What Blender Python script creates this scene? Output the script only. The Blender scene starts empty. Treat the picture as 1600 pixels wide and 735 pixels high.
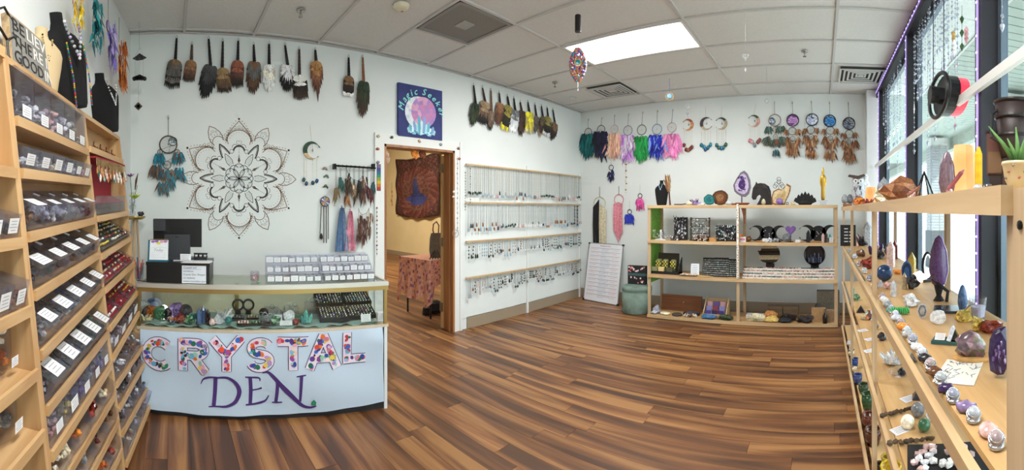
import bpy, math, random
from mathutils import Vector, Matrix, Euler
from mathutils import noise as mnoise

# ---------------------------------------------------------------- camera
FT = 0.3048
F_PX, X0, YH = 646.0, 269.0, 328.0        # measured from the photograph: px per radian, azimuth 0, horizon
CZ = 4.5 * FT                              # lens height
ZC = (4.5 + 5.054) * FT                    # ceiling height
scene = bpy.context.scene
C = scene.collection
PHI = (800 - X0) / F_PX
cam_d = bpy.data.cameras.new('camera')
cam_d.type = 'PANO'
cam_d.panorama_type = 'CENTRAL_CYLINDRICAL'
cam_d.central_cylindrical_range_u_min = -800 / F_PX
cam_d.central_cylindrical_range_u_max = 800 / F_PX
cam_d.central_cylindrical_range_v_min = -(735 - YH) / F_PX
cam_d.central_cylindrical_range_v_max = YH / F_PX
cam_d.central_cylindrical_radius = 1.0
cam_d.clip_start = 0.02
cam_o = bpy.data.objects.new('camera', cam_d)
C.objects.link(cam_o)
cam_o.location = (0, 0, CZ)
cam_o.rotation_euler = (math.pi / 2, 0, -PHI)
scene.camera = cam_o

# ---------------------------------------------------------------- world, sun, exposure
w = bpy.data.worlds.new('World'); scene.world = w; w.use_nodes = True
wn = w.node_tree.nodes; wl = w.node_tree.links
bg = wn['Background']
sky = wn.new('ShaderNodeTexSky'); sky.sky_type = 'NISHITA'
sky.sun_disc = False; sky.sun_elevation = math.radians(48); sky.sun_rotation = math.radians(150)
sky.dust_density = 2.0; sky.air_density = 1.0
mixw = wn.new('ShaderNodeMix'); mixw.data_type = 'RGBA'
mixw.inputs[0].default_value = 0.55
mixw.inputs[7].default_value = (2.6, 2.75, 3.0, 1)
skm = wn.new('ShaderNodeVectorMath'); skm.operation = 'SCALE'; skm.inputs['Scale'].default_value = 0.35
wl.new(sky.outputs[0], skm.inputs[0]); wl.new(skm.outputs[0], mixw.inputs[6])
wl.new(mixw.outputs[2], bg.inputs[0]); bg.inputs[1].default_value = 1.9

def sun_light():
    d = bpy.data.lights.new('sun', 'SUN'); d.energy = 9.0; d.angle = math.radians(0.6); d.color = (1, .96, .9)
    o = bpy.data.objects.new('sun', d); C.objects.link(o)
    o.rotation_euler = Euler((math.radians(38), math.radians(-25), 0))
    return o
sun_light()

def area(name, loc, size, energy, col, rot=(0, 0, 0)):
    d = bpy.data.lights.new(name, 'AREA'); d.shape = 'RECTANGLE'; d.size, d.size_y = size
    d.energy = energy; d.color = col
    o = bpy.data.objects.new(name, d); C.objects.link(o); o.location = loc; o.rotation_euler = rot
    return o
ZC2_ = 12.5 * FT
# troffer in view, added fill panel unseen above the lens, unseen back room lamp
area('ceiling_area_lamp', (3.46, 1.71, ZC - .006), (.55, 1.15), 50, (1, .985, .96))
area('ceiling_area_lamp', (0.41, .49, ZC - .006), (.55, 1.15), 42, (1, .985, .96))  # added fill lamp, out of view overhead
area('back_room_light', (3.6, 8.4, ZC2_ - .05), (1.2, 2.4), 190, (1, .87, .66))

vs = scene.view_settings
vs.view_transform = 'Standard'; vs.look = 'None'; vs.gamma = 1; vs.use_curve_mapping = False
vs.exposure = 0.52
scene.cycles.use_denoising = True
scene.cycles.max_bounces = 8
scene.cycles.diffuse_bounces = 4
scene.cycles.transparent_max_bounces = 24
scene.cycles.sample_clamp_indirect = 6

# ---------------------------------------------------------------- pixel -> place
def ang(px): return (px - X0) / F_PX
def at(px, py, d):
    a = ang(px); return Vector((math.sin(a) * d, math.cos(a) * d, CZ + (YH - py) / F_PX * d))
def onY(px, py, Y): return at(px, py, Y / math.cos(ang(px)))
def onX(px, py, X): return at(px, py, X / math.sin(ang(px)))
def onZ(px, py, z): return at(px, py, (CZ - z) * F_PX / (py - YH))
def proj(p):
    a = math.atan2(p[0], p[1]); d = math.hypot(p[0], p[1])
    return X0 + F_PX * a, YH - F_PX * (p[2] - CZ) / d

class Fr:
    """vertical plane frame: origin o, r = right, n = out (towards the room)"""
    def __init__(s, o, r):
        s.o = Vector(o); s.r = Vector((r[0], r[1], 0)).normalized(); s.z = Vector((0, 0, 1)); s.n = s.r.cross(s.z)
    def hit(s, px, py, off=0):
        a = ang(px); dv = Vector((math.sin(a), math.cos(a), 0))
        o = s.o + s.n * off
        t = (o.x * s.n.x + o.y * s.n.y) / (dv.x * s.n.x + dv.y * s.n.y)
        return at(px, py, t)
    def mat(s, p):
        m = Matrix((s.r, -s.n, s.z)).transposed().to_4x4(); m.translation = Vector(p); return m   # local x right, -y out, z up

YA, XB, YW = 11.855 * FT, 18.0 * FT, -2.5 * FT
FA = Fr((0, YA, 0), (1, 0)); FB = Fr((XB, 0, 0), (0, -1))

# ---------------------------------------------------------------- materials
MC = {}
def hexc(h):
    v = [int(h[i:i + 2], 16) / 255 for i in (0, 2, 4)]
    return tuple(x / 12.92 if x < .04045 else ((x + .055) / 1.055) ** 2.4 for x in v)
def mat(name, col='808080', rough=.6, metal=0, col2=None, scale=8, mixw=.5, bump=0, bscale=60, emit=0, stretch=None, detail=3, spec=.5, sss=0, coat=0):
    if name in MC: return MC[name]
    m = bpy.data.materials.new(name); m.use_nodes = True; MC[name] = m
    nt = m.node_tree; N = nt.nodes; L = nt.links; b = N['Principled BSDF']
    c = hexc(col)
    b.inputs['Base Color'].default_value = (*c, 1); b.inputs['Roughness'].default_value = rough; b.inputs['Metallic'].default_value = metal
    b.inputs['Specular IOR Level'].default_value = spec
    if coat: b.inputs['Coat Weight'].default_value = coat; b.inputs['Coat Roughness'].default_value = .15
    tc = N.new('ShaderNodeTexCoord'); mp = N.new('ShaderNodeMapping'); L.new(tc.outputs['Object'], mp.inputs[0])
    if stretch: mp.inputs['Scale'].default_value = stretch
    if col2:
        n = N.new('ShaderNodeTexNoise'); n.inputs['Scale'].default_value = scale; n.inputs['Detail'].default_value = detail
        L.new(mp.outputs[0], n.inputs[0])
        r = N.new('ShaderNodeValToRGB'); r.color_ramp.elements[0].position = max(0, mixw - .18); r.color_ramp.elements[1].position = min(1, mixw + .18)
        r.color_ramp.elements[0].color = (*c, 1); r.color_ramp.elements[1].color = (*hexc(col2), 1)
        L.new(n.outputs[0], r.inputs[0]); L.new(r.outputs[0], b.inputs['Base Color'])
        if emit: L.new(r.outputs[0], b.inputs['Emission Color'])
    if bump:
        n2 = N.new('ShaderNodeTexNoise'); n2.inputs['Scale'].default_value = bscale; n2.inputs['Detail'].default_value = 2
        L.new(mp.outputs[0], n2.inputs[0])
        bp = N.new('ShaderNodeBump'); bp.inputs['Strength'].default_value = bump; bp.inputs['Distance'].default_value = .004
        L.new(n2.outputs[0], bp.inputs['Height']); L.new(bp.outputs[0], b.inputs['Normal'])
    if emit:
        if not col2: b.inputs['Emission Color'].default_value = (*c, 1)
        b.inputs['Emission Strength'].default_value = emit
    if sss: b.inputs['Subsurface Weight'].default_value = sss; b.inputs['Subsurface Radius'].default_value = (.05, .02, .01)
    return m
def vcol(name, rough=.6, metal=0, bump=0, spec=.5, vary=.25, vscale=40):
    """colour per face from the mesh, with fine procedural variation"""
    if name in MC: return MC[name]
    m = bpy.data.materials.new(name); m.use_nodes = True; MC[name] = m
    nt = m.node_tree; N = nt.nodes; L = nt.links; b = N['Principled BSDF']
    a = N.new('ShaderNodeVertexColor'); a.layer_name = 'Col'
    tc = N.new('ShaderNodeTexCoord'); n = N.new('ShaderNodeTexNoise'); n.inputs['Scale'].default_value = vscale; n.inputs['Detail'].default_value = 3
    L.new(tc.outputs['Object'], n.inputs[0])
    mr = N.new('ShaderNodeMapRange'); mr.inputs[3].default_value = 1 - vary; mr.inputs[4].default_value = 1 + vary; mr.inputs[1].default_value = .3; mr.inputs[2].default_value = .7
    L.new(n.outputs[0], mr.inputs[0])
    vm = N.new('ShaderNodeVectorMath'); vm.operation = 'SCALE'; L.new(a.outputs[0], vm.inputs[0]); L.new(mr.outputs[0], vm.inputs['Scale'])
    L.new(vm.outputs[0], b.inputs['Base Color'])
    b.inputs['Roughness'].default_value = rough; b.inputs['Metallic'].default_value = metal; b.inputs['Specular IOR Level'].default_value = spec
    if bump:
        bp = N.new('ShaderNodeBump'); bp.inputs['Strength'].default_value = bump; bp.inputs['Distance'].default_value = .003
        L.new(n.outputs[0], bp.inputs['Height']); L.new(bp.outputs[0], b.inputs['Normal'])
    return m
VM = vcol('dyed_matte', .75); VG = vcol('polished_stone', .18, vscale=70, vary=.35); VP = vcol('print', .8, vary=.05, vscale=15)
VX = vcol('painted_metal', .35, .7, vary=.1); VF = vcol('feather_barbs', .8, vary=.35, vscale=120)
def wood(name, c1, c2, rough=.5, axis=0, sc=3.0, rnd=0.0, c3=None, det=5):
    if name in MC: return MC[name]
    m = bpy.data.materials.new(name); m.use_nodes = True; MC[name] = m
    nt = m.node_tree; N = nt.nodes; L = nt.links; b = N['Principled BSDF']
    tc = N.new('ShaderNodeTexCoord'); oi = N.new('ShaderNodeObjectInfo')
    add = N.new('ShaderNodeVectorMath'); add.operation = 'ADD'
    cx = N.new('ShaderNodeCombineXYZ'); mu = N.new('ShaderNodeMath'); mu.operation = 'MULTIPLY'; mu.inputs[1].default_value = 37.0
    L.new(oi.outputs['Random'], mu.inputs[0])
    for i in range(3): L.new(mu.outputs[0], cx.inputs[i])
    L.new(tc.outputs['Object'], add.inputs[0]); L.new(cx.outputs[0], add.inputs[1])
    mp = N.new('ShaderNodeMapping'); L.new(add.outputs[0], mp.inputs[0])
    s = [14.0] * 3; s[axis] = .8; mp.inputs['Scale'].default_value = s
    n = N.new('ShaderNodeTexNoise'); n.inputs['Scale'].default_value = sc; n.inputs['Detail'].default_value = det; n.inputs['Distortion'].default_value = .6
    L.new(mp.outputs[0], n.inputs[0])
    r = N.new('ShaderNodeValToRGB'); r.color_ramp.elements[0].position = .36; r.color_ramp.elements[1].position = .64
    r.color_ramp.elements[0].color = (*hexc(c1), 1); r.color_ramp.elements[1].color = (*hexc(c2), 1)
    if c3: e = r.color_ramp.elements.new(.5); e.color = (*hexc(c3), 1)
    L.new(n.outputs[0], r.inputs[0])
    hv = N.new('ShaderNodeHueSaturation'); L.new(r.outputs[0], hv.inputs['Color'])
    mr = N.new('ShaderNodeMapRange'); mr.inputs[3].default_value = 1 - rnd; mr.inputs[4].default_value = 1 + rnd
    L.new(oi.outputs['Random'], mr.inputs[0]); L.new(mr.outputs[0], hv.inputs['Value'])
    L.new(hv.outputs[0], b.inputs['Base Color'])
    b.inputs['Roughness'].default_value = rough
    bp = N.new('ShaderNodeBump'); bp.inputs['Strength'].default_value = .15; bp.inputs['Distance'].default_value = .002
    L.new(n.outputs[0], bp.inputs['Height']); L.new(bp.outputs[0], b.inputs['Normal'])
    return m
def glass(name, tint='f4fbfa', rough=.02, refl=.10, alpha=.0, acol='ffffff'):
    """thin clear sheet: see-through with a fresnel reflection; alpha = share of milky surface"""
    if name in MC: return MC[name]
    m = bpy.data.materials.new(name); m.use_nodes = True; MC[name] = m
    nt = m.node_tree; N = nt.nodes; L = nt.links; N.remove(N['Principled BSDF'])
    t = N.new('ShaderNodeBsdfTransparent'); t.inputs[0].default_value = (*hexc(tint), 1)
    g = N.new('ShaderNodeBsdfGlossy'); g.inputs['Roughness'].default_value = rough
    fr = N.new('ShaderNodeLayerWeight'); fr.inputs[0].default_value = .25
    mr = N.new('ShaderNodeMapRange'); mr.inputs[3].default_value = refl * .5; mr.inputs[4].default_value = min(1, refl * 6)
    L.new(fr.outputs['Facing'], mr.inputs[0])
    pw = N.new('ShaderNodeMath'); pw.operation = 'POWER'; pw.inputs[1].default_value = 2.2
    L.new(fr.outputs['Facing'], pw.inputs[0]); L.new(pw.outputs[0], mr.inputs[0])
    mx = N.new('ShaderNodeMixShader'); L.new(mr.outputs[0], mx.inputs[0]); L.new(t.outputs[0], mx.inputs[1]); L.new(g.outputs[0], mx.inputs[2])
    out = mx
    if alpha:
        d = N.new('ShaderNodeBsdfDiffuse'); d.inputs[0].default_value = (*hexc(acol), 1)
        m2 = N.new('ShaderNodeMixShader'); m2.inputs[0].default_value = alpha; L.new(mx.outputs[0], m2.inputs[1]); L.new(d.outputs[0], m2.inputs[2]); out = m2
    L.new(out.outputs[0], N['Material Output'].inputs[0])
    return m

# ---------------------------------------------------------------- meshes
I4 = Matrix.Identity(4)
class MB:
    def __init__(s): s.v = []; s.f = []; s.c = []; s.col = (.5, .5, .5); s.sm = False; s.smf = []
    def C(s, h): s.col = hexc(h) if isinstance(h, str) else tuple(h); return s
    def add(s, vs, fs, m=None):
        n = len(s.v)
        s.v.extend([tuple(m @ Vector(p)) for p in vs] if m is not None else [tuple(p) for p in vs])
        for f in fs: s.f.append([n + i for i in f]); s.c.append(s.col); s.smf.append(s.sm)
        return s
    def box(s, c, d, rz=0, m=None, rx=0, ry=0):
        x, y, z = d[0] / 2, d[1] / 2, d[2] / 2
        R = Matrix.Translation(Vector(c))
        if rz or rx or ry: R = R @ Euler((rx, ry, rz)).to_matrix().to_4x4()
        if m is not None: R = m @ R
        vs = [(i, j, k) for i in (-x, x) for j in (-y, y) for k in (-z, z)]
        return s.add(vs, [(0, 1, 3, 2), (4, 6, 7, 5), (0, 4, 5, 1), (2, 3, 7, 6), (0, 2, 6, 4), (1, 5, 7, 3)], R)
    def bb(s, a, b, m=None):
        return s.box([(a[i] + b[i]) / 2 for i in range(3)], [abs(b[i] - a[i]) for i in range(3)], m=m)
    def quad(s, a, b, c, d, m=None): return s.add([a, b, c, d], [(0, 1, 2, 3)], m)
    def tube(s, pts, r, n=6, m=None, closed=False, cap=True):
        pts = [Vector(p) for p in pts]; K = len(pts); vs = []; up = Vector((0, 0, 1))
        prev = None
        for i, p in enumerate(pts):
            if closed: t = pts[(i + 1) % K] - pts[i - 1]
            else: t = pts[min(i + 1, K - 1)] - pts[max(i - 1, 0)]
            if t.length < 1e-9: t = Vector((0, 0, 1))
            t.normalize()
            if prev is None: a = t.orthogonal().normalized()
            else:
                a = prev - t * prev.dot(t); a = a.normalized() if a.length > 1e-6 else t.orthogonal().normalized()
            prev = a; b = t.cross(a); rr = r[i] if isinstance(r, (list, tuple)) else r
            for k in range(n):
                q = 2 * math.pi * k / n; vs.append(p + (a * math.cos(q) + b * math.sin(q)) * rr)
        fs = []
        for i in range(K if closed else K - 1):
            j = (i + 1) % K
            for k in range(n):
                l = (k + 1) % n; fs.append((i * n + k, i * n + l, j * n + l, j * n + k))
        if cap and not closed: fs.append(tuple(range(n))[::-1]); fs.append(tuple((K - 1) * n + k for k in range(n)))
        return s.add(vs, fs, m)
    def lathe(s, prof, n=16, c=(0, 0, 0), m=None, sx=1, sy=1):
        vs = []; K = len(prof)
        for r, z in prof:
            for k in range(n):
                q = 2 * math.pi * k / n; vs.append((c[0] + r * math.cos(q) * sx, c[1] + r * math.sin(q) * sy, c[2] + z))
        fs = [(i * n + k, i * n + (k + 1) % n, (i + 1) * n + (k + 1) % n, (i + 1) * n + k) for i in range(K - 1) for k in range(n)]
        if prof[0][0] > 1e-6: fs.append(tuple(range(n))[::-1])
        if prof[-1][0] > 1e-6: fs.append(tuple((K - 1) * n + k for k in range(n)))
        return s.add(vs, fs, m)
    def prism(s, poly, t, m=None, y0=0):
        """poly in local x,z; thickness t along +y from y0"""
        n = len(poly); vs = [(p[0], y0, p[1]) for p in poly] + [(p[0], y0 + t, p[1]) for p in poly]
        fs = [tuple(range(n)), tuple(range(2 * n - 1, n - 1, -1))] + [(i, n + i, n + (i + 1) % n, (i + 1) % n) for i in range(n)]
        return s.add(vs, fs, m)
    def ring(s, c, R, r, n=20, k=6, m=None, ax='y'):
        pts = []
        for i in range(n):
            q = 2 * math.pi * i / n; u, v = R * math.cos(q), R * math.sin(q)
            pts.append((c[0] + u, c[1], c[2] + v) if ax == 'y' else ((c[0] + u, c[1] + v, c[2]) if ax == 'z' else (c[0], c[1] + u, c[2] + v)))
        return s.tube(pts, r, k, m, closed=True)
    def blob(s, c, rad, seed=0, rough=.2, sub=1, m=None, rot=None):
        vs, fs = ico(sub); rad = (rad,) * 3 if isinstance(rad, (int, float)) else rad
        R = Euler(rot).to_matrix() if rot else None; out = []
        for p in vs:
            k = 1 + rough * mnoise.noise(Vector(p) * 1.7 + Vector((seed * 7.31, seed * 3.17, seed)))*1.6
            q = Vector((p[0] * rad[0] * k, p[1] * rad[1] * k, p[2] * rad[2] * k))
            if R: q = R @ q
            out.append((q.x + c[0], q.y + c[1], q.z + c[2]))
        return s.add(out, fs, m)
    def point(s, b, h, r, n=6, tip=.25, tilt=(0, 0), m=None, flat=1):
        R = Matrix.Translation(Vector(b)) @ Euler((tilt[0], tilt[1], random.random())).to_matrix().to_4x4()
        if m is not None: R = m @ R
        return s.lathe([(r * .9, 0), (r, h * .3), (r * .82, h * (1 - tip)), (0, h)], n, m=R, sy=flat)
    def feather(s, b, d, L, W, nrm, cols, seg=5, curl=0.0, sp=.5):
        b = Vector(b); d = Vector(d).normalized(); nrm = Vector(nrm).normalized(); sd = d.cross(nrm).normalized()
        vs = []
        for i in range(seg + 1):
            t = i / seg
            wd = W * .5 * (math.sin(math.pi * min(1, (t * (1 - .1) + .06)) ** sp) if t < 1 else .08)
            p = b + d * (L * t) + nrm * (curl * L * t * t)
            vs += [p - sd * wd, p + nrm * (W * .06), p + sd * wd]
        for i in range(seg):
            s.C(cols[min(len(cols) - 1, int(i / seg * len(cols)))])
            a = i * 3
            s.add(vs[a:a + 6], [(0, 1, 4, 3), (1, 2, 5, 4)])
        return s
    def cloth(s, fn, nu, nv, m=None):
        vs = [fn(i / nu, j / nv) for j in range(nv + 1) for i in range(nu + 1)]
        return s.add(vs, [(j * (nu + 1) + i, j * (nu + 1) + i + 1, (j + 1) * (nu + 1) + i + 1, (j + 1) * (nu + 1) + i) for j in range(nv) for i in range(nu)], m)
    def stroke(s, pts, wd, y, t=.0008, m=None, closed=False):
        """flat ribbon in local x,z plane at depth y (towards -y)"""
        P = [Vector((p[0], p[1])) for p in pts]; K = len(P); vs = []
        for i in range(K):
            a = P[(i + 1) % K] if (closed or i < K - 1) else P[i]; b = P[i - 1] if (closed or i > 0) else P[i]
            d = (a - b); d = d.normalized() if d.length > 1e-9 else Vector((1, 0)); nn = Vector((-d.y, d.x)); wr = wd[i] if isinstance(wd, (list, tuple)) else wd
            vs += [(P[i].x + nn.x * wr / 2, y, P[i].y + nn.y * wr / 2), (P[i].x - nn.x * wr / 2, y, P[i].y - nn.y * wr / 2)]
        fs = [(2 * i, 2 * i + 1, 2 * ((i + 1) % K) + 1, 2 * ((i + 1) % K)) for i in range(K if closed else K - 1)]
        return s.add(vs, fs, m)
    def text(s, st, size, p, m=None, y=0, align='L', shear=0, sx=1):
        V, Fc, wdt = textmesh(st, shear)
        ox = {'L': 0, 'C': -wdt / 2, 'R': -wdt}[align]
        return s.add([(p[0] + (v[0] + ox) * size * sx, y, p[1] + v[1] * size) for v in V], Fc, m)
_ico = {}
def ico(sub):
    if sub in _ico: return _ico[sub]
    import bmesh
    bm = bmesh.new(); bmesh.ops.create_icosphere(bm, subdivisions=sub, radius=1)
    vs = [tuple(v.co) for v in bm.verts]; fs = [tuple(v.index for v in f.verts) for f in bm.faces]; bm.free()
    _ico[sub] = (vs, fs); return _ico[sub]
_txt = {}
def textmesh(st, shear=0):
    k = (st, shear)
    if k in _txt: return _txt[k]
    cu = bpy.data.curves.new('t', 'FONT'); cu.body = st; cu.resolution_u = 2; cu.shear = shear
    o = bpy.data.objects.new('t', cu); C.objects.link(o)
    me = bpy.data.meshes.new_from_object(o.evaluated_get(bpy.context.evaluated_depsgraph_get()))
    V = [(v.co.x, v.co.y) for v in me.vertices]; Fc = [tuple(p.vertices)[::-1] for p in me.polygons]
    bpy.data.objects.remove(o); bpy.data.meshes.remove(me); bpy.data.curves.remove(cu)
    _txt[k] = (V, Fc, max([v[0] for v in V] or [0])); return _txt[k]
def mesh(name, mb, mt, smooth=False):
    me = bpy.data.meshes.new(name); me.from_pydata(mb.v, [], mb.f)
    at_ = me.color_attributes.new('Col', 'FLOAT_COLOR', 'CORNER')
    buf = []
    for f, c in zip(mb.f, mb.c): buf.extend([c[0], c[1], c[2], 1.0] * len(f))
    if len(buf) == len(at_.data) * 4: at_.data.foreach_set('color', buf)
    if smooth or any(mb.smf): me.polygons.foreach_set('use_smooth', [True] * len(me.polygons) if smooth else mb.smf)
    me.materials.append(mt); me.update(); return me
def link(name, data, parent=None, m=None):
    o = bpy.data.objects.new(name, data); C.objects.link(o)
    if parent is not None: o.parent = parent
    if m is not None: o.matrix_basis = m if isinstance(m, Matrix) else Matrix.Translation(Vector(m))
    return o
def part(name, mb, mt, parent, smooth=False, m=None, label=None):
    o = link(name, mesh(name, mb, mt, smooth), parent)
    if m is not None: o.matrix_basis = m if isinstance(m, Matrix) else Matrix.Translation(Vector(m))
    if label: o['label'] = label
    return o
def tag(o, label, cat, group=None, kind=None):
    o['label'] = label; o['category'] = cat
    if group: o['group'] = group
    if kind: o['kind'] = kind
    return o
def thing(name, label, cat, m=(0, 0, 0), group=None):
    return tag(link(name, None, None, m), label, cat, group)
def solo(name, mb, mt, label, cat, m=None, group=None, smooth=False, kind=None):
    return tag(link(name, mesh(name, mb, mt, smooth), None, m), label, cat, group, kind)
def struct(name, mb, mt, m=None, parent=None, smooth=False):
    o = link(name, mesh(name, mb, mt, smooth), parent, m)
    if parent is None: o['kind'] = 'structure'
    return o
ORD = ['first', 'second', 'third', 'fourth', 'fifth', 'sixth', 'seventh', 'eighth', 'ninth', 'tenth', 'eleventh', 'twelfth', 'thirteenth', 'fourteenth', 'fifteenth', 'sixteenth', 'seventeenth', 'eighteenth', 'nineteenth', 'twentieth']
def nth(i):
    i += 1
    if i <= 20: return ORD[i - 1]
    return '%d%s' % (i, 'th' if 10 <= i % 100 <= 20 else {1: 'st', 2: 'nd', 3: 'rd'}.get(i % 10, 'th'))
def pos_of(i, n): return 'leftmost' if i == 0 else ('rightmost' if i == n - 1 else nth(i) + ' from the left')
RN = random.Random(5)
def cvar(c, a=.15):
    c = hexc(c) if isinstance(c, str) else c; k = 1 + RN.uniform(-a, a)
    return tuple(max(0, min(1, x * k)) for x in c)
def face_cam(p, extra=0):
    """matrix at p whose local -y looks at the lens side horizontally (a thing turned towards the room)"""
    a = math.atan2(p[0], p[1]); return Matrix.Translation(Vector(p)) @ Matrix.Rotation(-a + extra, 4, 'Z')
# ================================================================ SETTING
WHITE = mat('wall_paint', 'e0e5e4', .75, col2='dae0df', scale=2, bump=.08, bscale=220)
WHITEB = WHITE
TRIMW = mat('trim_paint', 'e2e4e2', .45)
TAN = mat('back_room_paint', 'dccca4', .8, col2='d6c69c', scale=2, bump=.05, bscale=200)
BASEM = mat('vinyl_base', '9a8a75', .55)
TILE = mat('ceiling_tile', 'dedfdd', .9, col2='d8d9d7', scale=60, bump=.5, bscale=300)
GRID = mat('ceiling_grid', 'c6c6c4', .5)
PLANK = wood('floor_plank', '4c3120', '9c7044', .38, axis=1, sc=.8, rnd=.15, c3='764c2d', det=4)
PINE = wood('pine', 'bb9a72', 'd0b48a', .5, axis=0, sc=1.6, rnd=.05)
PINEV = wood('pine_upright', 'b59a78', 'cbb290', .5, axis=2, sc=1.6, rnd=.05)
PINED = wood('pine_board', 'b8905f', 'cfaa76', .42, axis=0, sc=1.2, rnd=.04)
OAKY = wood('shelf_oak', 'be9566', 'd2ae7e', .42, axis=1, sc=1.4, rnd=.03)
OAKZ = wood('shelf_oak_upright', 'be9566', 'd2ae7e', .42, axis=2, sc=1.4, rnd=.03)
DOORW = wood('door_wood', '8a5a38', 'a9744a', .4, axis=2, sc=1.4)

Y2 = 46 * FT; X2 = 21.2 * FT; ZC2 = 12.5 * FT      # back room
DX0, DX1, DZ = onY(599, 300, YA).x, onY(709, 300, YA).x, 0
DZ = CZ + .66   # door head
WT = .13
LC = Vector((-1.2 * FT, YA, 0)); LS = .12   # left wall corner and slope
def lw(Y): return LC.x - LS * (YA - Y)

fl = struct('floor', MB().bb((-3.5, YW - .02, -.05), (XB + 1.4, Y2 + .2, -.009)), mat('subfloor', '5a3c28', .9))
# individual planks, running from the window wall towards the back room
PW, PL = .42 * FT, 4.0 * FT
pm = []
for k in range(1, 13):
    pm.append(mesh('plank', MB().box((0, 0, 0), (PW - .0016, PL * k / 12 - .002, .008)), PLANK))
RP = random.Random(11); x = -1.05
def plank_row(xx, y, yend):
    while y < yend - .002:
        k = min(12, max(1, math.ceil((yend - y) / PL * 12 - 1e-6)))
        yield k, y + PL * k / 24
        y += PL * k / 12
while x < XB + .05:
    xx = x + PW / 2; y0_ = YW - RP.random() * PL
    if xx < 0: y0_ += 2 * PL * .5
    for k, yc in plank_row(xx, y0_, YA + .14): link('plank', pm[k - 1], fl, (xx, yc, -.004))
    x += PW
# the back room floor, seen through the doorway: too many boards to pick apart
bmb = MB(); x = -.1
while x < X2:
    y = YA + .12 - RP.random() * PL
    while y < Y2:
        a_ = max(y, YA + .12); bmb.bb((x + .001, a_, -.008), (x + PW - .001, max(a_ + .01, y + PL - .002), -.0012)); y += PL
    x += PW
o = struct('plank', bmb, PLANK, parent=fl); o['kind'] = 'stuff'

# walls
def wall(name, a, b, z0, z1, t, m, side=1):
    a = Vector(a); b = Vector(b); d = (b - a).normalized(); nn = Vector((d.y, -d.x)) * t * side
    mb = MB(); P = [a, b, b + nn, a + nn]
    mb.add([(p.x, p.y, z0) for p in P] + [(p.x, p.y, z1) for p in P], [(3, 2, 1, 0), (4, 5, 6, 7), (0, 1, 5, 4), (1, 2, 6, 5), (2, 3, 7, 6), (3, 0, 4, 7)])
    return struct(name, mb, m)
wb = MB()
wb.bb((lw(YA) - .2, YA, 0), (DX0, YA + WT, ZC + .1)); wb.bb((DX1, YA, 0), (XB, YA + WT, ZC + .1)); wb.bb((DX0, YA, DZ), (DX1, YA + WT, ZC + .1))
struct('wall_back', wb, WHITE)
wall('wall_right', (XB, YA + WT), (XB, YW - .1), 0, ZC + .1, .12, WHITEB, -1)
wall('wall_left', (lw(YA), YA), (lw(YW - .1), YW - .1), 0, ZC + .1, .12, WHITE, 1)
# chase in the far right corner beside the windows
struct('wall_right_chase', MB().bb((17.3 * FT, YW - .05, 0), (XB, -1.9 * FT, ZC)), WHITE)
struct('wall_left_front', MB().bb((-1.6, YW - .12, 0), (.05, YW, ZC)), WHITE)
# back room
struct('wall_back_room_far', MB().bb((-1, Y2, 0), (X2 + .1, Y2 + .1, ZC2)), TAN)
struct('wall_back_room_right', MB().bb((X2, YA + .12, 0), (X2 + .1, Y2, ZC2)), TAN)
struct('wall_back_room_left', MB().bb((-.6, YA + WT, 0), (-.5, Y2, ZC2)), TAN)
struct('wall_back_room_near', MB().bb((-.5, YA + WT + .001, 0), (DX0 - .05, YA + WT + .012, ZC2)), TAN)
struct('wall_back_room_near_upper', MB().bb((DX0 - .05, YA + WT + .001, ZC), (X2, YA + WT + .012, ZC2)), TAN)
struct('ceiling_back_room', MB().bb((-.6, YA + WT, ZC2), (X2 + .1, Y2, ZC2 + .05)), TILE)
struct('baseboard_back_room', MB().bb((X2 - .012, YA + WT, 0), (X2, Y2, .13)), BASEM)
# baseboards
struct('baseboard_back', MB().bb((DX1 + .19, YA - .012, 0), (XB, YA, .135)), BASEM)
struct('baseboard_right', MB().bb((XB - .012, -1.9 * FT, 0), (XB, YA, .135)), BASEM)
# door casing (white, with stones stuck on), jamb of stained wood
cs = MB(); cw = .105
cs.bb((DX0 - cw, YA - .02, 0), (DX0, YA, DZ + cw)); cs.bb((DX1, YA - .02, 0), (DX1 + cw, YA, DZ + cw)); cs.bb((DX0, YA - .02, DZ), (DX1, YA, DZ + cw))

struct('trim_door', cs, TRIMW)
jb = MB(); jb.bb((DX0, YA - .02, 0), (DX0 + .025, YA + WT + .02, DZ)); jb.bb((DX1 - .025, YA - .02, 0), (DX1, YA + WT + .02, DZ)); jb.bb((DX0, YA - .02, DZ - .025), (DX1, YA + WT + .02, DZ))
jb.bb((DX1 - .04, YA + .03, 0), (DX1 - .02, YA + .06, DZ)); jb.bb((DX0 + .02, YA + .03, 0), (DX0 + .04, YA + .06, DZ))
struct('door_1_jamb', jb, DOORW)
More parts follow.
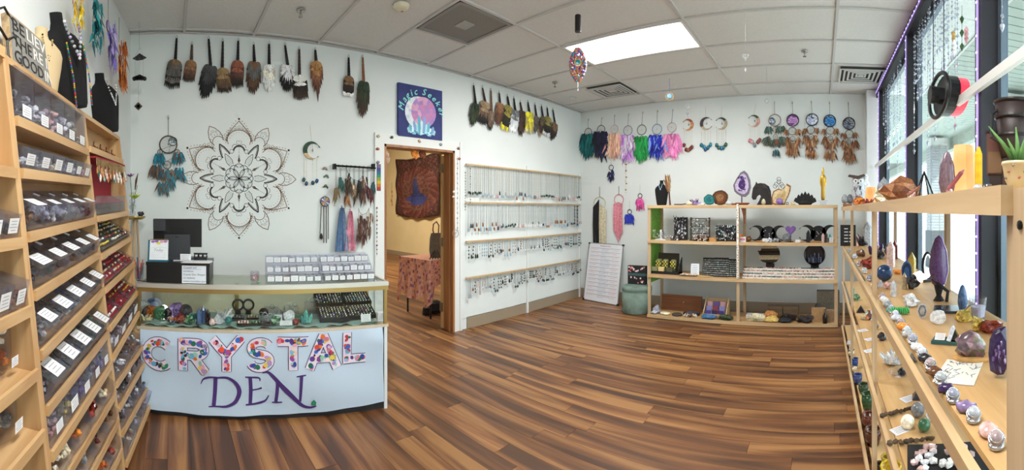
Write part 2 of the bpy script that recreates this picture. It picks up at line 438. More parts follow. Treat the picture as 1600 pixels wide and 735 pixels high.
# open door leaf swung into the back room, seen edge on
dl = thing('door_leaf', 'open stained wooden door leaf folded back into the back room beside the jamb', 'door', Matrix.Translation((DX1 - .03, YA + WT + .025, 0)) @ Matrix.Rotation(-math.radians(79), 4, 'Z'))
part('leaf', MB().bb((-.04, 0, .01), (0, .78, DZ - .04)), wood('door_leaf_wood', 'b08a5c', 'c9a474', .4, 2), dl)
for z in (.25, 1.0, 1.85): part('hinge', MB().bb((-.046, -.012, z - .05), (-.002, .004, z + .05)), mat('steel', '8b8a86', .35, .9), dl)
stones = [(591, 213, 'c8b8a0'), (612, 215, '3c5a50'), (655, 221, 'c9a890'), (688, 226, '8b9aa0'), (716, 232, '8a6a6a'), (590, 233, 'a0522d'), (590, 254, '8a8a9a'), (717, 248, 'b06a58'), (709, 300, 'e0e0dd'), (708, 308, 'cfd0cc')]
for i, (px, py, c) in enumerate(stones):
    p = onY(px, py, YA - .02)
    mb = MB().C(cvar(c)).blob((0, -.006, 0), (.022, .010, .017), i, .25, 1)
    desc = {'c8b8a0': 'cream', '3c5a50': 'dark green', 'c9a890': 'peach', '8b9aa0': 'grey blue', '8a6a6a': 'mauve', 'a0522d': 'rust brown', '8a8a9a': 'lilac grey', 'b06a58': 'brick red', 'e0e0dd': 'white', 'cfd0cc': 'pale grey'}[c]
    solo('stone', mb, VG, desc + ' tumbled stone stuck to the white door casing', 'stone', p, 'stones on the door casing', True)

# ---- ceiling: T-bar grid and tiles as they lie in the room
cx0, cy0 = .349 * FT * 1.0, 11.6 * FT    # grid origin: a line over x = .35 ft, first cross line near the back wall
S2 = 2 * FT
ce = struct('ceiling', MB().bb((-3.2, YW - .1, ZC + .03), (XB + .12, YA + .1, ZC + .08)), TILE)
g = MB()
xs = [cx0 + S2 * i for i in range(-4, 9)]; ys = [cy0 - 2 * S2 * j for j in range(0, 5)]
for xg in xs: g.bb((xg - .012, YW, ZC - .002), (xg + .012, YA, ZC + .03))
for yg in ys: g.bb((-2.6, yg - .012, ZC - .003), (XB, yg + .012, ZC + .03))
g.bb((cx0 + 3 * S2, cy0 - S2 - .012, ZC - .003), (cx0 + 4 * S2, cy0 - S2 + .012, ZC + .03))
g.bb((lw(YA) - .1, YA - .022, ZC - .004), (XB, YA, ZC + .01)); g.bb((XB - .022, YW, ZC - .004), (XB, YA, ZC + .01))
gr = struct('ceiling_grid', g, GRID, parent=ce)
tiles = {}
def tile(w_, h_):
    k = (round(w_, 3), round(h_, 3))
    if k not in tiles: tiles[k] = mesh('ceiling_tile', MB().box((0, 0, 0), (w_, h_, .012)), TILE)
    return tiles[k]
yl = [YA] + ys + [YW]; xl = [xs[0]] + xs[1:] + [XB]
SKIP = {(8, 2), }   # troffer in view: between i=5,6 and c,d
for a in range(len(xl) - 1):
    for b in range(len(yl) - 1):
        x0_, x1_, y1_, y0_ = xl[a], xl[a + 1], yl[b], yl[b + 1]
        if y1_ - y0_ < .08: continue
        gi = a - 4
        if gi == 5 and b == 2: continue                        # light
        if gi == 0 and b == 3: continue                        # opening for the added fill panel above the lens
        if gi == 3 and b == 1:                                 # half tile beside the return grille
            y0_ = cy0 - S2
        if gi == 7 and b == 1:
            y0_ = cy0 - 0.95 * S2 - .3; 
        link('ceiling_tile', tile(x1_ - x0_ - .026, y1_ - y0_ - .026), ce, ((x0_ + x1_) / 2, (y0_ + y1_) / 2, ZC + .016))
# troffer
LIT = mat('light_diffuser', 'fffdf6', .5, emit=2.6)
def troffer(xc, yc, label):
    t = thing('ceiling_light', label, 'ceiling light', (xc, yc, ZC), 'recessed ceiling troffers')
    w_, h_ = S2 - .03, 2 * S2 - .03; mb = MB()
    for sx in (-1, 1): mb.bb((sx * w_ / 2, -h_ / 2, -.004), (sx * (w_ / 2 - .022), h_ / 2, .03))
    for sy in (-1, 1): mb.bb((-w_ / 2, sy * h_ / 2, -.0042), (w_ / 2, sy * (h_ / 2 - .022), .029))
    part('frame', mb, TRIMW, t)
    part('diffuser', MB().bb((-w_ / 2 + .02, -h_ / 2 + .02, .006), (w_ / 2 - .02, h_ / 2 - .02, .014)), LIT, t)
troffer(cx0 + 5.5 * S2, cy0 - 3 * S2, 'bright rectangular recessed light panel in the white tile ceiling')
troffer(cx0 + .5 * S2, cy0 - 5 * S2, 'added rectangular fill light panel, unseen above the lens')
# air return and diffusers
t = thing('air_return', 'square grey perforated air return panel in the ceiling above the doorway', 'vent', (cx0 + 3.5 * S2, cy0 - 1.5 * S2, ZC))
mb = MB(); q = S2 / 2 - .02
for s_ in (-1, 1): mb.bb((s_ * q, -q, -.006), (s_ * (q - .03), q, .02)); mb.bb((-q, s_ * q, -.0061), (q, s_ * (q - .03), .019))
part('frame', mb, mat('vent_grey', '8f8d8a', .6), t)
part('perforated_panel', MB().bb((-q + .02, -q + .02, .004), (q - .02, q - .02, .012)), mat('perforated_panel', '8f8d8a', .7, col2='77756f', scale=300, mixw=.5), t)
part('centre_plate', MB().bb((-.06, -.06, -.004), (.06, .06, .005)), mat('vent_plate', 'a3a19d', .5), t)
def diffuser(p, s_, label):
    t = thing('ceiling_vent', label, 'vent', p, 'louvred ceiling vents')
    VW = mat('vent_white', 'c9cac8', .5); 
    part('backing', MB().bb((-s_ + .01, -s_ + .01, .012), (s_ - .01, s_ - .01, .02)), mat('vent_dark', '3f403f', .8), t)
    for k in range(5):
        a = s_ * (1 - k * .19); mb = MB(); w_ = s_ * .085; z = -.012 + .004 * k
        for sg in (-1, 1):
            mb.bb((sg * a, -a, z - .003), (sg * (a - w_), a, z + .003)); mb.bb((-a + w_, sg * a, z - .003), (a - w_, sg * (a - w_), z + .0029))
        part('frame' if k == 0 else 'louvre', mb, VW, t)
    part('centre_plate', MB().bb((-s_ * .12, -s_ * .12, -.002), (s_ * .12, s_ * .12, .006)), VW, t)
def onC(px, py): return onZ(px, py, ZC)
pv = onC(956, 141); diffuser((pv.x, pv.y, ZC - .012), .25, 'white louvred vent in the ceiling beyond the light panel, near the far corner')
pv = onC(1345, 117); diffuser((pv.x, pv.y, ZC - .012), .25, 'white louvred ceiling vent beside the windows')
CH = mat('chrome', 'b9b9b6', .2, .9)
for px, py, wh in ((470, 19, 'on the ceiling above the left feather fans'), (867, 132, 'on the ceiling beyond the hanging bead spinner'), (1257, 83, 'on the ceiling near the vent by the windows')):
    p = onC(px, py - 3); t = thing('sprinkler', 'small chrome sprinkler head ' + wh, 'sprinkler', (p.x, p.y, ZC), 'ceiling sprinklers')
    part('escutcheon', MB().lathe([(.035, 0), (.033, -.008), (.012, -.012)], 16), CH, t, True)
    mb = MB().tube([(0, 0, -.01), (0, 0, -.03)], .008, 8); mb.lathe([(.004, -.05), (.018, -.05), (.018, -.054), (0, -.054)], 12)
    for sx in (-1, 1): mb.tube([(0, 0, -.02), (sx * .012, 0, -.035), (sx * .002, 0, -.05)], .0025, 5)
    part('deflector', mb, CH, t)
p = onC(627, 8); t = thing('smoke_detector', 'round cream smoke detector on the ceiling', 'smoke detector', (p.x, p.y, ZC))
part('body', MB().lathe([(.065, 0), (.065, -.012), (.05, -.03), (.02, -.034), (0, -.034)], 24), mat('cream_plastic', 'e2dcc4', .5), t, True)
part('button', MB().lathe([(.01, 0), (.01, -.004), (0, -.004)], 10, c=(.02, .02, -.034)), mat('grey_plastic', 'a8a49a', .5), t)
p = onC(895, 153); t = thing('ceiling_speaker_cap', 'small round white cap on the ceiling in front of the far corner vent', 'cap', (p.x, p.y, ZC))
part('body', MB().lathe([(.05, 0), (.046, -.012), (0, -.016)], 20), TRIMW, t, True)
# ================================================================ WINDOW WALL AND OUTSIDE
DARK = mat('bronze_frame', '1c1a22', .6, .0)
ALU = mat('frame_grey', '5d6a78', .4, .3)
PANE = glass('window_glass', 'eef6f4', .01, .05)
MU = [-.5 * FT, 5.65 * FT, 10.9 * FT, 16.3 * FT]; MUW = .26 * FT; MD = .2 * FT
ZS, ZH = .12, ZC - .10
sw = MB(); sw.bb((-.15, YW - .1, 0), (17.3 * FT, YW, ZS)); struct('wall_window_sill', sw, WHITE)
struct('wall_window_head', MB().bb((-.2, YW - .12, ZC - .02), (XB, YW, ZC + .1)), WHITE)
hd = MB(); hd.bb((-.15, YW - .06, ZH), (17.3 * FT, YW + MD, ZC - .002)); hd.bb((-.15, YW - .06, ZS), (17.3 * FT, YW + MD * .6, ZS + .06))
struct('window_frame_rails', hd, DARK)
for i in range(3):
    a, b = MU[i] + MUW, MU[i + 1]
    wn_ = struct('window_%d' % (i + 1), MB().bb((a, YW - .05, ZS + .06), (b, YW - .044, ZH)), PANE)
    mb = MB(); fw = .035
    mb.bb((a, YW - .055, ZS + .05), (a + fw, YW - .02, ZH)); mb.bb((b - fw, YW - .055, ZS + .05), (b, YW - .02, ZH)); mb.bb((a, YW - .055, ZH - .05), (b, YW - .02, ZH))
    struct('pane_frame', mb, ALU, parent=wn_)
for i, xm in enumerate(MU):
    struct('window_mullion', MB().bb((xm, YW - .06, ZS), (xm + MUW, YW + MD, ZH)), DARK)
# LED strings along frame and mullions
LED = mat('led_violet', 'b8a4ff', .4, emit=4.0); LEDT = mat('led_tube', 'a894dc', .35, emit=.5)
def led_string(label, pts, step=.075):
    t = thing('light_string', label, 'fairy lights', pts[0], 'violet light strings on the window frames')
    o = Vector(pts[0]); mb = MB(); mb.tube([Vector(p) - o for p in pts], .006, 5); part('tube', mb, LEDT, t)
    mb = MB()
    for a, b in zip(pts, pts[1:]):
        a = Vector(a); b = Vector(b); n = max(1, int((b - a).length / step))
        for k in range(n):
            p = a.lerp(b, (k + .5) / n) - o; mb.box((p.x, p.y + .002, p.z), (.008, .010, .008))
    q = part('bulbs', mb, LED, t); q['kind'] = 'stuff'
yl_ = YW + MD + .008
led_string('violet light string along the top of the window frame', [(17.2 * FT, yl_, ZH + .05), (.2, yl_, ZH + .05)])
for i, nm in ((1, 'near mullion beside the glowing salt lamp'), (2, 'far mullion behind the hanging sign'), (3, 'far corner window jamb')):
    led_string('violet light string down the ' + nm, [(MU[i] + .03, yl_, ZH), (MU[i] + .03, yl_, ZS + .1)])
# white rail across the windows
zr = CZ + .83 * 2.3 * FT
r_ = thing('curtain_rail', 'long white horizontal rail across the windows at head height', 'rail', (0, -2.25 * FT, zr - .03))
part('rail', MB().bb((-.1, -.012, -.02), (17.2 * FT, .012, .02)), TRIMW, r_)
for xx in MU[1:]: part('bracket', MB().bb((xx + .01, -.03, -.015), (xx + .05, -.012, .015)), CH, r_)
# crystal and bead strands (hung from the frame)
BEAD = glass('crystal_bead', 'dfe6f2', .03, .55, .25, 'd4dae8')
rb = random.Random(3)
strand_m = []
for k in range(5):
    mb = MB(); L_ = [.55, .75, .95, .65, .4][k]; mb.C('9aa0a8').tube([(0, 0, 0), (0, 0, -L_)], .0012, 3)
    z = -.05
    while z > -L_:
        s_ = rb.choice([.005, .006, .009]); mb.blob((0, 0, z), (s_, s_, s_ * 1.2), z, 0, 0); z -= rb.uniform(.02, .05)
    mb.lathe([(0, 0), (.012, -.012), (.009, -.025), (0, -.045)], 6, c=(0, 0, -L_))
    strand_m.append(mesh('crystal_strand', mb, BEAD))
n_s = 0
for (a, b, n) in ((MU[2] + .45, MU[3] - .08, 16), (MU[1] + .4, MU[2] - .05, 22), (MU[0] + .9, MU[1] - .1, 12)):
    for k in range(n):
        xx = a + (b - a) * (k + rb.uniform(.2, .8)) / n
        o = link('crystal_strand', strand_m[rb.randrange(5)], None, (xx, YW + .02 + rb.uniform(0, .01), ZH - .002))
        wn3 = 'far' if a > MU[2] else ('middle' if a > MU[1] else 'near')
        tag(o, 'clear crystal bead strand, %s from the %s end of the %s window' % (nth(n - 1 - k), 'far', wn3), 'bead strand', 'crystal bead strands in the windows')
def onW(px, py, y=YW + .03): return onY(px, py, y) if False else at(px, py, y / math.cos(ang(px)))
# suspended green-grey prisms
for k, (px, py0, py1, c, ds) in enumerate(((1503, 8, 72, '3f5d3c', 'green'), (1490, 48, 60, 'c0a060', 'amber'), (1510, 40, 60, 'd7a0a8', 'pink'), (1491, 60, 80, 'f0f2f4', 'white'))):
    p = onW(px, py0); q = onW(px, py1); mb = MB().C('555555').tube([(0, 0, 0), (0, 0, q.z - p.z)], .0012, 4)
    mb.C(c)
    for j in range(3): mb.lathe([(0, .02), (.013, 0), (0, -.03)], 6, c=(0, 0, (q.z - p.z) * (j + 1) / 3))
    solo('hanging_prism', mb, VG, ds + ' glass prism drops hanging high in the middle window', 'prism', (p.x, p.y, p.z), 'prism drops in the window')

# oval lit sign seen from behind
sp = onW(1466, 150, YW + .15); a = math.atan2(sp.x, sp.y)
t = thing('window_sign', 'oval black and red lit sign hanging in the window, seen from behind', 'sign', sp)
BLK = mat('black_plastic', '141416', .4)
NEON = mat('red_neon', 'ff2b3a', .4, emit=1.6)
mb = MB(); n = 28
def oval(a_, b_, n=28): return [(a_ * math.cos(2 * math.pi * k / n), b_ * math.sin(2 * math.pi * k / n)) for k in range(n)]
mb.prism(oval(.17, .10), .05, y0=-.07); part('back_shell', mb, BLK, t)
mb = MB(); mb.tube([(p[0], .0, p[1]) for p in oval(.18, .11)], .011, 8, closed=True); part('ring_housing', mb, BLK, t, True)
mb = MB(); mb.prism(oval(.165, .095), .048, y0=-.12); part('red_face', mb, NEON, t, label='glowing red acrylic face')
part('transformer', MB().bb((-.05, -.05, -.03), (.05, .01, .03)).lathe([(.045, 0), (.045, .04), (0, .04)], 20, m=Matrix.Translation((-.01, .01, 0)) @ Matrix.Rotation(-math.pi / 2, 4, 'X')), BLK, t)
for sx in (-.1, .1): part('cord', MB().tube([(sx, 0, .09), (sx, 0, ZH - sp.z)], .0025, 4), BLK, t)

# ------------------------------------------------ outside
CONC = mat('concrete', 'c9ccca', .85, col2='bfc3c0', scale=3, bump=.1)
ASPH = mat('asphalt_light', 'b4b8b8', .9, col2='a8acac', scale=2)
BRK = mat('pier_brick', '8f8f92', .85)
MORT = mat('pier_mortar', 'b6b4b0', .9)
sd = struct('sidewalk', MB().bb((-8, -3.1, -.15), (30, YW - .1, -.03)), MORT)
slab = mesh('paving_slab', MB().box((0, 0, 0), (1.49, 1.15, .03)), CONC)
for i in range(-3, 14):
    for j in range(2): link('paving_slab', slab, sd, (i * 1.5, -1.45 - j * 1.16, -.016))
struct('car_park', MB().bb((-20, -45, -.2), (60, -3.1, -.16)), ASPH)
for k in range(9):
    struct('parking_line', MB().bb((-2 + k * 2.7, -12, -.16), (-1.9 + k * 2.7, -7, -.155)), TRIMW)
# piers of the porch, brick upper part on a dark plinth
bk = mesh('brick', MB().box((0, 0, 0), (.19, .02, .057)), BRK); bk2 = mesh('brick', MB().box((0, 0, 0), (.02, .19, .057)), BRK)
def pier(x, y, lab):
    t = thing('brick_pier', lab, 'pier', (x, y, -.03), 'porch piers outside the windows')
    part('core', MB().bb((-.2, -.2, .9), (.2, .2, 3.1)), MORT, t); part('plinth', MB().bb((-.23, -.23, 0), (.23, .23, .9)), mat('plinth_dark', '4a4c50', .8), t)
    for r in range(30):
        z = .94 + r * .067
        for c in range(2):
            link('brick', bk, t, (-.1 + c * .2, .205, z)); 
        for c in range(2): link('brick', bk2, t, (-.205, -.1 + c * .2, z))
pier(5.6, -2.75, 'grey brick porch pier outside the far window')
pier(9.6, -2.75, 'grey brick porch pier farthest along the pavement')
pier(1.55, -2.75, 'grey brick porch pier outside the near window')
# porch soffit with individual boards
sf = struct('porch_ceiling', MB().bb((-3, -3.3, 3.16), (24, YW - .12, 3.2)), mat('soffit_gap', '6d6f6a', .9))
SOF = mat('soffit_board', '9aa29a', .7)
sb = mesh('soffit_board', MB().box((0, 0, 0), (.14, 2.35, .02)), SOF)
for k in range(110): link('soffit_board', sb, sf, (-1.5 + k * .155, -2.1, 3.148))
struct('porch_beam', MB().bb((-3, -3.3, 2.85), (24, -3.1, 3.16)), mat('beam_paint', '8f958c', .7))
# trees beyond the car park
LEAF = mat('foliage', '5f7a4a', .9, col2='8fa070', scale=4)
BARK = mat('bark', '5a4a3a', .9)
rt = random.Random(8)
leafm = None
for k, (x, y, h) in enumerate(((14, -16, 5.5), (19, -14, 6.5), (9, -18, 5), (25, -16, 7), (5, -19, 5.5), (31, -15, 7))):
    t = thing('tree', 'green leafy tree beyond the car park, %s along from the near window' % nth([3, 2, 4, 1, 5, 0][k] if False else k), 'tree', (x, y, -.2), 'trees beyond the car park')
    part('trunk', MB().tube([(0, 0, 0), (.1, 0, h * .3), (0, .1, h * .6)], [.22, .16, .08], 8), BARK, t)
    mb = MB()
    for j in range(900):
        q = Vector((rt.gauss(0, 1), rt.gauss(0, 1), rt.gauss(0, 1))).normalized() * rt.uniform(.6, 1)
        c = Vector((q.x * h * .38, q.y * h * .38, h * .66 + q.z * h * .34)); s_ = rt.uniform(.15, .3)
        u = Vector((rt.gauss(0, 1), rt.gauss(0, 1), rt.gauss(0, 1))).normalized(); v_ = u.orthogonal().normalized()
        mb.add([c - u * s_, c + v_ * s_ * .5, c + u * s_, c - v_ * s_ * .5], [(0, 1, 2, 3)])
    q = part('foliage', mb, LEAF, t); q['kind'] = 'stuff'
# ================================================================ THINGS ON THE BACK WALL
class WP:
    """place something on a wall frame, working from photograph pixels"""
    def __init__(s, F, px, py, off=.0):
        s.F = F; s.off = off; s.p = F.hit(px, py, off); s.m = F.mat(s.p)
    def L(s, px, py):
        q = s.F.hit(px, py, s.off) - s.p
        return (q.dot(s.F.r), q.z)
    def P(s, px, py, y=0):
        a = s.L(px, py); return (a[0], y, a[1])
    def k(s, px, py, n):   # n vertical pixels -> metres there
        return abs(s.L(px, py)[1] - s.L(px, py + n)[1])

def dull(h):
    c = cvar(h, .3); g = sum(c) / 3; return tuple((x * .72 + g * .28) * .72 for x in c) if g < .5 else c
def feather_fan(F, h0, h1, tip, wpx, hcol, cols, label, group, shape='fan', n=9, rows=2, tipc=None):
    W = WP(F, h0[0], h0[1], .012); t = thing('feather_fan', label, 'feather fan', W.m, group)
    a = W.P(*h0); b = W.P(*h1); c = W.P(*tip)
    A, B, T = Vector((a[0], -.012, a[2])), Vector((b[0], -.018, b[2])), Vector((c[0], -.016, c[2]))
    wd = abs(W.L(tip[0] - wpx / 2, tip[1])[0] - W.L(tip[0] + wpx / 2, tip[1])[0])
    wd *= 1.22
    mb = MB().C(hcol); seg = 7
    pts = [A.lerp(B, i / seg) for i in range(seg + 1)]
    mb.tube(pts, [.009 + .006 * (i / seg) for i in range(seg + 1)], 7)
    for i in range(1, seg): mb.ring((pts[i].x, pts[i].y, pts[i].z), .0105 + .005 * i / seg, .0018, 8, 4, ax='z')
    part('handle', mb, VM, t)
    mb = MB().C('2a2520'); mb.tube([(A.x, -.012, A.z - .02), (A.x - .008, -.010, A.z + .012), (A.x, -.009, A.z + .032), (A.x + .008, -.010, A.z + .012), (A.x, -.012, A.z - .02)], .0016, 4)
    part('hanging_loop', mb, VM, t)
    D = T - B; L = D.length; D.normalize(); sd = Vector((D.z, 0, -D.x)); 
    mb = MB(); R = random.Random(hash(label) % 1000 if False else len(label) * 7 + int(h0[0]))
    for r in range(rows + 1):
        ll = L * (1 - .3 * r); nn = n if r == 0 else max(5, n - 2)
        for i in range(nn):
            u = (i / (nn - 1) - .5) * 2
            if shape == 'fan': sp_ = u * (wd * .46 - .012) ; lx = ll * (1 - .05 * u * u) * R.uniform(.96, 1.03)
            elif shape == 'oval': sp_ = u * wd * .26; lx = ll * (1 - .38 * u * u) * R.uniform(.96, 1.03)
            else: sp_ = u * wd * .42; lx = ll * (1 - .45 * abs(u)) * R.uniform(.8, 1.05)
            if shape == 'oval':
                e = B + D * (lx * .98) + sd * (u * wd * .34)
            else: e = B + D * lx + sd * sp_
            st = B + D * (.0) + sd * (u * .008) + Vector((0, -.004 * r - .002 * (1 - abs(u)), 0))
            d = e - st; fw = (wd / nn * 2.6) if shape != 'oval' else wd * .36
            cc = cols[r] if isinstance(cols[0], (list, tuple)) and r < len(cols) else (cols[-1] if isinstance(cols[0], (list, tuple)) else cols)
            mb.feather(st, d, d.length, fw, (0, -1, 0), [dull(x) for x in cc], seg=max(5, len(cc)), sp=.5 if shape == 'oval' else .7)
    q = part('feathers', mb, VF, t)
    mb = MB()
    for i in range(10):
        u = R.uniform(-1, 1); st = B + Vector((u * .014, -.016, .004))
        d = D + sd * u * .5; cc = cols[-1] if isinstance(cols[0], (list, tuple)) else cols
        mb.feather(st, d, L * R.uniform(.15, .3), wd * .2, (0, -1, 0), [dull(cc[0])], seg=3)
    part('down_collar', mb, VF, t)
    return t
GL = 'feather fans in the left row on the back wall'
BR, DB, BK, GY, OR_, WH, YE, GN = '7a4f2e', '3b2a20', '16161a', '6d6a68', 'b8702c', 'e8eaea', 'd8c412', '2c3a22'
fans = [
 ((276, 61), (274, 96), (268, 140), 25, '14141a', [['8a6238', '777069', '15151a', '7d756c', '15151a'], ['9a7040', '6d6660', '1a1a1e']], 'banded brown, grey and black feather fan with black handle', 'fan'),
 ((300, 71), (299, 97), (294, 130), 20, '5b4438', [['a0682c', '5a3826', '4a3020'], ['b4793a', '7d5030']], 'small rust and dark brown feather fan with thin handle', 'fan'),
 ((326, 62), (329, 106), (318, 157), 31, '14141a', [['1a1a1e', '17171b', '111114'], ['55565a', '4a4b50', '222226']], 'broad black feather fan with grey centre feathers', 'oval'),
 ((348, 66), (347, 109), (351, 147), 23, '2a2220', [['a07a3c', '6b4c2a', '3a281e'], ['b08a48', '80592e']], 'tan topped brown feather fan with leather wrapped handle', 'fan'),
 ((372, 65), (371, 97), (369, 139), 22, '17171b', [['4a2c1e', '3b2820', '2b2220'], ['b8582a', '6a3a26']], 'dark brown feather fan with rust collar and cord loops', 'fan'),
 ((396, 71), (397, 100), (394, 150), 28, '17171b', [['80542e', '6a4526', '52341f'], ['9a6a3c', '6e7070', '5c4530']], 'mottled brown feather fan with grey centre', 'oval'),
 ((420, 70), (420, 104), (420, 148), 23, '17171b', [['e6e8ea', 'e2e5e6', 'dcdfe0'], ['eceeee', 'e2ddcf', 'd8d2be']], 'white feather fan with black handle', 'oval'),
 ((445, 72), (449, 105), (447, 147), 27, '17171b', [['1a1a20', '17171b', '141418'], ['dfe0e2', 'cfd0d4', 'b8b8bd']], 'black feather fan with fluffy white centre', 'oval'),
 ((467, 78), (467, 120), (470, 157), 24, '3d2d2c', [['d8d8d4', '35231e', '3a2620', '4d352a'], ['e6e6e2', '2a1e1b']], 'dark brown feather fan with pale white quills', 'fan'),
 ((492, 79), (493, 98), (496, 157), 19, '2a2420', [['3a2418', '7a4320', '6a3a20'], ['e0992a', 'a4602a']], 'orange topped feather fan with long pointed brown tips', 'spiky'),
 ((544, 91), (544, 121), (543, 153), 18, '17171f', [['3a2a22', '2d2220', 'e6e6e4'], ['9a6a34', '3a2a22']], 'small dark feather fan with white tips beside the peacock fan', 'fan'),
 ((566, 91), (567, 130), (565, 186), 24, '8a5838', [['3a3420', '46402a', '5a3c26'], ['2c4a34', '3c4a2c', '4a3a24']], 'long green brown peacock feather fan with tan leather handle', 'oval'),
]
for h0, h1, tp, w_, hc, cs_, lb, sh in fans: feather_fan(FA, h0, h1, tp, w_, hc, cs_, lb, GL, sh)
GR2 = 'feather fans in the right row on the back wall'
fans = [
 ((739, 134), (742, 164), (736, 199), 17, '17171b', [['2a3a1e', '3a4a24', '1e2a1a'], ['2e4630', '3a4020']], 'dark green peacock feather fan nearest the doorway', 'oval'),
 ((753, 138), (757, 161), (752, 196), 16, '3a2020', [['2a201c', '2a201c', '17171b'], ['c09a6a', '7a5a3c']], 'black feather fan with tan streaked centre', 'fan'),
 ((766, 142), (767, 176), (764, 207), 12, '7a5a48', [['8a6a50', '7a5c44', '2a2420'], ['9a7a5c', '80604a']], 'pale brown rounded feather fan with black tip', 'oval'),
 ((779, 146), (780, 163), (776, 199), 15, '2a2a2c', [['9a5a2a', '7a4a2a', '6a3f33'], ['b87838', '8a5430']], 'copper brown feather fan with purple brown tips', 'oval'),
 ((792, 151), (794, 167), (786, 205), 14, '17171b', [['4a4a18', '2a2a1a', 'd8c820'], ['b8a820', '3a3416']], 'black and yellow feather fan with yellow tips', 'fan'),
 ((802, 154), (804, 175), (799, 207), 14, '20242a', [['c4ccd2', 'dde2e4', 'e8eaec'], ['8a9096', 'c4cad0']], 'white and grey feather fan between the yellow and brown fans', 'fan'),
 ((812, 160), (814, 175), (812, 216), 15, '3a2a22', [['4a3226', '55392a', '3a2822'], ['5a3c2c', '4a3226']], 'plain dark chocolate brown feather fan', 'oval'),
 ((824, 160), (826, 177), (826, 210), 13, '17171b', [['e6d818', 'dccc20', 'cfc48a'], ['f0e428', 'd8c818']], 'bright yellow feather fan', 'fan'),
 ((835, 164), (837, 184), (833, 210), 12, '20202a', [['5a4a44', '6a5e5a', '4a4244'], ['7a6a60', '4a3c38']], 'grey brown feather fan right of the yellow one', 'oval'),
 ((845, 166), (847, 184), (841, 216), 11, '2a3040', [['5a4634', '4a382c', 'b08a4a'], ['7a6a40', '4a3a30']], 'brown feather fan with golden tips', 'oval'),
 ((854, 169), (855, 184), (852, 214), 11, '1c2230', [['3a342a', '2a2420', 'c8ccd0'], ['b0a030', '3a342a']], 'small yellow topped feather fan with white tips', 'fan'),
 ((863, 172), (866, 195), (860, 220), 13, '20242a', [['2a2420', '3a2e26', '1a1a1c'], ['9a7248', '5a4430']], 'dark brown rounded feather fan nearest the far corner', 'oval'),
]
for h0, h1, tp, w_, hc, cs_, lb, sh in fans: feather_fan(FA, h0, h1, tp, w_, hc, cs_, lb, GR2, sh, n=7)

# ---------------- black wind mobile by the left corner (hangs from the ceiling hook)
W = WP(FA, 217, 58, .25); t = thing('wind_mobile', 'black tiered mobile with winged top and cloud shape hanging by the left corner', 'mobile', W.m)
def Lp(px, py, y=0): return W.P(px, py, y)
zt = ZC - W.p.z
mb = MB().C('8a8a88'); mb.tube([(0, 0, zt), Lp(218, 78)], .0014, 4)
for px in (211, 224): mb.tube([Lp(219, 74), Lp(px, 88)], .001, 4)
for px in (211, 218, 224): mb.tube([Lp(px, 90), Lp(px, 120)], .001, 4)
mb.tube([Lp(217, 126), Lp(216, 160)], .001, 4); part('thread', mb, VM, t)
c = W.L(218, 89); k = W.k(218, 90, 1)
wing = [(c[0] - 11 * k, c[1] - 2 * k), (c[0] - 5 * k, c[1] + 2 * k), (c[0], c[1] + 6 * k), (c[0] + 6 * k, c[1] + 2 * k), (c[0] + 11 * k, c[1] - 1 * k), (c[0] + 5 * k, c[1] - 4 * k), (c[0] - 4 * k, c[1] - 5 * k)]
part('winged_top', MB().C('24262a').prism(wing, .012), VM, t)
mb = MB().C('17181c')
for dx, dy, r_ in ((-8, 0, 3.4), (-4, 1, 3.8), (0, 2, 4.4), (4, 1, 3.6), (8, 0, 3.2)):
    c = W.L(218 + dx, 123 - dy); mb.lathe([(0, -.006), (r_ * k, -.006), (r_ * k, .006), (0, .006)], 10, m=Matrix.Translation((c[0], 0, c[1])) @ Matrix.Rotation(math.pi / 2, 4, 'X'))
part('cloud', mb, VM, t)
c = W.L(216, 166); s_ = 6.5 * k
part('diamond', MB().C('3c382a').prism([(c[0] - s_, c[1]), (c[0], c[1] + s_), (c[0] + s_, c[1]), (c[0], c[1] - s_)], .01), VM, t)
part('disc', MB().C('d8c890').lathe([(s_ * .45, -.006), (s_ * .45, .0), (0, .0)], 12, m=Matrix.Translation((c[0], 0, c[1])) @ Matrix.Rotation(math.pi / 2, 4, 'X')), VM, t)

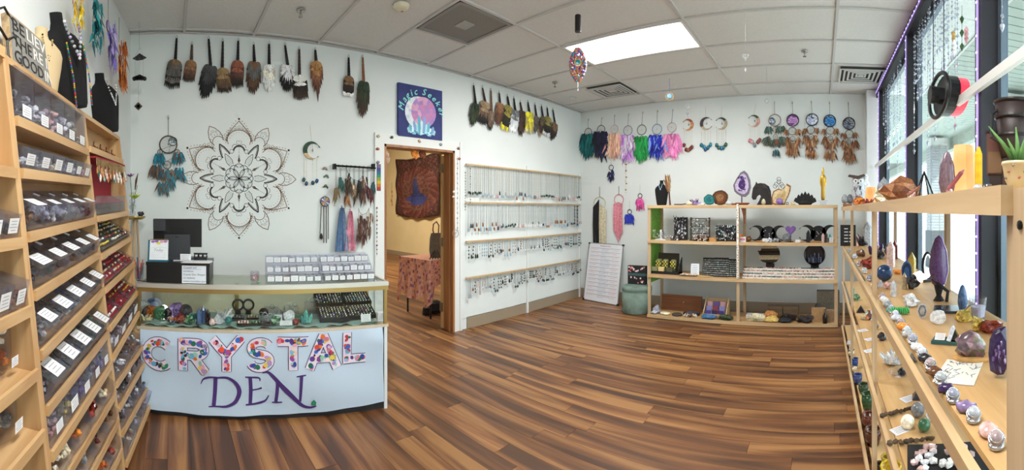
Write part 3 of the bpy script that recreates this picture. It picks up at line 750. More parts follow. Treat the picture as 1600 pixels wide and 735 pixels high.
# ---------------- mandala decal, lying flat on the wall
W = WP(FA, 373.5, 279, .0015); k = W.k(373, 279, 1)
R_ = 93 * k
def mandala():
    mb = MB(); G = ['3f4347', '4a4746', '5c4c42', '74563f', '8a6244']
    def Pp(r, a): return (r * R_ * math.cos(a), r * R_ * math.sin(a))
    def sline(pts, a0, w_, c, closed=False, mir=True):
        """pts: (radius, angle offset) along a petal edge"""
        for sg in ((1, -1) if mir else (1,)):
            mb.C(c).stroke([Pp(r, a0 + sg * o) for r, o in pts], w_ * 1.35, 0, closed=closed)
    def circ(r, a0, rr, w_, c, a1=0, a2=2 * math.pi, n=12):
        cx_, cz_ = Pp(r, a0); f = abs(a2 - a1) >= 6.28
        mb.C(c).stroke([(cx_ + rr * R_ * math.cos(a0 + a1 + (a2 - a1) * i / n), cz_ + rr * R_ * math.sin(a0 + a1 + (a2 - a1) * i / n)) for i in range(n if f else n + 1)], w_ * 1.35, 0, closed=f)
    def dot(r, a, rr, c):
        cx_, cz_ = Pp(r, a); mb.C(c); n = 8
        mb.add([(cx_ + rr * R_ * math.cos(2 * math.pi * i / n), 0, cz_ + rr * R_ * math.sin(2 * math.pi * i / n)) for i in range(n)], [tuple(range(n))])
    def heart(r, a0, s_, c, w_=.0022):
        cx_, cz_ = Pp(r, a0); q = []
        for i in range(14):
            th = 2 * math.pi * i / 14; u = 16 * math.sin(th) ** 3 / 17 * s_; v = (13 * math.cos(th) - 5 * math.cos(2 * th) - 2 * math.cos(3 * th) - math.cos(4 * th)) / 17 * s_
            q.append((cx_ + (u * math.sin(a0) + v * math.cos(a0)) * R_, cz_ + (-u * math.cos(a0) + v * math.sin(a0)) * R_))
        mb.C(c).stroke(q, w_, 0, closed=True)
    for s6 in range(6):
        a = math.pi / 2 + s6 * math.pi / 3; b = a + math.pi / 6
        # outer large petal
        sline([(.965, 0), (.90, .07), (.82, .17), (.75, .25), (.68, .30), (.60, .31)], a, .0045, G[4])
        for i in range(11):
            f = i / 10; r = 1.0 - .36 * f; o = .0 + .36 * f ** .8 if i else 0
            for sg in (1, -1): dot(r, a + sg * o, .008 if i else .018, G[4 if i % 2 else 3])
        circ(.60, a, .215, .006, G[3], -1.5, 1.5, 16); circ(.60, a, .235, .002, G[3], -1.5, 1.5, 16)
        for i in range(11):
            th = -1.35 + 2.7 * i / 10; cx_ = .60 + .262 * math.cos(th); v = .262 * math.sin(th); circ(math.hypot(cx_, v), a + math.atan2(v, cx_), .022, .002, G[3], n=8)
        for i in range(9):
            th = -1.1 + 2.2 * i / 8; cx_ = .60 + .17 * math.cos(th); v = .17 * math.sin(th); dot(math.hypot(cx_, v), a + math.atan2(v, cx_), .005, G[2])
        heart(.60, a, .05, G[2]); heart(.555, a, .022, G[2])
        for sg in (1, -1): circ(.525, a + sg * .13, .05, .003, G[2], -1.6, 1.6, 8); circ(.47, a + sg * .27, .035, .003, G[2], n=8)
        circ(.45, a, .10, .008, G[1], -1.4, 1.4, 12); circ(.45, a, .085, .003, G[1], -1.5, 1.5, 12)
        for i in range(5): dot(.40 + .03 * i, a, .006, G[2])
        sline([(.33, 0), (.36, .035), (.385, 0)], a, .003, G[1]); 
        # leaf between petals, with heart motifs
        sline([(1.0, 0), (.93, .07), (.84, .125), (.76, .145), (.69, .13)], b, .0045, G[3])
        circ(.70, b, .095, .004, G[3], -1.3, 1.3, 10)
        for i in range(7):
            th = -1.1 + 2.2 * i / 6; c0 = .70 + .115 * math.cos(th); v0 = .115 * math.sin(th); c1 = .70 + .145 * math.cos(th); v1 = .145 * math.sin(th)
            mb.C(G[2]).stroke([Pp(math.hypot(c0, v0), b + math.atan2(v0, c0)), Pp(math.hypot(c1, v1), b + math.atan2(v1, c1))], .003, 0)
        heart(.895, b, .026, G[3]); heart(.87, b + .055, .018, G[3]); heart(.87, b - .055, .018, G[3])
        # bold chevron star
        sline([(.66, 0), (.58, .075), (.50, .13), (.435, .155)], b, .0085, G[1]); sline([(.62, 0), (.555, .055), (.48, .10)], b, .003, G[1])
        # inner leaves
        sline([(.475, 0), (.40, .10), (.33, .16), (.26, .13)], b, .0035, G[1])
        for i in range(6):
            for sg in (1, -1): mb.C(G[1]).stroke([Pp(.27 + .028 * i, b), Pp(.295 + .026 * i, b + sg * (.13 - .012 * i))], .0016, 0)
        # small diamonds
        sline([(.35, 0), (.30, .055), (.265, 0)], a, .0055, G[2]); dot(.305, a, .014, G[3])
        # flower
        circ(.165, a, .082, .0042, G[0], -2.1, 2.1, 14); circ(.165, b, .075, .0042, G[0], -1.6, 1.6, 12)
        sline([(.0, 0), (.05, .42), (.10, .34), (.15, .16), (.185, 0)], b, .004, G[0])
        sline([(.03, 0), (.07, .2), (.11, .12), (.145, 0)], b, .002, G[0])
        for i in range(5): mb.C(G[0]).stroke([Pp(.18, a + (i - 2) * .14), Pp(.225, a + (i - 2) * .13)], .0016, 0)
        dot(.02, a, .01, G[0])
    return mb
solo('mandala_decal', mandala(), VP, 'large brown and charcoal line mandala decal flat on the white wall', 'wall decal', W.m)

# ---------------- dreamcatchers
def web(mb, c, R, n=10, col='b8b0a4', rr=.0009):
    mb.C(col)
    for s_, k0 in ((1, 0), (.68, .5), (.38, 0)):
        pts = [(c[0] + R * s_ * math.cos(2 * math.pi * (i + k0) / n), c[1], c[2] + R * s_ * math.sin(2 * math.pi * (i + k0) / n)) for i in range(n)]
        nx = [(c[0] + R * s_ * .68 * math.cos(2 * math.pi * (i + k0 + .5) / n), c[1], c[2] + R * s_ * .68 * math.sin(2 * math.pi * (i + k0 + .5) / n)) for i in range(n)]
        for i in range(n):
            mb.tube([pts[i], nx[i], pts[(i + 1) % n]], rr, 3, cap=False)
def dreamcatcher(F, top, hoops, clusters, label, group=None, cat='dreamcatcher', strings=(), seed=0, cordc='3a3028', fdense=1.0):
    """hoops: (px,py,rpx,ring colour,face colour or None); clusters: (px,py,spread px,length px,n,[colours])"""
    W = WP(F, top[0], top[1], .02); t = thing('dreamcatcher', label, cat, W.m, group); R = random.Random(seed + len(label))
    mb = MB().C(cordc); h0 = hoops[0]; k = W.k(h0[0], h0[1], 1)
    mb.tube([(0, 0, 0), W.P(h0[0], h0[1] - h0[2])], .0022, 5); mb.C('c8c8c8').box((0, .010, .004), (.014, .016, .03))
    for (a, b) in zip(hoops, hoops[1:]): mb.C(cordc).tube([W.P(a[0], a[1] + a[2], .002), W.P(b[0], b[1] - b[2], .002)], .0015, 4)
    for s_ in strings: mb.C(cordc).tube([W.P(*s_[0]), W.P(*s_[1])], .0014, 4)
    part('cord', mb, VM, t)
    for i, (px, py, r, rc, fc) in enumerate(hoops):
        c = W.P(px, py); rr = r * k
        part('hoop', MB().C(rc).ring(c, rr, max(.0028, rr * .07), 22, 6), VM, t, True)
        if fc:
            f = MB(); nn = 18
            for j in range(nn):
                z0, z1 = -1 + 2 * j / nn, -1 + 2 * (j + 1) / nn; w0, w1 = math.sqrt(max(0, 1 - z0 * z0)), math.sqrt(max(0, 1 - z1 * z1))
                for q in range(8):
                    u0, u1 = -1 + q / 4, -.75 + q / 4; v_ = mnoise.noise(Vector((u0 * 1.3 + i, z0 * 2.2, len(label)))) + z0 * .35
                    f.C(cvar(fc[int((v_ + .7) / 1.4 * len(fc)) % len(fc)], .15)).add([(c[0] + rr * u0 * w0, .0015, c[2] + rr * z0), (c[0] + rr * u1 * w0, .0015, c[2] + rr * z0), (c[0] + rr * u1 * w1, .0015, c[2] + rr * z1), (c[0] + rr * u0 * w1, .0015, c[2] + rr * z1)], [(0, 1, 2, 3)])
            part('painted_face', f, VP, t)
        else:
            wb_ = MB(); web(wb_, c, rr, 9 if rr < .06 else 12); wb_.C('7a6a58').blob((c[0], -.002, c[2]), .006, i, .1, 0)
            part('web', wb_, VM, t)
    for (px, py, spx, lpx, n, cols) in clusters:
        mb = MB(); n = int(n * fdense); kk = k
        for j in range(int(n * 2.1)):
            u = R.uniform(-1, 1); q = W.P(px + u * spx * 1.1, py + R.uniform(-.3, .35) * lpx * .5, 0)
            yy = -R.uniform(.003, .022)
            d = Vector((u * .35 + R.uniform(-.3, .3), R.uniform(-.12, .02), -1)); L = lpx * kk * R.uniform(.35, .72)
            mb.feather((q[0], yy, q[2]), d, L, L * R.uniform(.16, .26), (R.uniform(-.4, .4), -1, .1), [cvar(R.choice(cols), .35)], seg=3, curl=R.uniform(-.1, .1))
        part('feathers', mb, VF, t)
    return t
TEAL, TE2, BRN = '1f7c92', '2f5f72', '6a4a34'
dreamcatcher(FA, (263, 183), [(263, 226, 13.5, '4a4038', None), (270, 221, 6.5, '3a3028', ['d8dee0', '5a7a8a']), (250, 238, 4, '4a4038', None), (277, 238, 4, '4a4038', None), (261, 258, 6, '4a4038', None), (262, 272, 5, '4a4038', None)],
    [(249, 243, 5, 24, 20, [TEAL, TE2]), (278, 242, 5, 26, 20, [TEAL, TE2, BRN]), (245, 262, 5, 28, 18, [BRN, TE2]), (280, 266, 5, 28, 18, [BRN, TEAL]), (262, 268, 8, 24, 26, [TEAL, BRN, '8a6a50']), (256, 288, 6, 26, 22, [TEAL, BRN, '4a6a70']), (266, 284, 5, 20, 14, [BRN, TEAL])],
    'teal and brown feathered dreamcatcher with crescent ring left of the mandala', strings=[((250, 232), (248, 262)), ((278, 232), (281, 264)), ((259, 262), (257, 288))])

def crescent(c, R, thick, phase, n=20, w0=.62):
    """outline of a crescent opening towards angle phase"""
    out = []; a0 = .9
    for i in range(n + 1):
        a = phase + a0 * .55 + (2 * math.pi - 1.1 * a0) * i / n; out.append((c[0] + R * math.cos(a), c[2] + R * math.sin(a)))
    off = R * thick; r2 = R * (1 - thick * .55)
    cx, cz = c[0] + off * math.cos(phase), c[2] + off * math.sin(phase)
    for i in range(n, -1, -1):
        a = phase + a0 * .75 + (2 * math.pi - 1.5 * a0) * i / n; out.append((cx + r2 * math.cos(a), cz + r2 * math.sin(a)))
    return out
def moon_mobile(F, top, c, r, phase, mcol, mcol2, drops, label, group, dcols, gem='8a6ab0'):
    W = WP(F, top[0], top[1], .015); t = thing('moon_mobile', label, 'mobile', W.m, group); k = W.k(c[0], c[1], 1); R = r * k
    cc = W.P(c[0], c[1]); mb = MB().C('b8a890').tube([(0, 0, 0), (cc[0], 0, cc[2] + R)], .0014, 4)
    for (px, py) in drops:
        a = W.P(px, c[1] + r * .9); b = W.P(px, py); mb.tube([a, b], .0011, 4)
        n = 6
        for j in range(n): mb.C('d0c4a8').blob((a[0], 0, a[2] + (b[2] - a[2]) * (j + .5) / n), .0035, j, 0, 0)
    part('cord', mb, VM, t)
    poly = crescent(cc, R, .32, phase); n = len(poly) // 2
    mb = MB()
    for i in range(n - 1):
        j = 2 * n - 1 - i; q = [poly[i], poly[i + 1], poly[j - 1], poly[j]]
        mb.C(cvar(mcol if (i / n < .55) == (math.cos(phase) > 0) else mcol2, .2)).prism(q, .01)
    part('crescent', mb, VM, t)
    mb = MB().C('8a7a60').tube([(cc[0] + R * .12, 0, cc[2] + R * .8), (cc[0] + R * .12, 0, cc[2] + R * .1)], .001, 3); mb.C(gem).point((cc[0] + R * .12, 0, cc[2] - R * .15), R * .35, R * .09)
    part('centre_crystal', mb, VG, t)
    mb = None
    for j, (px, py) in enumerate(drops):
        b = W.P(px, py + 3); part('agate_slice', MB().C(dcols[j % len(dcols)]).blob(b, (3.2 * k, .004, 3.8 * k), j, .15, 1), VG, t, True)
    return t
moon_mobile(FA, (484, 195), (487, 235), 14, -.15, '2f4a3a', 'c8ab84', [(475, 278), (479, 284), (489, 283), (495, 280)], 'dark green and bare wood crescent moon mobile with blue agate slices near the mandala', None, ['1f4f66', '22485a', '1c3f5c', '234f78'], 'b8a0a0')
# three little gem animals in a row and their string
for i, (px, py, c, n_) in enumerate(((508, 263, '9a8a80', 'topmost, pale brown'), (510, 275, '6a7a6c', 'middle, grey green'), (509, 291, '4a5a40', 'lowest, dark green'))):
    W = WP(FA, px, py, .004); mb = MB().C(c); k = W.k(px, py, 1)
    mb.blob((0, -.004, 0), (4 * k, .008, 2.2 * k), i, .4, 1); mb.blob((-3.5 * k, -.004, -1.5 * k), (2 * k, .006, 1.4 * k), i + 3, .4, 1); mb.blob((2.5 * k, -.004, -2.6 * k), (1.6 * k, .006, 1.6 * k), i + 5, .4, 1)
    solo('stone_butterfly', mb, VG, 'small carved stone butterfly on the wall, %s of three' % n_, 'ornament', W.m, 'stone butterflies on the wall', True)
# landscape disc with long chimes
W = WP(FA, 508, 305, .02); t = thing('wind_chime', 'small round landscape disc chime with four long dark tubes', 'wind chime', W.m); k = W.k(508, 315, 1)
c = W.P(508, 315); mb = MB()
for j in range(16):
    a0, a1 = 2 * math.pi * j / 16, 2 * math.pi * (j + 1) / 16
    mb.C(['8a7ab0', 'c08a40', 'd8b070', '6a7a90', 'b0a8b8', '5a6a8a', 'e0e0e0', '6a5a80'][j % 8]).add([(c[0], -.004, c[2]), (c[0] + 7 * k * math.cos(a0), -.004, c[2] + 7 * k * math.sin(a0)), (c[0] + 7 * k * math.cos(a1), -.004, c[2] + 7 * k * math.sin(a1))], [(0, 2, 1)])
part('disc', mb, VP, t); part('rim', MB().C('2a2420').ring(c, 7.4 * k, .004, 20), VM, t)
part('cord', MB().C('3a3028').tube([(0, 0, 0), (c[0], 0, c[2] + 7 * k)], .001, 4), VM, t)
for px, y0, y1 in ((502, 322, 366), (506, 323, 380), (510, 323, 380), (513, 321, 374)):
    part('tube', MB().C('4a4038').tube([W.P(px, y0), W.P(px - (2 if px < 503 else 0), y1)], .004, 6), VX, t)
part('striker', MB().C('2a2420').blob(W.P(502, 370), (.02, .008, .03), 2, .2, 1), VM, t)

# ---------------- black rod with feather necklaces, scarves
W = WP(FA, 523, 260, .05); t = thing('rod_rack', 'black metal rod rack on the wall left of the doorway', 'rack', W.m)
part('rod', MB().C('17171b').tube([W.P(523, 259), W.P(587, 263)], .009, 8), VX, t)
for px in (524, 585):
    q = W.P(px, 260); part('bracket', MB().C('1a1a1e').box((q[0], .025, q[2]), (.02, .05, .05)), VX, t)
WR = W
mb = MB().C('1a1a1e')
for j in range(9): q = W.P(529 + j * 6.5, 259.3 + j * .4); mb.ring((q[0], 0, q[2]), .012, .002, 10, 4, ax='x')
o = part('hook', mb, VX, t); o['kind'] = 'stuff'
fn = [(525, 312, ['8a6a3a', 'a08a50'], 'olive brown'), (532, 296, ['1c5a58', '2a6a62'], 'teal green'), (541, 318, ['4a2c20', '6a4026', 'b8742a'], 'dark brown and orange'), (546, 300, ['4a3a2a', '7a5a34'], 'mottled brown'), (553, 305, ['a08058', 'c8b090', '6a4a34'], 'cream and brown'), (561, 300, ['1a3a38', '3a2a24'], 'black green'), (567, 312, ['7a4a2a', '5a3424'], 'rust brown'), (574, 306, ['7a2a3a', '4a2a2a'], 'wine red'), (583, 300, ['1a5a5a', '1f6e6a'], 'bright teal'), (580, 314, ['6a2a34', '8a3a3a'], 'dark red')]
for i, (px, py, cols, nm) in enumerate(fn):
    m = WR.F.mat(WR.F.hit(px, 261, .062)); o_ = WR.F.hit(px, 261, .062); R = random.Random(i); L = o_.z - WR.F.hit(px, py - 14, .062).z
    t = thing('feather_necklace', nm + ' feather pendant necklace hanging from the black rod', 'necklace', m, 'feather necklaces on the rod')
    part('cord', MB().C('2a2624').tube([(-.004, 0, -L), (-.006, 0, 0), (.006, 0, 0), (.004, 0, -L)], .0014, 4), VM, t)
    mb = MB(); Lf = WR.k(px, py, 22)
    for j in range(12): mb.feather((R.uniform(-.012, .012), -R.uniform(0, .015), -L + R.uniform(-.03, .03)), (R.uniform(-.35, .35), 0, -1), Lf * R.uniform(.5, 1), Lf * .17, (R.uniform(-.3, .3), -1, 0), [dull(R.choice(cols))], seg=3)
    part('feathers', mb, VF, t)
    part('bead', MB().C('b8946a').blob((0, 0, -L), .007, i, .1, 1), VG, t)
def garland(arc, feat, label, cols, n):
    m = FA.mat(FA.hit(arc[0][0], arc[0][1], .05)); o_ = FA.hit(arc[0][0], arc[0][1], .05)
    loc = lambda px, py: (FA.hit(px, py, .05) - o_)
    t = thing('feather_garland', label, 'garland', m); q = [loc(*p) for p in arc]
    part('cord', MB().C('3a3028').tube([(v.x, 0, v.z) for v in q], .0018, 5), VM, t)
    R = random.Random(n); mb = MB()
    for j in range(n):
        f = R.random(); k2 = f * (len(q) - 1); i = min(int(k2), len(q) - 2); p = q[i].lerp(q[i + 1], k2 - i)
        hgt = R.uniform(.1, 1) * feat
        mb.feather((p.x + R.uniform(-.03, .03), -R.uniform(.0, .02), p.z - hgt), (R.uniform(-.25, .25), 0, -1), R.uniform(.07, .12), .022, (R.uniform(-.3, .3), -1, 0), [dull(R.choice(cols))], seg=3)
        if j % 3 == 0: mb.C('8a7a60').tube([(p.x, 0, p.z), (p.x, -.004, p.z - hgt)], .0008, 3, cap=False)
    part('feathers', mb, VF, t)
garland([(541, 262), (545, 274), (552, 281), (560, 283), (566, 276), (568, 262)], .16, 'brown and green feather bib hanging from the middle of the rod', ['6a4426', '8a5a30', '2a5048', '4a3024', 'c8a880'], 46)
garland([(560, 325), (562, 332), (567, 336), (573, 333), (577, 325)], .24, 'rust brown feather bib hanging below the rod rack', ['7a4030', '5a2a24', '9a7a5a', 'c8b098'], 60)
def scarf(px, y0, y1, w0, w1, cols, label):
    W = WP(FA, px, y0, .02); t_ = W; R = random.Random(px); wa = W.k(px, y0, w0); wb_ = W.k(px, y1, w1); H = W.k(px, y0, y1 - y0)
    mb = MB(); nu, nv = 14, 10
    def fn_(u, v): w_ = wa + (wb_ - wa) * v ** .7; return ((u - .5) * w_, -.012 - .012 * math.sin(u * 16 + v * 1.5), -v * H)
    vs = [fn_(i / nu, j / nv) for j in range(nv + 1) for i in range(nu + 1)]
    for j in range(nv):
        for i in range(nu):
            mb.C(cvar(cols[(i // 3) % len(cols)], .15)); a = j * (nu + 1) + i
            mb.add([vs[a], vs[a + 1], vs[a + nu + 2], vs[a + nu + 1]], [(0, 1, 2, 3)])
    mb.C(cols[0]).tube([(0, 0, .02), (0, -.01, 0)], .006, 5)
    solo('scarf', mb, VM, label, 'scarf', W.m, 'scarves under the rod')
scarf(534, 325, 393, 6, 26, ['4a6a92', '6a86a8', '3f5c86', '8a9cb4'], 'blue grey scarf hanging below the rod rack')
scarf(547, 330, 392, 5, 20, ['d88aa0', 'e6a8b4', 'c87a94'], 'pink scarf hanging below the rod rack')
# chakra strip and bead strings on the left door casing
W = WP(FA, 592, 260, .024); k = W.k(592, 290, 1); t = thing('chakra_strip', 'narrow rainbow striped chakra banner on the left door casing', 'banner', W.m)
mb = MB(); cl = ['7a6a8a', '4a4a8a', '2f6a9a', '3a8a6a', '8aa03a', 'd0b030', 'c87a30', 'b03a30']
for j in range(8): mb.C(cl[j]).box((0, 0, -j * 5 * k), (6 * k, .004, 5 * k))
part('stripes', mb, VP, t); part('border', MB().C('6a6a70').bb((-3.6 * k, .001, 3.4 * k), (3.6 * k, .003, -38.5 * k)), VP, t)
def bead_string(px, y0, y1, n, cols, label, F=FA, off=.026, r=.007, grp='bead strings beside the doorway', px1=None):
    W = WP(F, px, y0, off); mb = MB().C('4a4038'); q = W.P(px1 or px, y1); mb.tube([(0, 0, 0), q], .001, 4)
    for j in range(n):
        f = (j + .5) / n; mb.C(cols[j % len(cols)]).blob((q[0] * f, 0, q[2] * f), r * (1 + .4 * ((j * 7) % 3 == 0)), j, .2, 1)
    return solo('bead_string', mb, VG, label, 'bead string', W.m, grp)
bead_string(589, 322, 400, 12, ['8a4a3a', '3a6a6a', '2a2a2a', 'c87a40', '5a4a8a'], 'long string of mixed stone beads low on the left door casing')
bead_string(715, 244, 360, 15, ['c8c8c4', '9aa0a4', '6a6a6a'], 'long pale bead string on the right door casing')
W = WP(FA, 712, 365, .025); k = W.k(712, 370, 1)
solo('tree_ornament', MB().C('b8b4ac').ring((0, 0, 0), 6 * k, .003, 18).tube([(0, 0, -6 * k), (0, 0, 2 * k)], .002, 4).tube([(0, 0, -1 * k), (-3 * k, 0, 4 * k)], .0015, 4).tube([(0, 0, -1 * k), (3 * k, 0, 4 * k)], .0015, 4), VX, 'small round wire tree ornament on the right door casing', 'ornament', W.m)

# ---------------- canvas "Magic Seeker"
a, b, c_, d_ = FA.hit(622.5, 128.5, .03), FA.hit(691, 142.5, .03), FA.hit(621.5, 211.5, .03), FA.hit(689.5, 220, .03)
cw_, ch_ = (b.x - a.x), (a.z - c_.z + b.z - d_.z) / 2
m = FA.mat(((a.x + b.x) / 2, YA - .03, (a.z + b.z + c_.z + d_.z) / 4))
t = thing('wall_canvas', 'navy canvas reading Magic Seeker with pink and white moon above crystals, above the doorway', 'painting', m)
part('canvas', MB().bb((-cw_ / 2, 0, -ch_ / 2), (cw_ / 2, .029, ch_ / 2)), mat('navy_canvas', '37407a', .8, col2='2f356c', scale=6), t)
mb = MB(); R = random.Random(4)
def disc(mb, cx, cz, r, y, cols, n=26, rings=4):
    for q in range(rings):
        r0, r1 = r * q / rings, r * (q + 1) / rings
        for j in range(n):
            a0, a1 = 2 * math.pi * j / n, 2 * math.pi * (j + 1) / n
            v = mnoise.noise(Vector((cx + r1 * math.cos(a0), cz + r1 * math.sin(a0), 3)) * 9); mb.C(cvar(cols[0 if v < -.12 else (1 if v < .14 else 2)], .06))
            mb.add([(cx + r0 * math.cos(a0), y, cz + r0 * math.sin(a0)), (cx + r1 * math.cos(a0), y, cz + r1 * math.sin(a0)), (cx + r1 * math.cos(a1), y, cz + r1 * math.sin(a1)), (cx + r0 * math.cos(a1), y, cz + r0 * math.sin(a1))], [(0, 1, 2, 3)] if q else [(0, 1, 2)])
u = cw_
disc(mb, -.05 * u, -.02 * u, .31 * u, -.0012, ['dfe6ee', 'c8d4e4', 'eef0f2']); disc(mb, .06 * u, .01 * u, .285 * u, -.0024, ['c88ab8', 'b08ac8', 'd8a4c4'])
for j in range(13):
    x_ = (-.26 + .045 * j) * u; h_ = [.10, .16, .12, .24, .18, .34, .26, .36, .2, .24, .13, .17, .1][j] * u; w2 = .03 * u; an = (j - 6) * -.06
    mt_ = Matrix.Translation((x_, 0, -.40 * u)) @ Matrix.Rotation(-an, 4, 'Y')
    mb.C(cvar(['a8dce6', '6ab8d0', 'd8f0f4', '88a8d8'][j % 4], .1)); mb.add([(-w2, -.003 - j * .00005, 0), (w2, -.003 - j * .00005, 0), (w2, -.003, h_ * .8), (0, -.003, h_), (-w2, -.003, h_ * .8)], [(0, 1, 2, 3, 4)], mt_)
for j in range(26): mb.C(cvar(['8fd0e0', '5a9ac0', 'c8ecf0'][j % 3], .1)).blob((R.uniform(-.27, .27) * u, -.003, (-.40 + R.uniform(-.02, .04)) * u), (.03 * u, .001, .02 * u), j, .3, 0)
part('moon_and_crystals', mb, VP, t)
mb = MB().C('8fe0dc'); st = 'Magic Seeker'; cu = .5 * u; xx = 0
ws = [textmesh(ch, .25)[2] + .10 if ch != ' ' else .35 for ch in st]; tot = sum(ws); sz = .175 * u
for ch, w_ in zip(st, ws):
    th = (xx + w_ / 2 - tot / 2) * sz / (.40 * u); xx += w_
    if ch == ' ': continue
    mm = Matrix.Translation((.41 * u * math.sin(th) + .02 * u, -.0035, -.03 * u + .36 * u * math.cos(th))) @ Matrix.Rotation(th, 4, 'Y')
    mb.text(ch, sz, (0, 0), mm, shear=.25, align='C'); mb.text(ch, sz, (.006 * u, .004 * u), mm, shear=.25, align='C', y=-.0002)
part('lettering', mb, VP, t)

# ---------------- jewellery rails with necklaces
RZ = [CZ + .518, CZ + .08, CZ - .368, CZ - .785]
ra, rb_ = FA.hit(725, 300).x, FA.hit(904, 300).x; rmid = FA.hit(822, 300).x
panel = thing('jewellery_board', 'white upright framed jewellery backing on the wall right of the doorway', 'board', (0, YA, 0))
part('board', MB().bb((ra - .06, -.012, .13), (rb_ + .01, -.001, RZ[0] + .05)), WHITE, panel)
for xx in (ra - .07, rmid, rb_ + .0): part('upright', MB().bb((xx - .012, -.028, .0), (xx + .02, -.012, RZ[0] + .06 if xx != ra - .07 else DZ + cw)), TRIMW, panel)
names = ['top', 'second', 'third', 'bottom']
for i, z in enumerate(RZ):
    t = thing('jewellery_rail', '%s wooden rail of the jewellery wall right of the doorway' % names[i], 'rail', ((ra + rb_) / 2, YA - .0285, z), 'jewellery rails')
    hw = (rb_ - ra) / 2
    part('batten', MB().bb((-hw, -.018, -.011), (hw, 0, .011)), PINE, t)
    mb = MB().C('b0a48c')
    for k in range(72): mb.box((-hw + .02 + k * (2 * hw - .04) / 71, -.025, -.001), (.003, .010, .003))
    o = part('peg', mb, VX, t); o['kind'] = 'stuff'
rj = random.Random(21)
PC = [('dark green', '24382a'), ('black', '1c1c20'), ('silver', 'b0b4b8'), ('pale blue', '9ab4c4'), ('amber brown', '8a5a30'), ('navy blue', '2a3456'), ('rose pink', 'c4a4a4'), ('white', 'dcdfe0'), ('grey', '707478'), ('teal', '34585c')]
def necklace_mesh(L, chain, pc, kind, w_=.006):
    mb = MB().C(chain)
    if kind == 'chain':
        mb.tube([(-w_, 0, 0), (-w_ * .8, 0, -L)], .0021, 3, cap=False); mb.tube([(w_, 0, 0), (w_ * .8, 0, -L)], .0021, 3, cap=False)
        mb.C(pc); k = rj.randrange(3)
        if k == 0: mb.point((0, -.004, -L - .035), .052, .0105)
        elif k == 1: mb.blob((0, -.004, -L - .01), (.015, .007, .02), rj.random() * 9, .15, 1)
        else: mb.ring((0, -.004, -L - .008), .014, .0038, 10, 4); mb.blob((0, -.004, -L - .008), .009, 1, .1, 0)
    else:
        mb.tube([(0, 0, 0), (0, 0, -L)], .0014, 3, cap=False)
        for j in range(4): mb.C(cvar(pc, .3)).blob((rj.uniform(-.006, .006), -.004, -L * (.3 + .22 * j)), (.010, .006, .012), j, .2, 0)
    return mesh('necklace', mb, VG)
lens = [(.30, .36), (.24, .30), (.11, .19), (.07, .20)]
counts = [74, 74, 66, 76]
for i in range(4):
    protos = []
    for (nm, col) in PC:
        for q in range(2):
            protos.append((nm, necklace_mesh(rj.uniform(*lens[i]), rj.choice(['9aa0a4', 'b4b8ba', '7a7e82', 'a8a498']), col, 'chain' if i < 2 or q == 0 else 'drop')))
    n = counts[i]; last = 0
    bias = 0
    for k in range(n):
        if rj.random() < .35: bias = rj.randrange(len(protos))
        nm, me = protos[(bias + rj.randrange(3)) % len(protos)]
        xx = ra + .025 + (rb_ - ra - .05) * (k + rj.uniform(-.2, .2)) / (n - 1)
        xx = min(max(xx, ra + .01), rb_ - .01)
        o = link('necklace', me, None, (xx, YA - .0505 - .003 * (k % 2), RZ[i] - .004))
        what = 'necklace' if i < 2 else 'pendant'
        tag(o, '%s stone %s on the %s jewellery rail, %s from the doorway' % (nm, what, names[i], nth(k)), 'necklace', what + 's on the %s jewellery rail' % names[i])
# longer bead strands at the ends of the rails
bead_string(735, 262, 318, 14, ['6a6a64', '3a3a38', '9a9890'], 'long dark bead necklace near the doorway end of the top jewellery rail', off=.056, r=.006, grp=None)
bead_string(727, 268, 330, 14, ['8a6a4a', '5a4a3a', '2a2a2a'], 'long brown bead necklace at the doorway end of the top jewellery rail', off=.056, r=.006, grp=None)
bead_string(902, 322, 352, 16, ['2a2224', '3a2a2a', '1a1a1e'], 'thick dark bead necklace at the corner end of the second rail', off=.058, r=.009, grp=None)
bead_string(898, 322, 350, 16, ['3a2a2a', '2a2224'], 'dark brown bead necklace beside the corner end of the second rail', off=.058, r=.008, grp=None)

# ---------------- back room seen through the doorway
FX2 = Fr((X2, 0, 0), (0, -1))
p0, p1 = FX2.hit(620, 245, .05), FX2.hit(688, 245, .05)
zt, zb = CZ + 4.95 * FT, CZ - .45 * FT; wid = p0.y - p1.y
m = FX2.mat((X2 - .05, (p0.y + p1.y) / 2, (zt + zb) / 2)); H = zt - zb
t = thing('tapestry', 'large dark red tapestry with a seated meditating figure on the tan back room wall', 'tapestry', m)
mb = MB(); NU, NV = 44, 36
def tap(u, v):
    x = (u - .5) * 2; y = (v - .42) * 2.2; r = math.hypot(x, y); a = math.atan2(y, x)
    body = (abs(x) < .15 and -.05 < y < .28) or (math.hypot(x, (y - .42)) < .10) or (abs(x) < .48 - abs(y + .22) * 1.2 and -.42 < y < -.02)
    if body: return '232a5c' if y > -.1 else '2a3470'
    if abs(x) < .02 and y > .5: return 'a08a70'
    if r < .62 and math.sin(r * 34) > .3: return '5a4038'
    if r < .95: return ['5a2a24', '6a3a30', '4a2422'][int((a * 9 + r * 10) % 3)]
    if max(abs(x), abs(v - .5) * 2) > .93: return '301a1a'
    return ['4a201e', '3a1a1c', '5c3a2e'][int((x * 17 + math.sin(y * 12) * 3) % 3)]
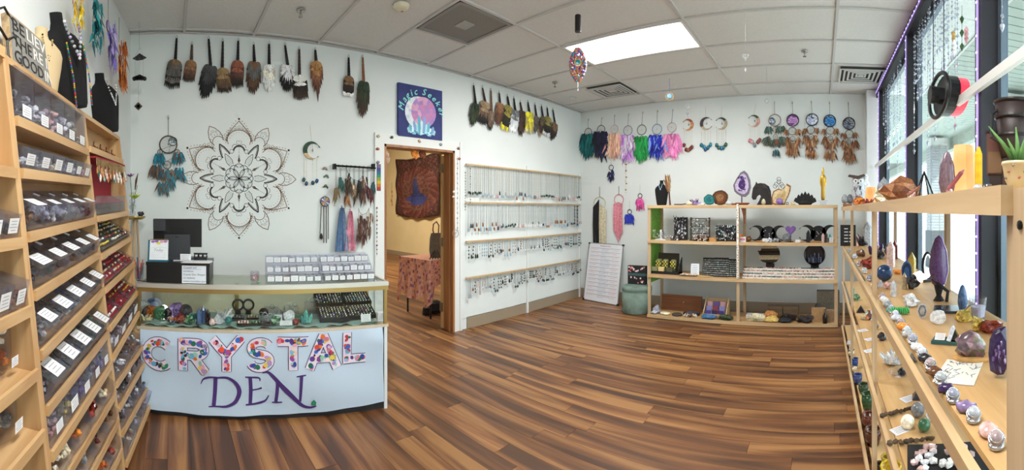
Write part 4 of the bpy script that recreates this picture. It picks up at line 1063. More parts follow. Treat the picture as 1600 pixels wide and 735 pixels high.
for j in range(NV):
    for i in range(NU):
        u, v = (i + .5) / NU, (j + .5) / NV; mb.C(cvar(tap(u, v), .2)); f = lambda i, j: ((i / NU - .5) * wid, .03 * math.sin(i * .5) - .03 - .02 * math.sin(j * .4), (j / NV - .5) * H + (.10 * math.sin(math.pi * i / NU) * (-1 if j < NV / 2 else -1)) * 1.0)
        mb.add([f(i, j), f(i + 1, j), f(i + 1, j + 1), f(i, j + 1)], [(0, 1, 2, 3)])
part('cloth', mb, VM, t)
mb = MB().C('5a3a30').tube([(-wid / 2, -.03, H / 2 - .01), (-wid * .2, -.05, H / 2 - .09), (wid * .2, -.05, H / 2 - .09), (wid / 2, -.03, H / 2 - .01)], .02, 6); part('top_hem', mb, VM, t)
# hanging ornaments in the back room
for px, y0, y1, c, lb in ((612, 285, 320, 'c08a4a', 'amber bead hanging on the tan back room wall'), (603, 232, 250, 'd8b8a0', 'pale dangling ornament near the top left of the doorway'), (648, 232, 243, 'e08a3a', 'orange leaf ornament hanging at the top of the doorway'), (660, 232, 243, '8a4a2a', 'brown leaf ornament hanging at the top of the doorway')):
    p = onX(px, y0, X2 - .03) if y0 > 280 else onY(px, 232, YA + .08)
    if y0 < 280: p.z = DZ - .026
    q = at(px, y1, math.hypot(p.x, p.y)); mb = MB().C('6a5a48').tube([(0, 0, 0), (0, 0, q.z - p.z)], .003, 4)
    for j in range(4): mb.C(cvar(c, .2)).blob((.02 * math.sin(j * 2.4), 0, (q.z - p.z) * (.4 + .2 * j)), (.03, .02, .04), j, .3, 1)
    solo('hanging_ornament', mb, VM, lb, 'ornament', tuple(p))
# table with pink cloth
tp = at(660, 400, 5.42); tp.z = 0; a0 = math.radians(38)
tm = Matrix.Translation(tp) @ Matrix.Rotation(math.radians(4), 4, 'Z')
zt = CZ - (405 - YH) / F_PX * 5.3
t = thing('side_table', 'small table with black metal legs under a pink spotted cloth in the back room', 'table', tm)
part('top', MB().bb((-.12, -.3, zt - .03), (1.0, .3, zt - .004)), DOORW, t)
for lx in (-.06, .94):
    for ly in (-.24, .24): part('leg', MB().tube([(lx, ly, 0), (lx, ly, zt - .03)], .013, 8), BLK, t)
mb = MB(); R = random.Random(6); nU = 60
per = [(-.14, .32), (-.14, -.32), (1.02, -.32), (1.02, .32)]
def edge(s_):
    seg = [((-.14, .32), (-.14, -.32)), ((-.14, -.32), (1.02, -.32))]; L0, L1 = .64, 1.16; d = s_ * (L0 + L1)
    (a, b), f = (seg[0], d / L0) if d < L0 else (seg[1], (d - L0) / L1)
    return Vector((a[0] + (b[0] - a[0]) * f, a[1] + (b[1] - a[1]) * f, 0))
NV = 14
def clothp(i, j):
    s_ = i / nU; p = edge(s_); v = j / NV; drop = .40 + .12 * math.sin(s_ * 9) + (.16 if s_ < .05 or .3 < s_ < .4 else 0)
    out = (.03 + .02 * math.sin(s_ * 60)) * v; c = Vector((.44, 0, 0)); d = (p - c).normalized()
    return (p.x + d.x * out, p.y + d.y * out, zt + .004 - drop * v)
for i in range(nU):
    for j in range(NV):
        mb.C(cvar('a05a70' if (i * 7 + j * 5) % 9 == 0 else ('8a6a8a' if (i * 3 + j * 4) % 11 == 0 else 'd8a08c'), .08)); mb.add([clothp(i, j), clothp(i + 1, j), clothp(i + 1, j + 1), clothp(i, j + 1)], [(0, 3, 2, 1)])
mb.C('d8a08c').add([(-.14, -.32, zt + .004), (1.02, -.32, zt + .004), (1.02, .32, zt + .004), (-.14, .32, zt + .004)], [(0, 1, 2, 3)])
solo('tablecloth', mb, VM, 'pink cloth with small dark spots draped over the back room table', 'tablecloth', tm)
bg_ = thing('handbag', 'grey handbag with an upright loop handle on the pink table', 'bag', tm @ Matrix.Translation((.16, -.1, zt + .005)))
part('body', MB().C('6a6862').lathe([(.10, 0), (.12, .1), (.11, .25), (.09, .32)], 12, sy=.5), VM, bg_)
part('handle', MB().C('7a4a38').tube([(-.06, -.02, .3), (-.09, -.03, .36), (-.08, -.03, .44), (-.02, -.02, .47), (.03, -.01, .42), (.03, 0, .3)], .009, 6), VM, bg_)
o = MB().C('2a2624')
for j in range(5): o.tube([(-.02 + .03 * j, -.02 * j, 0), (.02 + .02 * j, -.03, .10 + .02 * (j % 2))], .007, 5)
solo('wire_stand', o, VX, 'small dark wire stand on the left of the pink table', 'stand', tm @ Matrix.Translation((-.04, -.22, zt + .005)))
solo('paper_sheet', MB().C('f0d8cc').bb((-.08, -.06, 0), (.1, .06, .003)), VP, 'pale sheet of paper on the edge of the pink table', 'paper', tm @ Matrix.Translation((.05, -.25, zt + .005)))
o = MB().C('1c1c20').lathe([(.09, 0), (.11, .05), (.08, .13), (.03, .16)], 12, sx=1.3).lathe([(.06, 0), (.05, .09), (0, .1)], 10, c=(-.16, -.02, 0))
solo('shoe_pair', o, VM, 'dark bundle standing on the floor under the pink table', 'bag', tm @ Matrix.Translation((.2, -.02, .0)))
# ================================================================ STONE KIT
PLASTIC = glass('clear_plastic', 'f4f4f8', .05, .07, .02, 'f0f2f6')
STONEC = {'rust': ['8a5a3c', 'a8704a', 'b88a6a', '7a4a34'], 'mauve': ['4a3440', '6a5660', '3a2a34', '8a7a80'], 'amethyst': ['5a3f7a', '7a5c9c', '3c2a58', '9a86b8'], 'rose quartz': ['dcb4b0', 'e6c8c4', 'c89a98'], 'clear quartz': ['d4d8dc', 'e8eaec', 'b8bcc4'], 'green': ['3c6a4a', '5a8a62', '2c4a38', '88a88c'],
          'dark': ['2a2a30', '3a3a44', '1c1c22', '505058'], 'brown': ['6a4630', '8a6244', '4a3022'], 'red': ['7a2c24', '9a4032', '5a2020'], 'orange': ['c86a2a', 'e08a3a', 'a8501e'],
          'blue': ['3a5a8a', '5a7aa8', '24406a'], 'grey': ['8a8c90', 'a8aaac', '6a6c70'], 'cream': ['d8ccac', 'e6dcc4', 'b8a884'], 'teal': ['3a8a8a', '5aa8a0', '2a6468'], 'yellow': ['c8b050', 'dcc878', 'a89040'],
          'mixed': ['6a4630', 'd4d8dc', '5a3f7a', '3c6a4a', 'c86a2a', '8a8c90', 'dcb4b0', '2a2a30']}
def pile(mb, cx, cy, z, w, d, h, r, n, cols, R):
    for j in range(n):
        x, y = cx + R.uniform(-.5, .5) * (w - 2 * r), cy + R.uniform(-.5, .5) * (d - 2 * r); zz = z + r * .8 + R.random() ** 1.3 * max(0, h - 2 * r)
        mb.C(cvar(R.choice(cols), .3)).blob((x, y, zz), (r * R.uniform(.7, 1.1), r * R.uniform(.7, 1.1), r * R.uniform(.55, .9)), R.random() * 50, .35, 0 if r < .012 else 1)
    return mb
def stone_mb(kind, s, cols, R):
    """one mineral piece standing on z = 0, size s"""
    mb = MB(); C_ = lambda: cvar(R.choice(cols), .25)
    if kind == 'sphere': mb.sm = True; mb.C(C_()).blob((0, 0, s * .5), s * .5, 1, .0, 3)
    elif kind == 'tumble': mb.sm = True; mb.C(C_()).blob((0, 0, s * .3), (s * .5, s * .42, s * .32), R.random() * 40, .3, 2)
    elif kind == 'rough':
        mb.C(C_()).blob((0, 0, s * .38), (s * .5, s * .45, s * .42), R.random() * 40, .5, 2)
        for f in range(len(mb.f)): mb.c[f] = C_()
    elif kind == 'point': mb.C(C_()).point((0, 0, 0), s, s * .2, tip=.28)
    elif kind == 'twin':
        mb.C(C_()).point((0, 0, 0), s, s * .2); mb.C(C_()).point((s * .25, 0, 0), s * .7, s * .14, tilt=(.1, .3)); mb.C(C_()).point((-s * .22, 0, 0), s * .6, s * .13, tilt=(0, -.3))
    elif kind == 'cluster':
        mb.C(C_()).blob((0, 0, s * .15), (s * .5, s * .42, s * .18), 3, .4, 1)
        for j in range(12):
            a = R.uniform(0, 6.28); q = R.uniform(0, .33) * s; mb.C(C_()).point((q * math.cos(a), q * math.sin(a), s * .12), s * R.uniform(.3, .7), s * R.uniform(.05, .1), tilt=(-math.sin(a) * .6, math.cos(a) * .6))
    elif kind == 'slab':
        n = 14; poly = [(s * .5 * math.cos(6.283 * i / n) * R.uniform(.85, 1.05), s * .45 + s * .45 * math.sin(6.283 * i / n) * R.uniform(.9, 1.05)) for i in range(n)]
        mb.C(C_()).prism(poly, s * .1); c = C_(); mb.C(c).prism([(p[0] * .8, s * .45 + (p[1] - s * .45) * .8) for p in poly], s * .02, y0=-s * .012)
        mb.C(C_()).prism([(p[0] * .5, s * .45 + (p[1] - s * .45) * .5) for p in poly], s * .02, y0=-s * .02)
    elif kind == 'dish':
        mb.sm = True; mb.C(C_()).lathe([(s * .2, 0), (s * .42, s * .08), (s * .5, s * .2), (s * .46, s * .2), (s * .36, s * .1), (0, s * .05)], 20)
    elif kind == 'pyramid': mb.C(C_()).add([(-s / 2, -s / 2, 0), (s / 2, -s / 2, 0), (s / 2, s / 2, 0), (-s / 2, s / 2, 0), (0, 0, s * .75)], [(3, 2, 1, 0), (0, 1, 4), (1, 2, 4), (2, 3, 4), (3, 0, 4)])
    elif kind == 'heart':
        q = []
        for i in range(20):
            th = 6.283 * i / 20; q.append((16 * math.sin(th) ** 3 / 34 * s, s * .5 + (13 * math.cos(th) - 5 * math.cos(2 * th) - 2 * math.cos(3 * th) - math.cos(4 * th)) / 34 * s))
        mb.C(C_()).prism(q, s * .2, y0=-s * .1); mb.C(C_()).prism([(p[0] * .8, s * .5 + (p[1] - s * .5) * .8) for p in q], s * .28, y0=-s * .14)
    elif kind == 'egg': mb.sm = True; mb.C(C_()).lathe([(0, 0), (s * .25, s * .1), (s * .36, s * .35), (s * .3, s * .7), (s * .14, s * .94), (0, s)], 16)
    elif kind == 'tower': mb.C(C_()).lathe([(s * .16, 0), (s * .16, s * .72), (0, s)], 6)
    elif kind == 'geode':
        mb.C(C_()).blob((0, s * .12, s * .48), (s * .48, s * .3, s * .5), 5, .25, 2)
        for j in range(26):
            a = R.uniform(0, 6.28); q = R.uniform(0, .3) * s; mb.C(cvar(R.choice(cols), .3)).blob((q * math.cos(a), -s * .15, s * .48 + q * 1.1 * math.sin(a)), s * .06, j, .4, 0)
    return mb
KNAME = {'sphere': 'polished sphere', 'tumble': 'tumbled stone', 'rough': 'rough stone', 'point': 'crystal point', 'twin': 'twin crystal points', 'cluster': 'crystal cluster', 'slab': 'banded stone slice', 'dish': 'shallow stone dish', 'pyramid': 'stone pyramid', 'heart': 'stone heart', 'egg': 'polished stone egg', 'tower': 'crystal tower', 'geode': 'geode half'}
KOBJ = {'sphere': 'stone_sphere', 'tumble': 'tumbled_stone', 'rough': 'rough_stone', 'point': 'crystal_point', 'twin': 'crystal_points', 'cluster': 'crystal_cluster', 'slab': 'stone_slice', 'dish': 'stone_dish', 'pyramid': 'stone_pyramid', 'heart': 'stone_heart', 'egg': 'stone_egg', 'tower': 'crystal_tower', 'geode': 'geode'}
def mineral(kind, s, cname, p, label, group=None, seed=0, rz=None, m=None):
    R = random.Random(seed * 13 + int(p[0] * 1000) if p is not None else seed)
    M_ = m if m is not None else face_cam(p, rz if rz is not None else R.uniform(-.4, .4))
    return solo(KOBJ[kind], stone_mb(kind, s, STONEC[cname], R), VG, label, 'crystal' if kind in ('point', 'twin', 'cluster', 'tower') else 'stone', M_, group)
def mini_label(mb, w, h, R, m=None, y=0):
    """printed white card with lines of writing"""
    k = R.uniform(.8, 1.05); w *= k; h *= k; mb.C('e6e8ea').add([(-w / 2, y, 0), (w / 2, y, 0), (w / 2, y, h), (-w / 2, y, h)], [(0, 1, 2, 3)], m)
    n = 4
    for i in range(n):
        a = R.uniform(.45, .85) * w / 2; z = h * (1 - (i + 1) / (n + 1)); mb.C('8c8e96').add([(-a, y - .0006, z - h * .02), (a, y - .0006, z - h * .02), (a, y - .0006, z + h * .02), (-a, y - .0006, z + h * .02)], [(0, 1, 2, 3)], m)
def open_box(mb, w, d, h, t=.002):
    """open clear box, x centred, front at y 0, going back to y d"""
    mb.bb((-w / 2, 0, 0), (w / 2, d, t)); mb.bb((-w / 2, 0, t), (w / 2, t, h)); mb.bb((-w / 2, d - t, t), (w / 2, d, h)); mb.bb((-w / 2, t, t), (-w / 2 + t, d - t, h)); mb.bb((w / 2 - t, t, t), (w / 2, d - t, h))
    return mb
# ================================================================ GLASS COUNTER
CA = .187; DCt = 8.85 * FT
FC = Fr((math.sin(CA) * DCt, math.cos(CA) * DCt, 0), (math.cos(CA), -math.sin(CA)))
UL, UR, DEP = -2.47 * FT, 3.09 * FT, .47
ZT = CZ - .494
MC0 = FC.mat(FC.o)
def cl(px, py, off=0): q = FC.hit(px, py, off) - FC.o; return (q.dot(FC.r), q.z)
GOLD = mat('gold_anodised', 'b59a62', .3, .85); PINKG = mat('pale_gold_trim', 'd8cbb4', .4, .3)
CREAM = mat('case_back', 'd8d0b4', .7); CASEB = mat('case_body', '2c2a2e', .7); SIDEW = mat('case_side', 'dfe4e6', .6)
CGL = glass('case_glass', 'fafdfc', .01, .07)
t = thing('display_counter', 'long glass topped display counter with gold trim in front of the mandala', 'counter', MC0)
part('body', MB().bb((UL, .012, 0), (UR - .03, DEP, .565)), CASEB, t)
part('side_panel', MB().bb((UR - .03, .0, 0), (UR - .008, DEP, .565)), SIDEW, t)
part('base_board', MB().bb((UL, -.004, .565), (UR, DEP + .002, .584)), PINKG, t)
mb = MB(); mb.bb((UL, -.006, ZT - .028), (UR, .02, ZT)); mb.bb((UL, DEP - .02, ZT - .028), (UR, DEP, ZT)); mb.bb((UR - .02, .02, ZT - .028), (UR, DEP - .02, ZT)); mb.bb((UL, .02, ZT - .028), (UL + .02, DEP - .02, ZT)); part('top_frame', mb, mat('pale_metal', 'd5d2c8', .3, .5), t)
mb = MB(); mb.bb((UL, -.002, ZT - .058), (UR - .002, .022, ZT - .029)); part('gold_rail', mb, GOLD, t)
for x_ in (UL + .012, UR - .022): part('corner_post', MB().bb((x_ - .01, -.002, .585), (x_ + .012, .018, ZT - .058)), GOLD, t)
part('corner_post', MB().bb((UR - .032, DEP - .02, .585), (UR - .01, DEP, ZT - .028)), GOLD, t)
xg = cl(367, 470)[0]; part('back_post', MB().bb((xg - .015, DEP - .05, .585), (xg + .015, DEP - .03, ZT - .06)), GOLD, t)
part('top_glass', MB().bb((UL + .02, .02, ZT - .012), (UR - .02, DEP - .02, ZT - .004)), glass('counter_top_glass', 'f2f8f5', .01, .16), t)
part('front_glass', MB().bb((UL + .02, .004, .585), (UR - .02, .009, ZT - .058)), CGL, t)
part('side_glass', MB().bb((UR - .012, .02, .585), (UR - .007, DEP - .02, ZT - .03)), CGL, t)
part('back_panel', MB().bb((UL, DEP - .014, .585), (UR - .03, DEP - .004, ZT - .028)), CREAM, t)
part('light_tube', MB().tube([(UL + .05, .035, ZT - .04), (UR - .05, .035, ZT - .04)], .008, 8), mat('tube_light', 'fff3cf', .5, emit=1.3), t)

# banner
def wave(x, z): return .006 * math.sin(x * 9 + z * 3) + .004 * math.sin(x * 23 - z * 5) - .01 + .006 * math.sin(z * 14 + x * 4)
bl, br = cl(219.5, 520)[0], cl(597, 520)[0]; bt = .566
CLOTH = mat('banner_cloth', 'c2d4e6', .8, bump=.2, bscale=400)
bn = thing('banner', 'pale blue cloth banner reading CRYSTAL DEN hanging on the counter front', 'banner', MC0)
mb = MB()
def bfn(u, v):
    x = bl + (br - bl) * u; zb = .043 + (.015 * u - .034 * math.sin(math.pi * u) * .5); z = bt - (bt - zb) * v
    return (x + (.01 * v if u > .5 else .015 * v), wave(x, z) * min(1, v * 6) - .008, z)
mb.cloth(bfn, 90, 26)
part('cloth', mb, CLOTH, bn, True)
def on_banner(mb, dy):
    mb.v = [(x, wave(x, z) - .008 + y - dy - .004, z) for x, y, z in mb.v]; return mb
def arcp(cx, cz, rx, rz, a0, a1, n=14): return [(cx + rx * math.cos(math.radians(a0 + (a1 - a0) * i / n)), cz + rz * math.sin(math.radians(a0 + (a1 - a0) * i / n))) for i in range(n + 1)]
def sub(P, n=8):
    out = []
    for a, b in zip(P, P[1:]): out += [(a[0] + (b[0] - a[0]) * i / n, a[1] + (b[1] - a[1]) * i / n) for i in range(n)]
    return out + [P[-1]]
GLY = {'C': [arcp(.54, .5, .40, .37, 48, 312)], 'R': [sub([(.16, .0), (.16, 1.0)]), sub([(.16, .87), (.5, .87)]) + arcp(.55, .68, .25, .19, 90, -90) + sub([(.5, .49), (.16, .49)]), sub([(.5, .45), (.84, .0)])],
       'Y': [sub([(.12, 1.0), (.5, .5), (.5, 0)]), sub([(.88, 1.0), (.5, .5)])], 'S': [arcp(.5, .70, .30, .18, 20, 270) + arcp(.5, .31, .32, .20, 90, -165)],
       'T': [sub([(.02, .87), (.98, .87)]), sub([(.5, .87), (.5, 0)])], 'A': [sub([(.1, 0), (.5, 1.0)]), sub([(.5, 1.0), (.9, 0)]), sub([(.26, .32), (.74, .32)])], 'L': [sub([(.2, 1.0), (.2, .0)]), sub([(.06, .13), (.98, .13)])]}
box = [('C', 222, 272, 527, 579.6), ('R', 277.6, 330, 529.5, 580.5), ('Y', 325, 383.7, 529.5, 580.5), ('S', 383, 430.5, 529, 581), ('T', 433, 482.7, 527.6, 578), ('A', 478, 532, 524, 576), ('L', 535, 572, 519, 567.5)]
R = random.Random(9); SC = ['d84a2c', 'e0702c', '2a4a9a', '3a6ac0', '2c8a6a', '1f6a50', '8a4a9a', '5a3a8a', 'd87a9a', 'e8a0b0', 'd8c04a', 'c8b8d0', '6ab0d0', '3a2430', 'c03a4a', 'b08ac0', 'f0d8d0', '8ac0a8']
for ch, x0_, x1_, y0_, y1_ in box:
    a = cl(x0_, y0_, .02); b = cl(x1_, y1_, .02); c0 = cl((x0_ + x1_) / 2, y0_, .02); c1 = cl((x0_ + x1_) / 2, y1_, .02); w_, zt_, zb_ = b[0] - a[0], c0[1], c1[1]; h_ = zt_ - zb_
    mo, mi, mg = MB().C('4a2f5a'), MB().C('e2d6e6'), MB()
    th = h_ * (.27 if ch != 'S' else .24); rot = 0
    for st in GLY[ch]:
        P = [(a[0] + p[0] * w_, zb_ + p[1] * h_) for p in st]
        mo.stroke(P, th + .009, 0); mi.stroke(P, th, -.001)
        d_ = [0]; 
        for p, q in zip(P, P[1:]): d_.append(d_[-1] + math.hypot(q[0] - p[0], q[1] - p[1]))
        n = int(d_[-1] * th / .00062)
        for j in range(n):
            s_ = R.uniform(.03, .97) * d_[-1]; i = max(k for k in range(len(d_)) if d_[k] <= s_); i = min(i, len(P) - 2); f = (s_ - d_[i]) / max(1e-6, d_[i + 1] - d_[i])
            tx, tz = P[i + 1][0] - P[i][0], P[i + 1][1] - P[i][1]; l_ = math.hypot(tx, tz) or 1; rr = R.uniform(.011, .022); of = R.uniform(-1, 1) * max(0, th / 2 - rr)
            cx = P[i][0] + tx * f - tz / l_ * of; cz = P[i][1] + tz * f + tx / l_ * of; an = R.uniform(0, 3.1); ra_, rb2 = rr, rr * R.uniform(.55, .95)
            mg.C(cvar(R.choice(SC), .15)); q = [(cx + ra_ * math.cos(6.283 * k / 8) * math.cos(an) - rb2 * math.sin(6.283 * k / 8) * math.sin(an), -.002 - j * .00002, cz + ra_ * math.cos(6.283 * k / 8) * math.sin(an) + rb2 * math.sin(6.283 * k / 8) * math.cos(an)) for k in range(8)]
            mg.add(q, [tuple(range(8))])
    lo = part('letter', on_banner(mo, .0012), VP, bn, label='letter %s filled with coloured stone shapes' % ch)
    part('letter_fill', on_banner(mi, .0012), VP, lo); q = part('stone_shapes', on_banner(mg, .0012), VP, lo); q['kind'] = 'stuff'
PUR = '4a2c72'
def px2(P): return [cl(x, y, .02) for x, y in P]
def curve(P, n=6):
    P = [P[0]] + P + [P[-1]]; out = []
    for i in range(1, len(P) - 2):
        p0, p1, p2, p3 = P[i - 1], P[i], P[i + 1], P[i + 2]
        for k in range(n):
            t_ = k / n; out.append(tuple(.5 * (2 * p1[j] + (p2[j] - p0[j]) * t_ + (2 * p0[j] - 5 * p1[j] + 4 * p2[j] - p3[j]) * t_ ** 2 + (3 * p1[j] - p0[j] - 3 * p2[j] + p3[j]) * t_ ** 3) for j in (0, 1)))
    return out + [P[-2]]
def vw(P, a, b, c): n = len(P) - 1; return [a + (b - a) * (i / n * 2) if i < n / 2 else b + (c - b) * (i / n * 2 - 1) for i in range(n + 1)]
def letter(ch, strokes):
    mb = MB().C(PUR)
    for P, ws in strokes: q = px2(curve(P)); mb.stroke(q, vw(q, *ws), 0)
    part('letter', on_banner(mb, .0015), VP, bn, label='purple serif letter ' + ch)
letter('D', [([(314, 600), (318, 592), (328, 589), (342, 590)], (.004, .014, .010)), ([(337, 590), (336, 612), (334, 634)], (.026, .026, .026)), ([(326, 635), (336, 635), (350, 636)], (.006, .010, .012)), ([(338, 590), (356, 591), (369, 600), (374, 613), (368, 628), (356, 635), (344, 636)], (.010, .030, .010))])
letter('E', [([(391, 589), (392, 610), (391, 632)], (.022, .024, .022)), ([(383, 589), (394, 589.5), (405, 591), (406, 596)], (.008, .012, .006)), ([(384, 633), (400, 632), (414, 628), (420, 619)], (.010, .016, .006)), ([(393, 610), (402, 609), (409, 607)], (.010, .009, .013))])
letter('N', [([(410, 583), (418, 582), (426, 588), (440, 603), (456, 619), (472, 634), (484, 637), (494, 634)], (.008, .032, .008)), ([(434, 597), (433, 614), (431, 629)], (.020, .022, .022)), ([(425, 630), (432, 630), (441, 629)], (.008, .01, .008)), ([(471, 587), (470, 608), (469, 628)], (.022, .020, .016)), ([(463, 588), (471, 587), (478, 586)], (.008, .011, .008))])
c = cl(489.5, 629, .02); mb = MB().C('1f7a5a'); mb.add([(c[0] - .016, -.003, c[1] - .015), (c[0] + .014, -.003, c[1] - .017), (c[0] + .018, -.003, c[1] + .002), (c[0] + .004, -.003, c[1] + .021), (c[0] - .014, -.003, c[1] + .006)], [(0, 1, 2, 3, 4)])
mb.C('3aa07a').add([(c[0] - .006, -.0035, c[1] - .008), (c[0] + .008, -.0035, c[1] - .006), (c[0] + .003, -.0035, c[1] + .012)], [(0, 1, 2)]); part('stone_print', on_banner(mb, .0015), VP, bn, label='small green stone printed at the end')

# ---- things on the counter
def onT(px, py): return onZ(px, py, ZT)
MT = lambda u, y, z=ZT: MC0 @ Matrix.Translation((u, y, z))
u0, u1 = cl(227, 440)[0], cl(326.5, 440)[0]; bw = u1 - u0
t = thing('cash_box', 'wide low black box at the left end of the glass counter', 'box', MT((u0 + u1) / 2, .03))
part('body', MB().bb((-bw / 2, 0, 0), (bw / 2, .30, .137)), BLK, t); part('lid_edge', MB().bb((-bw / 2 - .003, -.003, .118), (bw / 2 + .003, .303, .14)), mat('black_satin', '1d1d21', .3), t)
ZB = ZT + .141
a = cl(284, 415, -.02); b = cl(322, 443, -.02); w_, h_ = b[0] - a[0], .118
t = thing('paper_notice', 'white handwritten notice taped to the front of the black box', 'notice', MT((a[0] + b[0]) / 2, .026, ZT + .004))
part('sheet', MB().bb((-w_ / 2, -.001, 0), (w_ / 2, 0, h_)), mat('paper', 'e4ebf4', .85), t)
mb = MB().C('2a3248')
for i, (st, ul) in enumerate((('Crystals and', 1), ('necklaces', 0), ('Crystal Den Shoppe', 0), ('on website', 0), ('www.crystalden.store', 0))):
    z = h_ * (.83 - i * .19); mb.text(st, .018, (-w_ / 2 + .008, z), y=-.0022, shear=.2)
    if ul: mb.box((-w_ * .08, -.002, z - .004), (w_ * .75, .0004, .001))
part('handwriting', mb, VP, t)
# monitor seen from behind
def tl(px, py, off):   # local of counter frame at depth
    q = FC.hit(px, py, -off) - FC.o; return (q.dot(FC.r), off, q.z)
a = tl(241, 342, .30); b = tl(315.5, 386, .30); cxm = (a[0] + b[0]) / 2; mw = b[0] - a[0]; mh = a[2] - b[2]
t = thing('monitor', 'black till monitor seen from behind on the black box', 'monitor', MT(tl(278, 400, .27)[0], .24, ZB))
o_ = MT(tl(278, 400, .27)[0], .24, ZB).translation; ox = cxm - tl(278, 400, .27)[0]; oz = a[2] - (ZB)
part('back_shell', MB().bb((ox - mw / 2, .03, oz - mh), (ox + mw / 2, .055, oz)), BLK, t); part('screen', MB().bb((ox - mw / 2 + .01, .055, oz - mh + .01), (ox + mw / 2 - .01, .058, oz - .01)), mat('screen_glass', '0c0d10', .1), t)
part('vent_plate', MB().bb((ox - mw * .15, .026, oz - mh * .48), (ox + mw * .15, .031, oz - mh * .30)), mat('dark_recess', '08080a', .6), t)
s0, s1 = tl(259, 366, .28), tl(298, 402, .28); sx = (s0[0] + s1[0]) / 2 - tl(278, 400, .27)[0]; sw_ = s1[0] - s0[0]
GRP = mat('graphite', '3c3e43', .45)
mb = MB(); mb.bb((sx - sw_ / 2, -.01, .01), (sx + sw_ / 2, .03, s0[2] - ZB)); part('stand', mb, GRP, t); part('stand_foot', MB().bb((sx - sw_ * .62, -.05, 0), (sx + sw_ * .62, .06, .012)), GRP, t)
part('stand_slot', MB().bb((sx - .012, -.014, s0[2] - ZB - .02), (sx + .012, -.009, s0[2] - ZB - .012)), BLK, t)
c = tl(250, 352, .27); part('webcam', MB().bb((c[0] - o_.x * 0 - tl(278, 400, .27)[0] - .045, .0, c[2] - ZB - .04), (c[0] - tl(278, 400, .27)[0] + .045, .03, c[2] - ZB + .04)).lathe([(.012, 0), (.010, .006), (0, .006)], 12, m=Matrix.Translation((c[0] - tl(278, 400, .27)[0], 0, c[2] - ZB)) @ Matrix.Rotation(math.pi / 2, 4, 'X')), GRP, t, label='square grey customer camera on the corner')
# desk calendar
c = tl(248, 410, .06); t = thing('desk_calendar', 'spiral desk calendar with blue cover and pink bordered page on the black box', 'calendar', MT(c[0], .045, ZB) @ Matrix.Rotation(math.radians(4), 4, 'Z'))
Rt = Matrix.Rotation(-.22, 4, 'X')
part('easel', MB().C('1f6a80').prism([(-.075, 0), (.065, 0), (.065, .15), (-.075, .15)], .004, Rt, y0=.004).bb((-.075, .06, 0), (.065, .07, .02)), VP, t, label='teal blue cover')
mb = MB().C('e8eef2').prism([(-.062, .012), (.066, .012), (.066, .148), (-.062, .148)], .003, Rt, y0=-.001)
for x_, z_, c_ in ((-.04, .135, 'b06ab0'), (-.015, .138, '8a6ac0'), (0, .125, 'e8d83a'), (.02, .135, 'e0a0b8'), (.045, .138, 'c080b0')): mb.C(c_).blob((x_, -.0025, z_), (.016, .0008, .009), x_ * 50, .2, 1, Rt)
mb.C('8a90a0').text('Today', .026, (0, .07), Rt, y=-.0025, align='C', shear=.3)
for z_ in (.095, .06, .045, .03): mb.C('c0c8d4').box((0, -.0022, z_), (.10, .0004, .0015), m=Rt)
part('page', mb, VP, t)
mb = MB()
for j in range(15): mb.ring((-.056 + j * .0083, -.0, .15), .008, .0013, 8, 4, m=Rt, ax='x')
q = part('spiral', mb, GOLD, t); q['kind'] = 'stuff'
# card holder, card reader, papers, pen cup
c = tl(290, 401, .10); t = thing('card_stand', 'small white card propped beside the till monitor', 'card', MT(c[0], .1, ZB))
mb = MB(); mini_label(mb, .09, .06, random.Random(1)); part('card', mb, VP, t); part('prop', MB().bb((-.03, .001, 0), (.03, .03, .004)), BLK, t)
c = tl(313, 404, .10); t = thing('card_reader', 'black card reader with raised brackets on the right of the black box', 'card reader', MT(c[0], .12, ZB + .008))
part('base', MB().bb((-.045, -.02, 0), (.045, .04, .02)), BLK, t)
for sx in (-.03, 0, .03): part('bracket', MB().tube([(sx - .012, 0, .02), (sx - .012, 0, .04), (sx + .012, 0, .04), (sx + .012, 0, .02)], .005, 6), BLK, t)
part('top_bar', MB().bb((-.048, -.008, .042), (.048, .008, .048)), BLK, t)
t = thing('paper_stack', 'loose stack of papers on the right of the black box', 'papers', MT(cl(305, 410)[0], .02, ZB))
for j in range(4): part('sheet', MB().C(['e6e2da', 'd8c0b0', 'e8e8e8', 'dfe4ec'][j]).box((.004 * j, .03 + .003 * j, .001 + .002 * j), (.19, .1, .0015), rz=.04 * j), VP, t)
t = thing('paper_slip', 'white paper slips in front of the monitor stand', 'papers', MT(cl(277, 400)[0], .13, ZB))
part('sheet', MB().C('dfe6f2').box((0, 0, .001), (.10, .06, .001), rz=.2), VP, t); part('sheet', MB().C('8a7ab8').box((.06, .02, .002), (.07, .02, .001), rz=-.1), VP, t)
c = tl(217, 436, .12); t = thing('pen_cup', 'clear cup of pens and pencils beside the black box', 'pen cup', MT(c[0], .13, ZT))
part('cup', MB().lathe([(.03, 0), (.033, .09), (.031, .09), (.028, .003), (0, .003)], 14), PLASTIC, t, True)
R = random.Random(2)
for j, cc in enumerate(['2a8a7a', 'c84a3a', 'd8a898', '3a3a40', 'e0703a', '2a4a8a', 'b84a5a']):
    a = 6.283 * j / 7; part('pen', MB().C(cc).tube([(.01 * math.cos(a), .01 * math.sin(a), .006), (.032 * math.cos(a), .028 * math.sin(a), .12 + .02 * (j % 3))], .004, 6), VM, t)
part('cable', MB().tube([(.0, -.06, .004), (.05, -.085, .006), (.1, -.1, .004)], .003, 5), BLK, thing('cable', 'thin black cable lying on the counter in front of the pen cup', 'cable', MT(c[0], .125, ZT)))
t = thing('glass_jar', 'small glass jar of pink stones left of the clear bins', 'jar', MT(tl(398, 437, .16)[0], .16, ZT))
